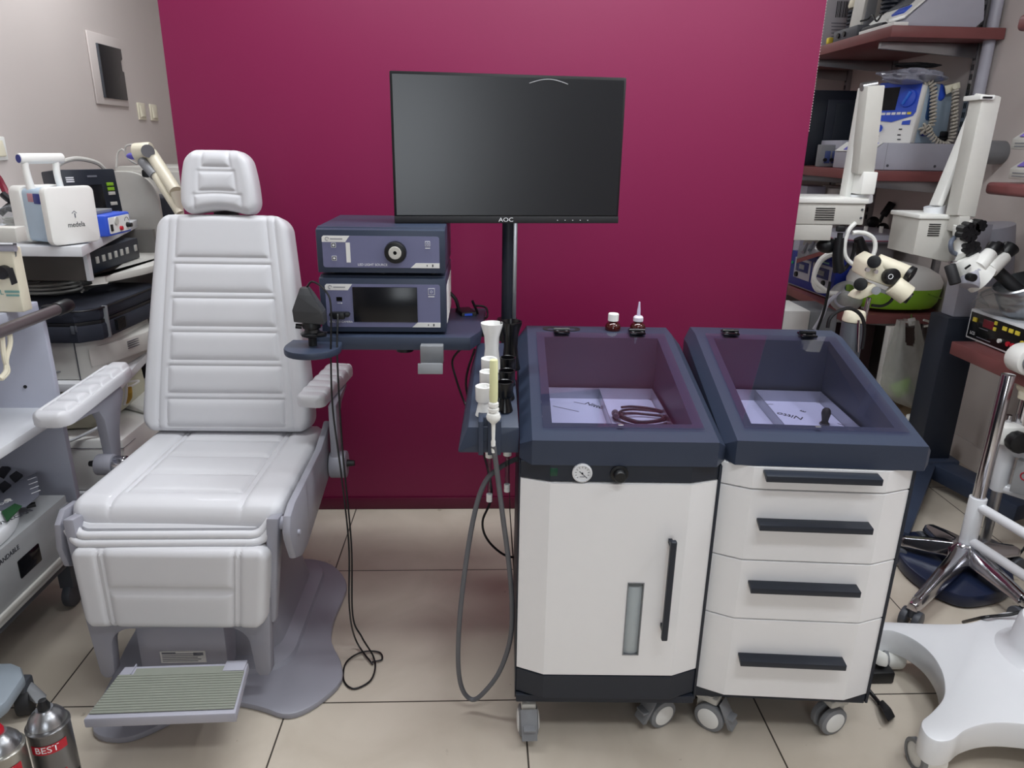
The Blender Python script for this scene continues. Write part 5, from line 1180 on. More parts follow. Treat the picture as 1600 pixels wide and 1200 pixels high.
c_ = fpt(-.055, .065); part('energy_button', G().cyl(c_, (c_[0], c_[1]-.004, c_[2]), .017, n=20), blue, fc_)
fplate('blue_mark', [(.055, .08), (.095, .08), (.095, .10), (.055, .095)], blue)
for u, v in ((.055, .06), (.055, .035), (.06, .015), (-.055, .03)): fplate('small_print', [(u-.008, v-.002), (u+.008, v-.002), (u+.008, v+.003), (u-.008, v+.003)], ink)
part('side_grip', G().prism(rrect(.03, .075, .10, .25, .018), .113, .121, 'YZ', .002), mat('slate_blue', (40, 74, 120), .4), df)
part('side_emblem', G().cyl((.114, .075, .13), (.119, .075, .13), .016, n=20), white, df)
part('cable_socket', G().cyl((.11, .03, .045), (.135, .03, .045), .014, n=14), blueb, df)
# paddle and coiled cord
pdl = thing('defibrillator_paddle', 'blue and cream paddle holder hanging on the side of the defibrillator', 'paddle', U(1468, 150, 'Y', 3.45))
part('paddle_body', G().hull([U(1463, 132, 'Y', 3.46), U(1474, 130, 'Y', 3.46), U(1478, 150, 'Y', 3.46), U(1472, 158, 'Y', 3.46), U(1462, 158, 'Y', 3.46), U(1463, 132, 'Y', 3.52), U(1474, 130, 'Y', 3.52), U(1478, 150, 'Y', 3.52), U(1472, 158, 'Y', 3.52), U(1462, 158, 'Y', 3.52)], .01), blue, pdl, world=True)
part('paddle_clip', G().hull([U(1476, 134, 'Y', 3.44), U(1500, 128, 'Y', 3.44), U(1501, 137, 'Y', 3.44), U(1478, 148, 'Y', 3.44), U(1476, 134, 'Y', 3.47), U(1500, 128, 'Y', 3.47), U(1501, 137, 'Y', 3.47), U(1478, 148, 'Y', 3.47)], .003).cyl(U(1492, 136, 'Y', 3.435), U(1492, 136, 'Y', 3.42), .010, n=14), cream, pdl, world=True)
path = [U(x, y, 'Y', Y) for x, y, Y in ((1442, 130, 3.42), (1455, 128, 3.41), (1459, 145, 3.40), (1458, 170, 3.40), (1457, 190, 3.40), (1450, 203, 3.40), (1443, 206, 3.39), (1441, 199, 3.39), (1449, 198, 3.38), (1455, 212, 3.38), (1466, 223, 3.38), (1479, 226, 3.38), (1488, 214, 3.38), (1491, 190, 3.38), (1492, 165, 3.38), (1493, 140, 3.40))]
def catm(P, sub):
    Q = []
    for i in range(len(P)-1):
        a = P[max(i-1, 0)]; b_ = P[i]; c = P[i+1]; d = P[min(i+2, len(P)-1)]
        for k in range(sub):
            t = k/sub; Q.append(.5*((2*b_)+(c-a)*t+(2*a-5*b_+4*c-d)*t*t+(-a+3*b_-3*c+d)*t**3))
    return Q+[P[-1]]
def coil(P, R0, r, pitch, n=6):
    Q = catm(P, 30); L = 0; out = []; up = None
    for i, p in enumerate(Q):
        if i: L += (p-Q[i-1]).length
        d = (Q[min(i+1, len(Q)-1)]-Q[max(i-1, 0)]).normalized()
        if up is None: up = d.orthogonal().normalized()
        up = (up-d*up.dot(d)).normalized(); out.append((L, p, up.copy(), d.cross(up)))
    tot = out[-1][0]; N = int(tot/pitch*9); pts = []; j = 0
    for k in range(N):
        s = tot*k/N
        while j < len(out)-2 and out[j+1][0] < s: j += 1
        f = (s-out[j][0])/max(1e-9, out[j+1][0]-out[j][0]); p = out[j][1].lerp(out[j+1][1], f); a = 2*PI*s/pitch
        pts.append(p+out[j][2]*R0*math.cos(a)+out[j][3]*R0*math.sin(a))
    return G().tube(pts, r, n=n, sub=1)
ccd = thing('coiled_cable', 'beige coiled cord looping down from the paddle of the defibrillator', 'cord', path[0])
part('coil', coil(path, .0115, .0050, .0155), mat('beige_cord', (190, 184, 172), .5), ccd, world=True)
bq = U(1478, 213, 'Y', 3.46); bs = thing('black_plug_stub', 'black plug lying behind the coiled cord on the long grey box', 'plug', (bq.x, 3.5, ZM+.12))
part('plug_body', G().box((bq.x, 3.50, ZM+.135), (.07, .05, .03), .008).box((bq.x+.005, 3.50, ZM+.160), (.04, .04, .03), .008), blk, bs, world=True)
c = U(1425, 118, 'Y', 3.46)
tb, _ = blob('film_bag', 'grey glossy plastic bag lying on top of the defibrillator', 'bag', (c.x, c.y, c.z-.005), (.13, .10, .035), mat('smoky_bag_plastic', (150, 152, 165), .18, spec=.8), 5, amp=.35)
blob('black_pouch', 'thin black pouch on the grey plastic bag of the defibrillator', 'pouch', (c.x+.02, c.y+.02, c.z+.045), (.10, .05, .012), blkm, 9, amp=.25)
# dark monitor rear and small boxes
dm = thing('dark_cabinet_display', 'large dark navy display seen from behind on the middle shelf beside the partition', 'display', (1.8, 4.1, ZM))
a, b_ = U(1270, 142, 'Y', 4.0), U(1345, 142, 'Y', 4.0)
part('rear_shell', G().b2(SX0-.02, b_.x+.12, 4.0, 4.10, ZM+.002, U(1300, 141, 'Y', 4.0).z, .008), navyd, dm, world=True)
q0, q1 = U(1293, 155, 'Y', 4.0), U(1340, 255, 'Y', 4.0)
part('recess', G().b2(q0.x, b_.x+.10, 3.985, 4.002, q1.z, q0.z, .006), mat('recess_navy', (36, 42, 56), .5), dm, world=True)
part('recess_floor', G().b2(q0.x+.045, b_.x+.095, 3.980, 3.99, q1.z+.01, q0.z-.02, .002), navyd, dm, world=True)
sg = thing('twin_display_box', 'small grey box with two blue displays and three sockets on the middle shelf', 'test box', (1.78, 3.8, ZM))
a, b_, c_ = U(1281, 262, 'X', 1.74), U(1308, 262, 'Y', 3.8), U(1290, 226, 'Y', 3.8)
xa = U(1281, 250, 'Y', 3.78).x; xb = U(1309, 250, 'Y', 3.78).x; zt_ = U(1290, 226, 'Y', 3.78).z
part('box_body', G().b2(xa, xb, 3.78, 3.83, ZM+.001, zt_, .004), greym, sg, world=True)
for k in (0, 1): part('display', G().b2(xa+.022+.037*k, xa+.050+.037*k, 3.777, 3.781, zt_-.09, zt_-.03, .001), mat('blue_lcd', (64, 78, 128), .3), sg, world=True)
for k in (0, 1, 2): part('socket', G().cyl((xa+.025+.034*k, 3.781, ZM+.035), (xa+.025+.034*k, 3.772, ZM+.035), .009, n=14), blk, sg, world=True)
sw_ = thing('violet_label_box', 'small pale box with violet corner label next to the twin display box', 'device', (1.9, 3.7, ZM))
xa = U(1311, 250, 'Y', 3.72).x; xb = U(1332, 250, 'Y', 3.72).x
part('box_body', G().b2(xa, xb, 3.72, 3.95, ZM+.001, ZM+.13, .004), greyl, sw_, world=True)
part('violet_label', G().prism([(xa+.03, ZM+.09), (xb-.002, ZM+.09), (xb-.002, ZM+.125), (xa+.06, ZM+.125)], 3.716, 3.721, 'XZ'), purple, sw_, world=True)
part('box_print', G().b2(xa+.02, xa+.05, 3.717, 3.721, ZM+.05, ZM+.056), inkg, sw_, world=True)
# papers and small boxes below middle shelf (behind the left microscope)
for k, (px, m_, q_) in enumerate(((1262, shelfl, 'pale upright binder far left under the middle shelf'), (1290, white, 'white rolled sheet standing under the middle shelf'), (1309, paperm, 'pale upright folder right of the rolled sheet'))):
    a = U(px, 400, 'Y', 4.2); t = thing(['binder', 'paper_roll', 'folder'][k], q_, 'stationery', (a.x, 4.2, .63))
    if k == 1: part('roll', G().lathe([(0, 0), (.07, 0), (.045, .52), (0, .52)], 24), m_, t); part('roll_end', G().cyl((0, 0, .52), (0, 0, .523), .03), greyc, t)
    else: part('cover', G().b2(-.06, .05, 0, .2, 0, .53, .004), m_, t); part('spine_label', G().b2(-.03, .02, -.002, .001, .3, .4), greyc, t)
# --- lower shelf
ZL = .626
db = thing('electrosurgical_unit', 'deep blue unit with grey panels and two displays on the lowest wall shelf', 'surgical unit', U(1243, 455, 'Z', ZL))
P0, P1 = U(1243, 452, 'Z', ZL), U(1300, 475, 'Z', ZL)
p0 = Vector((1.745, 4.02)); p1 = Vector((1.785, 3.56)); dv = p1-p0; a0 = math.atan2(dv.y, dv.x); L_ = dv.length
db.matrix_basis = T((p0.x, p0.y, ZL)) @ RZ(a0)
Hb = .195
part('case', G().b2(0, L_, 0, .22, .004, Hb, .004), blueb, db)
for k, (u0, u1) in enumerate(((.12, .49), (.53, .93))):
    gpn = part('grey_panel', G().b2(L_*u0, L_*u1, -.003, .001, .055, Hb-.03, .001), greyl, db)
    part('display', G().b2(L_*u0+.02, L_*u1-.02, -.006, -.001, .095, Hb-.045, .001), mat('dark_blue_display', (36, 44, 100), .2), db)
    part('readout', G().b2(L_*u0+.06, L_*u1-.06, -.008, -.004, .11, .135), greym, db)
    part('socket', G().cyl((L_*(u0+.08+.2*k), -.002, .075), (L_*(u0+.08+.2*k), -.012, .075), .014, n=14), blk, db)
part('green_lamp', G().cyl((L_*.06, 0, .13), (L_*.06, -.005, .13), .008, n=12), mat('green_lamp', (40, 170, 110), .3), db)
part('front_print', G().b2(L_*.6, L_*.85, -.003, 0, Hb-.02, Hb-.012), teal, db)
part('bottom_strip', G().b2(0, L_, -.002, 0, .006, .012), steel, db)
lead('white_hose', 'thick white hose looping in front of the deep blue unit', [U(x, y, 'Y', 3.35) for x, y in ((1312, 402), (1300, 398), (1283, 408), (1274, 425), (1271, 440), (1277, 453), (1290, 455))], .011, white, cat='hose')
lead('white_hose', 'second white hose running beside the first into the front of the deep blue unit', [U(x, y, 'Y', 3.3) for x, y in ((1312, 396), (1296, 396), (1280, 408), (1272, 430), (1276, 442), (1288, 452), (1294, 456))], .010, white, cat='hose')
lead('white_tube_loop', 'round loop of white tube hanging below the left microscope box', [U(x, y, 'Y', 2.62) for x, y in ((1337, 348), (1326, 360), (1320, 380), (1321, 400), (1333, 413), (1348, 415), (1360, 406), (1367, 390), (1366, 375), (1356, 366), (1342, 363), (1332, 364))], .008, white, cat='tube')
lead('black_handle_cord', 'black cord bundle hanging between the white hose and the white tube loop', [U(x, y, 'Y', 2.66) for x, y in ((1316, 372), (1312, 395), (1309, 415), (1312, 425), (1322, 418), (1332, 400), (1336, 380))], .007, blk, cat='cord')
hd_ = thing('black_probe_handle', 'black tapered probe handle hanging under the left microscope box', 'handle', U(1312, 400, 'Y', 2.62))
part('handle_body', G().tube([U(1312, 372, 'Y', 2.62), U(1309, 400, 'Y', 2.62), U(1311, 424, 'Y', 2.62)], lambda t: .016+.006*t, n=14), blk, hd_, world=True); part('handle_neck', G().cyl(U(1313, 364, 'Y', 2.62), U(1312, 374, 'Y', 2.62), .010), blkm, hd_, world=True)
lead('black_cable_pair', 'thin black cable dropping past the breathing mask to the drawer trolley', [U(x, y, 'Y', 2.9) for x, y in ((1297, 440), (1292, 465), (1286, 490), (1277, 515))], .006, blk)
lead('clear_hose_pair', 'pale clear hose curving down from the breathing mask', [U(x, y, 'Y', 2.95) for x, y in ((1306, 462), (1292, 475), (1284, 495), (1272, 515))], .009, greyl, cat='hose')
mk = thing('breathing_mask', 'clear breathing mask with short tube lying before the deep blue unit', 'mask', U(1323, 465, 'Y', 3.36))
c = U(1323, 455, 'Y', 3.36)
part('mask_shell', G().lathe([(.02, .10), (.035, .09), (.062, .055), (.075, .02), (.078, .0), (.074, 0), (.070, .02), (.055, .055), (.03, .085)], 28, T((c.x, c.y, c.z-.03)) @ RX(.9) @ RY(-.3)), clear('mask_film', (225, 228, 228), 1.4, .1, 1.35), mk, world=True)
part('mask_rim', G().tube([U(1310+14*math.cos(R(a))+9, 468+12*math.sin(R(a)), 'Y', 3.30) for a in range(0, 361, 30)], .006, n=8), greyl, mk, world=True)
part('mask_port', G().tube([U(1296, 458, 'Y', 3.33), U(1315, 459, 'Y', 3.31), U(1326, 463, 'Y', 3.30)], .012, n=12), white, mk, world=True)
# green cooler
cl = thing('green_cooler', 'white and lime green rounded suction cooler box with handle slot on the lowest wall shelf', 'cooler', (2.0, 3.40, ZL))
def ring(rx, ry, z, cx=0, cy=0, p=2.6, n=48):
    out = []
    for i in range(n):
        a = 2*PI*i/n; c, s = math.cos(a), math.sin(a); k = (abs(c)**p+abs(s)**p)**(-1/p); out.append((cx+rx*k*c, cy+ry*k*s, z))
    return out
def loft(rings, cap=True):
    g = G(); b = g.bm; RR = [[b.verts.new(p) for p in r] for r in rings]
    for A, B in zip(RR, RR[1:]):
        for i in range(len(A)): b.faces.new((A[i], A[(i+1) % len(A)], B[(i+1) % len(B)], B[i]))
    b.faces.new(RR[0][::-1]); b.faces.new(RR[-1]); bmesh.ops.recalc_face_normals(b, faces=b.faces); return g
part('green_base', loft([ring(.14, .10, .012), ring(.185, .13, .02), ring(.205, .145, .05), ring(.212, .15, .10), ring(.212, .15, .115)]), green, cl)
part('white_lid', loft([ring(.213, .151, .115), ring(.215, .152, .14), ring(.20, .14, .175, -.005), ring(.16, .115, .205, -.02), ring(.09, .07, .225, -.04), ring(.02, .02, .229, -.04)]), white, cl)
for s in (-1, 1): part('foot', G().cyl((s*.13, -.02, 0), (s*.13, -.02, .014), .02), white, cl)
part('handle_slot', G().hull([(.06, -.115, .172), (.13, -.10, .166), (.06, -.07, .198), (.12, -.06, .19), (.07, -.118, .165), (.12, -.105, .16), (.075, -.05, .2), (.11, -.05, .193)], .004), greym, cl)
part('green_ridge', G().tube([(.09, -.150, .10), (.13, -.145, .085), (.18, -.115, .072)], .003, n=6), mat('shade_green', (112, 158, 38), .4), cl)
# kidney tray device, small microscope, beige base behind
kd = thing('kidney_dish_stand', 'grey drum with flat lipped lid and chrome knobs behind the green cooler', 'steriliser', (2.0, 3.75, ZL))
part('drum', loft([ring(.15, .13, 0), ring(.15, .13, .27), ring(.17, .15, .29)]), mat('dull_grey_drum', (128, 124, 126), .5), kd)
part('lid', loft([ring(.19, .16, .29), ring(.20, .17, .305), ring(.19, .16, .33), ring(.12, .10, .345)]), greyl, kd)
part('coloured_seal', G().tube([(p[0], p[1], p[2]) for p in ring(.202, .172, .302, n=40)+[ring(.202, .172, .302)[0]]], .004, n=6, sub=1), mat('mauve_seal', (150, 96, 110), .4), kd)
for x in (-.06, .02): part('lid_pin', G().cyl((x, -.12, .33), (x, -.12, .37), .010, n=12), white, kd)
part('lid_knob', G().sph((.20, -.06, .31), .03), greyc, kd)
bm_ = thing('beige_bench_microscope', 'beige bench microscope with raised black eyepiece tube behind the drum', 'microscope', (2.02, 4.3, ZL+.0))
part('microscope_foot', G().hull([(-.16, -.12, .0), (.14, -.12, 0), (-.16, .14, 0), (.14, .14, 0), (-.12, -.09, .40), (.10, -.09, .40), (-.12, .10, .40), (.10, .10, .40)], .012), mat('taupe_plastic', (172, 166, 158), .45), bm_)
part('eyepiece_tube', G().tube([U(1372, 352, 'Y', 3.9), U(1380, 336, 'Y', 3.9)], .009, n=10, sub=1).cyl(U(1380, 337, 'Y', 3.9), U(1394, 317, 'Y', 3.9), .020, n=18, bev=.003), blk, bm_, world=True)
for px, py in ((1364, 347), (1379, 357), (1299, 383)):
    c = U(px, py, 'Y', 3.88); part('focus_knob', G().sph(c, .034, (1, .7, .9)), blk, bm_, world=True)
part('black_grip', G().tube([U(1341, 372, 'Y', 3.3), U(1345, 385, 'Y', 3.3), U(1350, 402, 'Y', 3.3)], lambda t: .020+.012*t, n=14), blk, bm_, world=True)
part('stage_arm', G().tube([U(1352, 378, 'Y', 3.9), U(1366, 360, 'Y', 3.9), U(1373, 348, 'Y', 3.9)], .022, n=12), greyc, bm_, world=True)
bk = thing('brown_tray', 'tilted dark wooden tray with mixed steel instruments beside the partition', 'tray', U(1270, 395, 'Y', 3.6))
q = [U(1245, 405, 'Y', 3.5), U(1308, 385, 'Y', 3.3), U(1320, 372, 'Y', 3.7), U(1248, 385, 'Y', 4.0)]
part('tray_board', G().hull([v for v in q]+[v-Vector((0, 0, .02)) for v in q]), brown, bk, world=True)
part('tray_lining', G().hull([v*.97+.03*q[0]+Vector((0, .0, .004)) for v in q]+[v*.97+.03*q[0]+Vector((0, 0, .001)) for v in q]), steel, bk, world=True)
for k in range(5):
    a = q[0].lerp(q[1], .1+.18*k); b_ = q[3].lerp(q[2], .2+.15*k); part('instrument', G().cyl(a.lerp(b_, .2)+Vector((0, 0, .014)), a.lerp(b_, .85)+Vector((0, 0, .014)), .008, n=10), [steel, greyd, white, blkm, steel][k], bk, world=True)
# dark cupboard and posts under the lowest shelf
uc = thing('dark_cupboard', 'dark brown cupboard under the lowest wall shelf', 'cupboard', (1.9, 3.8, 0))
part('cupboard_body', G().b2(1.80, 1.98, 3.45, 4.5, .0, .575, .003), mat('dark_brown_board', (52, 34, 36), .5), uc, world=True)
part('cupboard_base', G().b2(1.79, 1.99, 3.44, 4.51, 0, .04, .002), brown, uc, world=True)
pp = thing('printed_packages', 'stack of printed white packages beside the partition behind the drawer trolley', 'packages', U(1255, 505, 'Y', 3.3))
a = U(1243, 500, 'Y', 3.25); b_ = U(1268, 500, 'Y', 3.25)
part('package', G().b2(a.x-.08, b_.x-.01, 3.25, 3.5, .0, U(1255, 486, 'Y', 3.25).z, .004), paperm, pp, world=True)
part('package_print', G().b2(a.x+.01, a.x+.05, 3.247, 3.251, .40, .50).b2(a.x+.06, a.x+.065, 3.247, 3.251, .38, .52), inkg, pp, world=True)
pp2 = thing('grey_carton', 'grey carton with dark print behind the left trolley hinge of the drawer trolley', 'carton', U(1285, 505, 'Y', 3.3))
a = U(1266, 500, 'Y', 3.35); b_ = U(1302, 500, 'Y', 3.35)
part('carton_body', G().b2(a.x, b_.x+.02, 3.35, 3.6, .0, U(1255, 490, 'Y', 3.3).z, .004), greym, pp2, world=True)
part('carton_print', G().b2(a.x+.04, a.x+.07, 3.347, 3.351, .40, .50), ink, pp2, world=True)
wpst = thing('white_shelf_post', 'white flat post standing below the green cooler', 'post', U(1400, 560, 'Y', 3.22))
a, b_ = U(1386, 520, 'Y', 3.22), U(1409, 520, 'Y', 3.22)
part('post_body', G().b2(a.x, b_.x, 3.20, 3.24, .02, .575, .002), white, wpst, world=True); part('post_foot', G().b2(a.x-.01, b_.x+.01, 3.19, 3.25, .0, .02), greyc, wpst, world=True)
# shopping bag with a green bottle
bg = thing('shopping_bag', 'milky plastic shopping bag with a green bottle inside, hanging below the lowest wall shelf', 'shopping bag', U(1415, 560, 'Y', 3.14))
YBg = 3.13
LB_ = [(1403, 500), (1398, 520), (1390, 545), (1380, 575), (1376, 600), (1382, 615), (1398, 628), (1415, 634)]
RB_ = [(1434, 500), (1440, 525), (1447, 552), (1452, 580), (1457, 605), (1455, 620), (1443, 628), (1424, 634)]
def bagf(u, v):
    k = min(v*7, 6.999); i = int(k); f = k-i
    l = Vector(LB_[i]).lerp(Vector(LB_[i+1]), f); r = Vector(RB_[i]).lerp(Vector(RB_[i+1]), f)
    a = 2*PI*u; c = .5-.5*math.cos(a) ; p = U(l.x+(r.x-l.x)*c, l.y+(r.y-l.y)*c, 'Y', YBg)
    depth = .055*math.sin(a)*(.25+.9*math.sin(PI*min(1, v*.62+.05)))
    wv = .006*math.sin(5*a+6*v)+.003*math.sin(9*a+5*v)
    p.y += depth+wv*(1-.4*v); return p
g = G().grid(bagf, 72, 44, wrap=True)
# handle cut out
b = g.bm; b.faces.ensure_lookup_table()
dead = []
for f in b.faces:
    c = f.calc_center_median(); s = c-Vector((0, 0, CAM_H)); px = 800+F_PX*s.dot(CR)/s.dot(_f); py = 600-F_PX*s.dot(CU)/s.dot(_f)
    if 1415 < px < 1429 and 506 < py < 541 - (abs(px-1422)-3 if abs(px-1422) > 3 else 0)*1.5: dead.append(f)
bmesh.ops.delete(b, geom=dead, context='FACES')
part('bag_film', g, bagw, bg, world=True, sharp=60)
part('bag_knot', G().hull([U(1418, 498, 'Y', 3.12), U(1430, 496, 'Y', 3.12), U(1432, 508, 'Y', 3.12), U(1420, 510, 'Y', 3.12), U(1418, 498, 'Y', 3.15), U(1430, 496, 'Y', 3.15), U(1432, 508, 'Y', 3.15), U(1420, 510, 'Y', 3.15)], .004).tube([U(1443, 500, 'Y', 3.13), U(1452, 503, 'Y', 3.13), U(1453, 508, 'Y', 3.13), U(1444, 510, 'Y', 3.13)], .005, n=8), paperm, bg, world=True)
part('bag_hook', G().cyl(U(1424, 492, 'Y', 3.20), U(1424, 500, 'Y', 3.13), .004, n=8), steel, bg, world=True)
gbt = thing('green_bottle', 'pale green bottle lying inside the milky shopping bag', 'bottle', U(1420, 610, 'Y', YBg))
part('bottle_body', G().cyl(U(1395, 612, 'Y', YBg+.02), U(1425, 600, 'Y', YBg-.0), .036, n=24, bev=.008), mat('pale_green_plastic', (150, 205, 70), .4), gbt, world=True)
part('bottle_rim', G().lathe([(.024, 0), (.034, 0), (.034, .02), (.024, .02)], 24, T(U(1428, 604, 'Y', YBg-.015)) @ RX(1.3)), mat('grey_green_rim', (96, 120, 96), .4), gbt, world=True)
# ================================================================ right wall near shelves
q1, q2 = U(1540, 284, 'X', 1.80), U(1487, 533, 'X', 1.80)
ns = thing('upper_side_shelf', 'reddish brown rounded shelf high at the right edge with two violet label boxes', 'shelf', (2.0, 2.0, q1.z))
part('shelf_board', G().b2(1.80, XR-.002, 1.0, q1.y, q1.z-.042, q1.z, .014, 4), brown, ns, world=True)
part('shelf_bracket', G().b2(1.95, XR-.002, 1.55, 1.57, q1.z-.10, q1.z-.043, .002), steel, ns, world=True)
def vbox(label, px, py0, py1):
    a = U(px, py1, 'X', 1.845); b_ = U(px, py0, 'X', 1.845)
    t = thing('violet_top_box', label, 'device', (1.9, a.y, a.z), 0, 'violet label boxes at the right edge')
    y1 = a.y; z0, z1 = a.z, b_.z
    part('box_body', G().hull([(1.845, y1, z0), (2.12, y1, z0), (1.845, y1-.30, z0), (2.12, y1-.30, z0), (1.845, y1, z0+.035), (1.845, y1-.30, z0+.035), (1.915, y1, z0+.085), (1.915, y1-.30, z0+.085), (2.12, y1, z0+.085), (2.12, y1-.30, z0+.085)], .004), greyc, t, world=True)
    part('violet_label', G().hull([(1.850, y1-.03, z0+.0415), (1.905, y1-.03, z0+.081), (1.850, y1-.27, z0+.0415), (1.905, y1-.27, z0+.081), (1.847, y1-.03, z0+.043), (1.902, y1-.03, z0+.083), (1.847, y1-.27, z0+.043), (1.902, y1-.27, z0+.083)]), mat('violet_face', (124, 104, 190), .5), t, world=True)
    part('front_vents', G().b2(1.843, 1.846, y1-.29, y1-.02, z0+.008, z0+.012).b2(1.843, 1.846, y1-.29, y1-.02, z0+.018, z0+.022), greym, t, world=True)
    return t
vb = vbox('lower violet labelled box on the rounded brown shelf at the right edge', 1574, 255, 279)
vb.location.z += 0
vt = dup(vb, vb.matrix_basis.copy(), 'upper violet labelled box, stacked above the lower one at the right edge', 'violet label boxes at the right edge')
vt.matrix_basis = T((0, .02, .098)) @ vb.matrix_basis
pk = thing('upper_pink_roll', 'pale rounded shelf edge high at the right border of the room', 'shelf', U(1590, 33, 'X', 1.9))
q = U(1588, 33, 'X', 1.9)
part('shelf_board', G().b2(1.90, XR-.002, q.y-.9, q.y, q.z-.035, q.z+.02, .018, 4), brown, pk, world=True); part('shelf_bracket', G().b2(1.98, XR-.002, q.y-.4, q.y-.38, q.z-.09, q.z-.036, .002), steel, pk, world=True)
# lower side shelf with black fronted unit
ls = thing('lower_side_shelf', 'reddish brown side shelf carrying the black fronted laser unit', 'shelf', (2.0, 2.2, q2.z))
part('shelf_board', G().b2(1.80, XR-.002, 1.5, q2.y, q2.z-.05, q2.z, .003), brown, ls, world=True)
part('shelf_bracket', G().b2(1.9, XR-.002, 2.3, 2.32, q2.z-.11, q2.z-.051, .002), steel, ls, world=True)
zb0 = q2.z+.006
e1, e2 = U(1508, 526, 'Z', zb0), U(1582, 556, 'Z', zb0)
dv = e2-e1; a0 = math.atan2(dv.y, dv.x); L_ = .37
lc = thing('laser_control_unit', 'white boxed unit with black front, red display and yellow keys on the lower side shelf', 'control unit', (e1.x, e1.y, q2.z+.001), a0)
Hc = .118
part('case', G().b2(0, L_, 0, .28, .004, Hc, .004), whiteg, lc)
bf = part('front_panel', G().b2(.010, L_-.010, -.002, .001, .012, Hc-.010, .0008), navyd if False else blkg, lc, label='black front panel')
def fl(nm, x, z, w_, h_, m, t_=.004): return part(nm, G().b2(x-w_/2, x+w_/2, -.0025-t_, -.0015, z-h_/2, z+h_/2, .0006, 1), m, bf)
fl('yellow_key', .040, .083, .020, .016, yellow); fl('red_display', .117, .082, .058, .030, redm if False else mat('red_display', (120, 22, 40), .25), .002)
for z in (.096, .074): fl('yellow_key', .155, z, .012, .013, yellow)
for k in range(3): fl('yellow_key', .205+.033*k, .088, .020, .014, yellow)
text('logo_lettering', 'LCS', .017, inkw, bf, T((.040, -.0032, .030)) @ RX(PI/2))
for k in range(2): fl('print_line', .105-.01*k, .022+.036*k, .08-.03*k, .003, inkg, .0005)
part('red_socket', G().cyl((.238, -.001, .040), (.238, -.008, .040), .009, n=14), redm, bf); part('red_socket', G().cyl((.262, -.001, .040), (.262, -.008, .040), .009, n=14), redm, bf)
part('white_socket', G().cyl((.195, -.001, .040), (.195, -.010, .040), .008, n=14), white, bf)
for z in (.060, .036): part('yellow_lamp', G().cyl((.302, -.001, z), (.302, -.006, z), .009, n=14), yellow, bf)
# steel bowl in film on the unit
c = U(1590, 480, 'X', 1.95)
sbw = thing('wrapped_steel_bowl', 'ribbed steel bowl wrapped in clear film on the white boxed unit', 'bowl', (c.x, c.y, q2.z+Hc))
part('bowl', G().lathe([(0, 0), (.06, 0), (.075, .02), (.078, .06), (.076, .065), (.079, .075), (.076, .085), (.079, .11), (.083, .115), (.078, .12), (.07, .03), (0, .02)], 32, T((.02, -.02, .03)) @ RY(-.5)), steel, sbw)
tt, fl_ = blob('tmp', 'x', 'y', (0, 0, .06), (.12, .11, .055), bagm, 11, amp=.3)
fl_.parent = sbw; fl_.matrix_parent_inverse = Matrix(); fl_.location = (-.02, .0, .0); bpy.data.objects.remove(tt)
# ================================================================ microscope stands
def mcol(name, label, loc): return thing(name, label, 'microscope', loc)
# left microscope (its column stands behind the drawer trolley)
lm_ = mcol('surgical_microscope', 'white surgical microscope stand with vented box and folded arm beside the partition', (1.24, 2.72, 0))
def lW(n, g, m, **k): return part(n, g, m, lm_, world=True, **k)
zA = U(1300, 318, 'Y', 2.62).z; zB = U(1300, 372, 'Y', 2.62).z
xr = U(1350, 340, 'Y', 2.62).x
lW('control_box', G().b2(1.05, xr-.11, 2.621, 2.799, zB-.01, zA-.076, .004).b2(1.05, xr, 2.62, 2.80, zA-.075, zA, .004), greyc)
lW('box_lid', G().b2(1.045, xr+.006, 2.612, 2.81, zA, zA+.022, .006), white)
g = G(); q = U(1275, 325, 'Y', 2.62); q_ = U(1305, 325, 'Y', 2.62)
for k in range(6): g.b2(q.x, q_.x, 2.617, 2.621, q.z-.008*k-.002, q.z-.008*k+.001)
lW('box_vents', g, blk)
q = U(1318, 345, 'Y', 2.6); lW('plug', G().box((q.x, 2.612, q.z-.03), (.03, .02, .02), .004), blk)
for k in range(2): lW('edge_screw', G().cyl((xr-.012, 2.621, zA-.02-.03*k), (xr-.012, 2.616, zA-.02-.03*k), .004, n=10), greyd)
lW('arm_socket', G().cyl(U(1346, 318, 'Y', 2.66), U(1346, 302, 'Y', 2.66), .038, n=24, bev=.003), whiteg)
lW('socket_block', G().b2(U(1338, 290, 'Y', 2.64).x, U(1360, 290, 'Y', 2.64).x, 2.60, 2.70, U(1346, 303, 'Y', 2.64).z, U(1346, 268, 'Y', 2.64).z, .004), white)
def beam(pts_near, w_, par, m=white, nm='arm_beam'):
    a, b_, n_ = pts_near; a = Vector(a); b_ = Vector(b_); d = (b_-a).normalized(); s = Vector((1, 0, 0)); s = (s-d*s.dot(d)).normalized(); t = d.cross(s)
    P = []
    for p in (a, b_):
        for i in (-1, 1):
            for j in (-1, 1): P.append(p+s*i*w_[0]/2+t*j*w_[1]/2)
    return part(nm, G().hull(P, .004), m, par, world=True)
beam((U(1347, 270, 'Y', 2.64), U(1363, 134, 'Y', 2.62), 0), (.060, .06), lm_, greyc)
beam((U(1318, 318, 'Y', 2.70), U(1350, 138, 'Y', 2.66), 0), (.022, .05), lm_, white)
beam((U(1324, 318, 'Y', 2.72), U(1354, 142, 'Y', 2.68), 0), (.020, .05), lm_, blk, 'arm_rubber_edge')
lW('arm_joint', G().cyl(U(1346, 136, 'Y', 2.63), U(1369, 132, 'Y', 2.63), .014, n=16), steel)
lW('column', G().cyl((1.16, 2.74, .07), (1.16, 2.74, zB), .03, n=20), greyd)
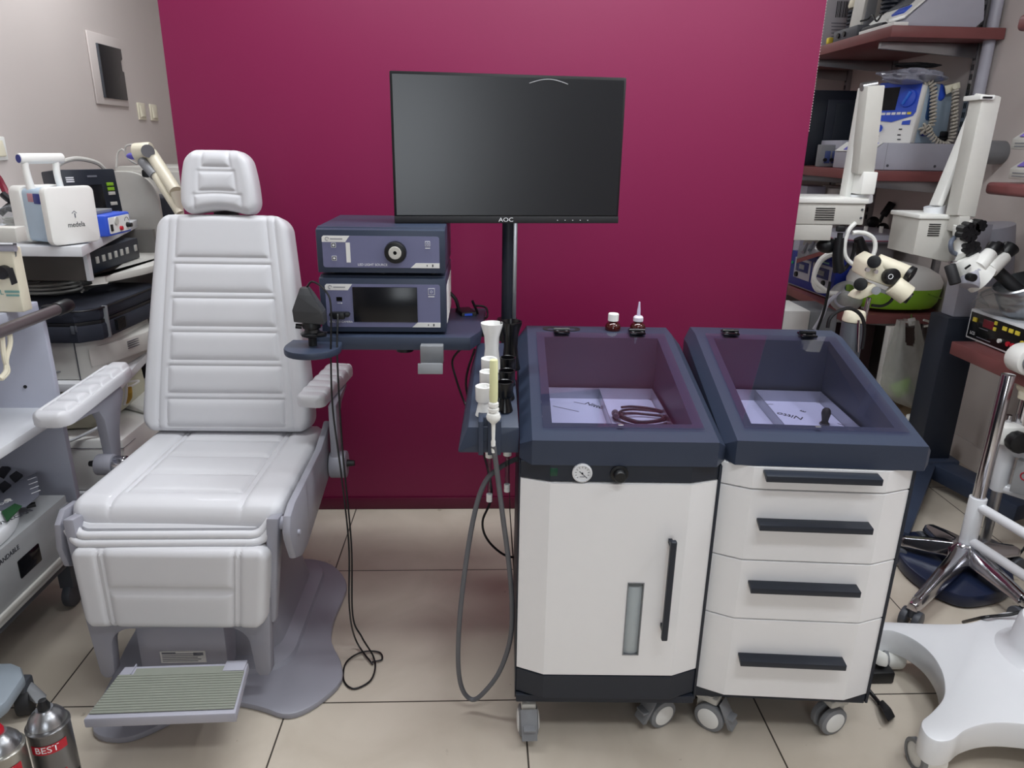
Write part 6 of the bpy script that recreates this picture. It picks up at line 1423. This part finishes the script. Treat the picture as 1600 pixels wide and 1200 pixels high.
lW('column_base', G().cyl((1.16, 2.74, .0), (1.16, 2.74, .07), .15, n=32, bev=.01), navyd)
lW('clamp_handle', G().sph(U(1293, 384, 'Y', 2.66), .028, (1.5, 1, 1)), blk)
# right microscope on the navy column
rm = mcol('operating_microscope', 'white operating microscope with binocular head on a navy column beside the drawer trolley', (1.9, 2.72, 0))
def mW(n, g, m, **k): return part(n, g, m, rm, world=True, **k)
YN = 2.72
n0, n1, n2, n3 = U(1425, 742, 'Y', YN), U(1476, 748, 'Y', YN), U(1487, 497, 'Y', YN), U(1532, 503, 'Y', YN)
mW('column', G().b2((n0.x+n2.x)/2, (n1.x+n3.x)/2, YN-.0, YN+.12, .09, n2.z, .006), navyd)
col0, col1 = (n0.x+n2.x)/2, (n1.x+n3.x)/2
g0 = U(1503, 440, 'Y', YN+.02); zc_ = U(1510, 350, 'Y', YN+.02).z
mW('upper_post', G().b2(col0+.03, col1-.02, YN+.02, YN+.10, n2.z, zc_, .004), greyl)
0 and mW('rear_post', G().b2(col1-.02, col1+.05, YN+.06, YN+.14, n2.z-.1, zc_, .004), greyd)
yb_ = YN-.12
f0, f1 = U(1437, 342, 'Y', yb_), U(1484, 342, 'Y', yb_)
f2, f3 = U(1440, 398, 'Y', yb_), U(1498, 408, 'Y', yb_)
mW('control_box', G().prism([(f0.x, f2.z), (f1.x+.05, f3.z-.01), (f1.x+.05, f0.z), (f0.x, f0.z)], yb_, yb_+.18, 'XZ', .004), greyc)
mW('box_lid', G().b2(f0.x-.006, f1.x+.0, yb_-.006, yb_+.19, f0.z, f0.z+.016, .004), white)
g = G(); q = U(1452, 350, 'Y', yb_); q_ = U(1470, 350, 'Y', yb_)
for k in range(6): g.b2(q.x, q_.x, yb_-.003, yb_+.001, q.z-.008*k-.002, q.z-.008*k+.001)
mW('box_vents', g, blk)
mW('side_cylinder', G().cyl(U(1545, 440, 'Y', YN+.16), U(1548, 352, 'Y', YN+.16), .085, n=30, bev=.003), greyl)
mW('arm_socket', G().cyl(U(1460, 342, 'Y', YN-.04), U(1460, 322, 'Y', YN-.04), .036, n=24), whiteg)
beam((U(1462, 322, 'Y', YN-.05), U(1533, 152, 'Y', YN-.02), 0), (.022, .055), rm, white)
beam((U(1466, 322, 'Y', YN-.03), U(1532, 160, 'Y', YN-.0), 0), (.035, .05), rm, greyc)
beam((U(1463, 322, 'Y', YN-.01), U(1531, 156, 'Y', YN+.02), 0), (.020, .05), rm, blk, 'arm_rubber_edge')
beam((U(1500, 338, 'Y', YN-.14), U(1540, 152, 'Y', YN-.10), 0), (.068, .07), rm, greyc)
mW('arm_joint', G().cyl(U(1524, 152, 'Y', YN-.08), U(1558, 156, 'Y', YN-.08), .013, n=16).b2(U(1530, 155, 'Y', YN-.14).x, U(1553, 155, 'Y', YN-.14).x, YN-.145, YN-.05, U(1540, 156, 'Y', YN-.14).z, U(1540, 148, 'Y', YN-.14).z, .003), white)
mW('arm_slot', G().b2(U(1537, 152, 'Y', YN-.15).x, U(1551, 152, 'Y', YN-.15).x, YN-.150, YN-.144, U(1540, 154, 'Y', YN-.14).z, U(1540, 151, 'Y', YN-.14).z), blk)
mW('lower_joint', G().b2(U(1493, 345, 'Y', YN-.16).x, U(1510, 345, 'Y', YN-.16).x, YN-.18, YN-.10, U(1500, 362, 'Y', YN-.16).z, U(1500, 337, 'Y', YN-.16).z, .004), greyc)
YH = YN-.20
for px, py, r_ in ((1512, 362, .032), (1515, 388, .028), (1528, 352, .020), (1437, 343, .024)):
    c = U(px, py, 'Y', YH if px > 1440 else YN+.02); g = G()
    for k in range(7): a = 2*PI*k/7; g.cyl((c.x+r_*.72*math.cos(a), c.y-.02, c.z+r_*.72*math.sin(a)), (c.x+r_*.72*math.cos(a), c.y+.02, c.z+r_*.72*math.sin(a)), r_*.38, n=10)
    g.cyl((c.x, c.y-.018, c.z), (c.x, c.y+.022, c.z), r_*.85, n=20); mW('clamp_knob', g, blk)
mW('grey_loop', G().tube([U(1495, 368, 'Y', YH+.05), U(1486, 378, 'Y', YH), U(1487, 392, 'Y', YH), U(1496, 398, 'Y', YH+.02)], .008, n=8), mat('slate_hose', (96, 104, 120), .5), )
mW('head_bracket', G().tube([U(1505, 348, 'Y', YH+.03), U(1508, 372, 'Y', YH+.03), U(1503, 392, 'Y', YH+.02), U(1506, 402, 'Y', YH)], lambda t: .030+.008*math.sin(t*6), n=20), white)
mW('head_body', G().tube([U(1508, 402, 'Y', YH), U(1518, 422, 'Y', YH-.01), U(1535, 434, 'Y', YH-.02)], lambda t: .042+.020*t, n=28, sub=5), white)
mW('objective', G().cyl(U(1521, 425, 'Y', YH-.02), U(1514, 448, 'Y', YH-.04), .045, .032, n=28, bev=.003), greyl)
for a_, b2_ in (((1527, 418), (1548, 395)), ((1545, 422), (1570, 400))):
    mW('eyepiece_tube', G().cyl(U(*a_, 'Y', YH-.04), U(*b2_, 'Y', YH-.02), .030, .024, n=24, bev=.002), white)
for a_, b2_ in (((1545, 398), (1556, 386)), ((1567, 400), (1580, 386))):
    mW('eyecup', G().cyl(U(*a_, 'Y', YH-.02), U(*b2_, 'Y', YH-.01), .022, .030, n=24, bev=.003), blk)
mW('brace_bar', G().cyl(U(1557, 384, 'Y', YH), U(1566, 388, 'Y', YH), .018, n=16), blk)
mW('body_slot', G().box(U(1512, 417, 'Y', YH-.055), (.022, .006, .006), .001, RY(-.7)), blk)
c = U(1513, 432, 'Y', YH-.07); mW('focus_knob', G().cyl(c, (c.x, c.y-.03, c.z), .014, n=20, bev=.002), blk)
mW('grip_stem', G().cyl(U(1483, 410, 'Y', YH), U(1507, 410, 'Y', YH), .006, n=12), chrome)
mW('hand_grip', G().cyl(U(1484, 414, 'Y', YH-.02), U(1493, 444, 'Y', YH-.05), .019, n=22, bev=.004), blkm)
mW('hand_grip', G().cyl(U(1558, 424, 'Y', YH), U(1592, 455, 'Y', YH-.05), .022, n=22, bev=.004), blkm)
# feet of the navy column
mW('column_collar', G().b2(col0-.03, col1+.03, YN-.03, YN+.15, .075, .125, .008), navy)
for pts, nm in (([(1420, 760, .10), (1394, 838, .03)], 'column_leg'), ([(1480, 765, .10), (1600, 800, .06)], 'column_leg')):
    a = Vector(((col0+col1)/2, YN+.06, .085)); b_ = U(*pts[1][:2], 'Z', pts[1][2]); beam((a, b_, 0), (.10, .07), rm, navy, nm)
# cream colposcope head on a rod
cp_ = thing('colposcope', 'cream colposcope head with black eyepieces on a chrome rod behind the drawer trolley', 'colposcope', U(1345, 600, 'Y', 2.35))
def oW(n, g, m, **k): return part(n, g, m, cp_, world=True, **k)
YO = 2.35
oW('head_housing', G().hull([U(1350, 435, 'Y', YO), U(1356, 412, 'Y', YO), U(1372, 402, 'Y', YO), U(1404, 418, 'Y', YO), U(1409, 440, 'Y', YO), U(1398, 452, 'Y', YO), U(1365, 440, 'Y', YO)]+[p+Vector((0, .10, .01)) for p in (U(1350, 435, 'Y', YO), U(1356, 412, 'Y', YO), U(1372, 402, 'Y', YO), U(1404, 418, 'Y', YO), U(1409, 440, 'Y', YO), U(1398, 452, 'Y', YO))], .008), cream)
oW('optic_tube', G().cyl(U(1370, 408, 'Y', YO+.03), U(1421, 428, 'Y', YO-.01), .026, n=26, bev=.002), cream)
oW('tube_ring', G().cyl(U(1419, 427, 'Y', YO-.01), U(1425, 430, 'Y', YO-.02), .028, n=26), blk)
oW('lower_tube', G().cyl(U(1395, 445, 'Y', YO-.01), U(1418, 462, 'Y', YO-.03), .034, n=26, bev=.003), cream)
oW('lens_ring', G().cyl(U(1414, 462, 'Y', YO-.03), U(1422, 467, 'Y', YO-.04), .022, .020, n=24), blk)
for px, py, r_ in ((1366, 409, .021), (1391, 432, .027), (1345, 444, .021)):
    c = U(px, py, 'Y', YO-.01); d_ = Vector((-.5, -.8, .1)).normalized() if px != 1391 else Vector((.1, -1, .15)).normalized()
    k_ = oW('black_dial', G().cyl(c+d_*(-.01), c+d_*.018, r_, n=28, bev=.003), blk)
c = U(1391, 432, 'Y', YO-.03); oW('dial_emblem', G().tube([(c.x+.008*math.cos(R(a)), c.y-.003, c.z+.008*math.sin(R(a))) for a in range(0, 361, 45)], .0013, n=4, sub=1), inkw)
for px, py in ((1354, 421), (1367, 424)):
    c = U(px, py, 'Y', YO-.005); oW('chrome_button', G().cyl(c, (c.x, c.y-.01, c.z), .007, n=16), chrome)
oW('mount_fork', G().hull([U(1333, 466, 'Y', YO), U(1340, 458, 'Y', YO), U(1366, 443, 'Y', YO), U(1374, 450, 'Y', YO), U(1366, 460, 'Y', YO), U(1345, 469, 'Y', YO)]+[p+Vector((0, .05, 0)) for p in (U(1333, 466, 'Y', YO), U(1340, 458, 'Y', YO), U(1366, 443, 'Y', YO), U(1374, 450, 'Y', YO), U(1366, 460, 'Y', YO), U(1345, 469, 'Y', YO))], .006), cream)
oW('fork_disc', G().cyl(U(1369, 454, 'Y', YO-.005), U(1369, 454, 'Y', YO-.015), .014, n=22), greym)
oW('under_plate', G().hull([U(1376, 450, 'Y', YO), U(1392, 458, 'Y', YO), U(1400, 466, 'Y', YO), U(1374, 456, 'Y', YO)]+[p+Vector((0, .05, 0)) for p in (U(1376, 450, 'Y', YO), U(1392, 458, 'Y', YO), U(1400, 466, 'Y', YO), U(1374, 456, 'Y', YO))]), greym)
oW('chrome_rod', G().cyl(U(1358, 465, 'Y', YO+.02), U(1345, 520, 'Y', YO+.02), .008, n=16).cyl(U(1345, 520, 'Y', YO+.02), (U(1345, 520, 'Y', YO+.02).x, YO+.02, 0.02), .008, n=16), chrome)
oW('rod_foot', G().cyl((U(1345, 520, 'Y', YO+.02).x, YO+.02, 0), (U(1345, 520, 'Y', YO+.02).x, YO+.02, .03), .06, n=28, bev=.004), greyd)
lead('colposcope_cable', 'black cable drooping below the cream colposcope head', [U(x, y, 'Y', YO+.02) for x, y in ((1362, 477), (1378, 478), (1390, 472), (1396, 464))], .005, blk)
pv = thing('cream_capped_pump', 'dark cylinder pump with cream cap and black hoop just behind the drawer trolley', 'pump', U(1334, 540, 'Y', 2.25))
c = U(1334, 500, 'Y', 2.28)
part('pump_body', G().cyl((c.x, 2.28, 0.0), (c.x, 2.28, c.z-.005), .036, n=26, bev=.003), greyd, pv, world=True)
part('cream_cap', G().cyl((c.x, 2.28, c.z-.005), (c.x, 2.28, c.z+.032), .038, .032, n=26, bev=.006), cream, pv, world=True)
part('black_hoop', G().tube([U(x, y, 'Y', 2.2) for x, y in ((1293, 512), (1297, 497), (1310, 486), (1328, 482), (1343, 490), (1350, 505), (1350, 525), (1347, 545))], .006, n=8), blk, pv, world=True)
part('steel_stay', G().cyl(U(1342, 500, 'Y', 2.24), U(1340, 550, 'Y', 2.24), .004, n=10), chrome, pv, world=True)
# ================================================================ chrome five star stand with white frame
sd5 = thing('instrument_stand', 'white tubular instrument stand with chrome mast on a chrome five star base', 'instrument stand', (1.66, 2.10, 0))
def qW(n, g, m, **k): return part(n, g, m, sd5, world=True, **k)
ct = U(1508, 862, 'Z', .10)
ends = [U(1405, 846, 'Z', .075), U(1425, 950, 'Z', .075), U(1448, 825, 'Z', .075), U(1606, 945, 'Z', .075), U(1590, 862, 'Z', .075)]
for e in ends:
    d = (e-ct); d.z = 0; L5 = d.length; d.normalize(); s = Vector((-d.y, d.x, 0)); b0 = ct
    pts = []
    for t_, wd_, zt2, zb2 in ((.04, .034, .135, .085), (.5, .026, .118, .082), (.93, .020, .098, .070), (1.0, .016, .088, .066)):
        p = b0+d*L5*t_
        for i in (-1, 1): pts += [(p.x+s.x*i*wd_, p.y+s.y*i*wd_, zb2), (p.x+s.x*i*wd_*.55, p.y+s.y*i*wd_*.55, zt2)]
    arm = qW('base_arm', G().hull(pts, .006), chrome)
    p = b0+d*L5*.97
    qW('castor', G().cyl((p.x-s.x*.028, p.y-s.y*.028, .031), (p.x-s.x*.008, p.y-s.y*.008, .031), .031, n=24, bev=.004).cyl((p.x+s.x*.028, p.y+s.y*.028, .031), (p.x+s.x*.008, p.y+s.y*.008, .031), .031, n=24, bev=.004).cyl((p.x, p.y, .04), (p.x, p.y, .072), .012), greyd)
qW('base_hub', G().lathe([(0, .08), (.055, .08), (.055, .11), (.042, .13), (.034, .138), (0, .138)], 32, T((ct.x, ct.y, 0))), chrome)
qW('mast_sleeve', G().cyl((ct.x, ct.y, .13), (ct.x, ct.y, U(1526, 777, 'Y', ct.y).z+.0), .026, n=24, bev=.002), whiteg)
zt3 = U(1565, 585, 'Y', ct.y).z
qW('mast', G().cyl((ct.x, ct.y, .2), (ct.x, ct.y, zt3), .0195, n=24, bev=.001), chrome)
z1 = U(1535, 785, 'Y', ct.y).z; z2 = U(1525, 838, 'Y', ct.y).z
X2 = ct.x+.10; Y2 = ct.y-.62
for z in (z1-.01, z2-.01): qW('side_tube', G().cyl((ct.x, ct.y, z), (X2, Y2, z), .0155, n=18), whiteg)
# second post with clamp and controller box
wf = thing('lamp_post_stand', 'white post with black clamp wheel and cream swivel lamp joint at the right edge', 'lamp stand', U(1555, 800, 'Y', 2.35))
def vW(n, g, m, **k): return part(n, g, m, wf, world=True, **k)
YP = 2.22
ptp = U(1578, 690, 'Y', YP)
vW('white_post', G().cyl((ptp.x, YP, U(1555, 765, 'Y', YP).z), (ptp.x, YP, ptp.z), .027, n=24, bev=.003), whiteg)
vW('lower_post', G().cyl((ptp.x, YP, .0), (ptp.x, YP, U(1555, 765, 'Y', YP).z), .017, n=20), steel)
vW('post_foot', G().cyl((ptp.x, YP, .0), (ptp.x, YP, .02), .05, n=24), steel)
vW('cross_tube', G().cyl((ptp.x, YP, ptp.z-.03), (ptp.x+.22, YP-.28, ptp.z-.03), .019, n=18).cyl((ptp.x, YP, ptp.z-.17), (ptp.x+.22, YP-.28, ptp.z-.17), .019, n=18), whiteg)
cl_ = U(1578, 680, 'Y', YP-.02)
vW('clamp_body', G().box((cl_.x, YP-.01, ptp.z+.035), (.085, .07, .07), .014), white)
w_ = U(1588, 690, 'Y', YP-.06)
vW('clamp_wheel', G().cyl((w_.x, YP-.085, w_.z), (w_.x+.004, YP-.045, w_.z), .036, n=12, bev=.006), blk)
up_ = U(1585, 625, 'Y', YP)
vW('chrome_post', G().cyl((ptp.x+.02, YP, ptp.z+.06), (ptp.x+.02, YP, U(1590, 622, 'Y', YP).z), .019, n=20).cyl((ptp.x-.018, YP+.01, ptp.z+.05), (ptp.x-.018, YP+.01, U(1586, 650, 'Y', YP).z), .010, n=16), chrome)
jz = U(1592, 605, 'Y', YP).z
vW('swivel_joint', G().cyl((ptp.x+.02, YP-.02, jz), (ptp.x+.02, YP+.03, jz), .026, n=24, bev=.004).cyl((ptp.x+.02, YP, U(1590, 622, 'Y', YP).z-.004), (ptp.x+.02, YP, U(1590, 622, 'Y', YP).z+.024), .027, n=24, bev=.004), cream)
vW('joint_bolt', G().cyl((ptp.x+.02, YP-.02, jz), (ptp.x+.02, YP-.026, jz), .014, n=18), blk)
hj = U(1606, 563, 'Y', YP-.02)
vW('lamp_housing', G().cyl((hj.x, YP-.04, hj.z), (hj.x, YP+.03, hj.z), .050, n=30, bev=.010), white)
vW('housing_disc', G().cyl((hj.x, YP-.041, hj.z), (hj.x, YP-.047, hj.z), .034, n=28, bev=.002), greym)
vW('disc_screw', G().cyl((hj.x, YP-.047, hj.z), (hj.x, YP-.050, hj.z), .011, n=16), greyl)
vW('neck_link', G().b2(ptp.x+.005, ptp.x+.04, YP-.015, YP+.02, jz+.02, hj.z-.035, .004), cream)
bx_a, bx_b = U(1577, 722, 'Y', YP-.06), U(1600, 760, 'Y', YP-.06)
ctl = thing('control_panel_box', 'silver control box with red ring sticker hanging on the white post frame', 'control box', U(1590, 750, 'Y', YP-.06))
dq = Vector((.22, -.28, 0)).normalized()
def cbp(s, z, o): return Vector((ptp.x+.03, YP-.03, 0))+dq*s+Vector((-dq.y*-o, 0, 0))*0+Vector((dq.y*o, -dq.x*o, 0))+Vector((0, 0, z))
zt4 = ptp.z-.04
part('box_body', G().hull([cbp(s, z, o) for s in (0.0, .30) for z in (zt4-.12, zt4) for o in (.012, .05)], .004), silver, ctl, world=True)
part('red_ring_sticker', G().tube([cbp(.035+.014*math.cos(R(a)), zt4-.05+.014*math.sin(R(a)), .0515) for a in range(0, 361, 30)], .002, n=5, sub=1), redm, ctl, world=True)
part('black_knob', G().cyl(cbp(.068, zt4-.06, .05), cbp(.068, zt4-.06, .06), .011, n=16), blk, ctl, world=True)
part('rocker_block', G().hull([cbp(s, z, o) for s in (.088, .112) for z in (zt4-.095, zt4-.025) for o in (.05, .055)], .001), blk, ctl, world=True)
# navy oval floor base
nb = thing('oval_floor_base', 'dark navy oval base plate lying on the floor under the chrome five star base', 'floor base', (1.6, 2.1, 0))
P = [U(x, y, 'Z', .03) for x, y in ((1399, 858), (1404, 876), (1420, 895), (1445, 914), (1475, 930), (1510, 940), (1550, 936), (1578, 925), (1583, 908), (1572, 885), (1550, 868), (1510, 852), (1470, 838), (1430, 836), (1408, 842))]
P = catm([Vector((p.x, p.y, 0)) for p in P+[P[0]]], 4)[:-1]
part('base_shell', G().prism([(p.x, p.y) for p in P], .004, .05, 'XY', .01), mat('satin_navy', (28, 36, 60), .3), nb, world=True)
c = sum((p for p in P), Vector())/len(P); part('floor_pad', G().prism([(c.x+(p.x-c.x)*.9, c.y+(p.y-c.y)*.9) for p in P], 0, .005, 'XY'), blkm, nb, world=True)
# big white stand base at the lower right
wbz = thing('white_stand_base', 'large glossy white curved stand base on castors at the lower right corner', 'stand base', (1.4, 1.45, 0))
ZW = .135
def wb_(x, y): p = U(x, y, 'Z', ZW); return Vector((p.x, p.y, 0))
outl = [(1372, 970), (1420, 972), (1470, 974), (1515, 972), (1545, 962), (1575, 955), (1620, 960), (1700, 985), (1760, 1060), (1740, 1160), (1690, 1180), (1640, 1140), (1590, 1130), (1545, 1130), (1510, 1140), (1490, 1155), (1468, 1158), (1450, 1150), (1440, 1136), (1441, 1124), (1455, 1112), (1472, 1092), (1476, 1072), (1470, 1045), (1452, 1018), (1425, 997), (1395, 985), (1374, 983)]
P = catm([wb_(*p) for p in outl+[outl[0]]], 4)[:-1]
part('base_shell', G().prism([(p.x, p.y) for p in P], .062, ZW, 'XY', .009), whiteg, wbz, world=True)
sc_ = wb_(1640, 1035)
part('column_socket', G().lathe([(0, ZW-.004), (.13, ZW-.004), (.115, ZW+.006), (.095, ZW+.03), (.088, ZW+.09), (.082, ZW+.10), (0, ZW+.10)], 40, T((sc_.x+.02, sc_.y+.02, 0))), whiteg, wbz, world=True)
for x, y in ((1462, 1125), (1700, 1130), (1400, 977)):
    p = wb_(x, y)
    part('castor', G().cyl((p.x-.03, p.y-.0, .036), (p.x+.03, p.y, .036), .036, n=28, bev=.006).cyl((p.x, p.y, .05), (p.x, p.y, .065), .02), white, wbz, world=True)
    part('castor_tyre', G().lathe([(.028, -.006), (.037, -.006), (.037, .006), (.028, .006)], 28, T((p.x-.026, p.y, .037)) @ RY(PI/2)), greym, wbz, world=True)
p = U(1380, 1040, 'Z', .04)
cs = thing('white_castor', 'white castor housing with black footing beside the drawer trolley corner', 'castor', (p.x, p.y, 0))
part('castor_cover', G().hull([U(1366, 1012, 'Z', .09), U(1388, 1022, 'Z', .085), U(1388, 1045, 'Z', .045), U(1362, 1040, 'Z', .045), U(1366, 1012, 'Z', .06), U(1388, 1022, 'Z', .05)], .008), white, cs, world=True)
part('castor_foot', G().box((p.x-.012, p.y, .018), (.07, .05, .036), .006), blk, cs, world=True)
pg = thing('mains_plug_lead', 'black appliance plug on a short cable lying on the floor beside the drawer trolley', 'plug', U(1385, 1105, 'Z', .01))
part('cord', G().tube([U(1345, 1066, 'Z', .04), U(1355, 1076, 'Z', .02), U(1366, 1089, 'Z', .012), U(1374, 1099, 'Z', .012)], .0055, n=10), blk, pg, world=True)
part('plug_body', G().hull([U(1372, 1098, 'Z', .006), U(1379, 1093, 'Z', .006), U(1388, 1128, 'Z', .003), U(1399, 1120, 'Z', .003), U(1372, 1098, 'Z', .020), U(1379, 1093, 'Z', .020), U(1388, 1128, 'Z', .026), U(1399, 1120, 'Z', .026), U(1380, 1112, 'Z', .028), U(1392, 1106, 'Z', .028)], .003), blk, pg, world=True)
lead('floor_cable', 'black cable running over the white stand base near the right edge', [U(1505, 972, 'Z', .05), U(1535, 965, 'Z', .14), U(1560, 962, 'Z', .145), U(1580, 960, 'Z', .15), U(1605, 953, 'Z', .16)], .0045, blk)
lead('floor_cable', 'thin black cable on the floor behind the chrome five star base', [U(1570, 915, 'Z', .01), U(1576, 890, 'Z', .01), U(1590, 870, 'Z', .02), U(1605, 850, 'Z', .05)], .004, blk)
wj = thing('white_jar', 'small white jar on the floor by the wall below the shopping bag', 'jar', U(1425, 665, 'Y', 3.0))
c = U(1425, 665, 'Y', 3.0); part('jar_body', G().cyl((c.x, 3.0, 0), (c.x, 3.0, U(1425, 655, 'Y', 3.0).z), .03, n=20, bev=.003), white, wj, world=True); part('jar_lid', G().cyl((c.x, 3.0, U(1425, 655, 'Y', 3.0).z), (c.x, 3.0, U(1425, 650, 'Y', 3.0).z), .031, n=20, bev=.002), white, wj, world=True)
cbx2 = thing('brown_cardboard_box', 'brown cardboard box on the floor under the wall shelving', 'cardboard box', (2.05, 3.4, 0))
part('box_body', G().b2(2.0, 2.17, 3.05, 3.6, 0, .16, .004), mat('cardboard', (150, 128, 104), .8), cbx2, world=True)
part('box_flap', G().hull([(2.0, 3.06, .16), (2.08, 3.06, .185), (2.0, 3.5, .16), (2.08, 3.5, .185), (2.0, 3.06, .163), (2.08, 3.06, .188), (2.0, 3.5, .163), (2.08, 3.5, .188)]), mat('cardboard_flap', (140, 118, 94), .8), cbx2, world=True)
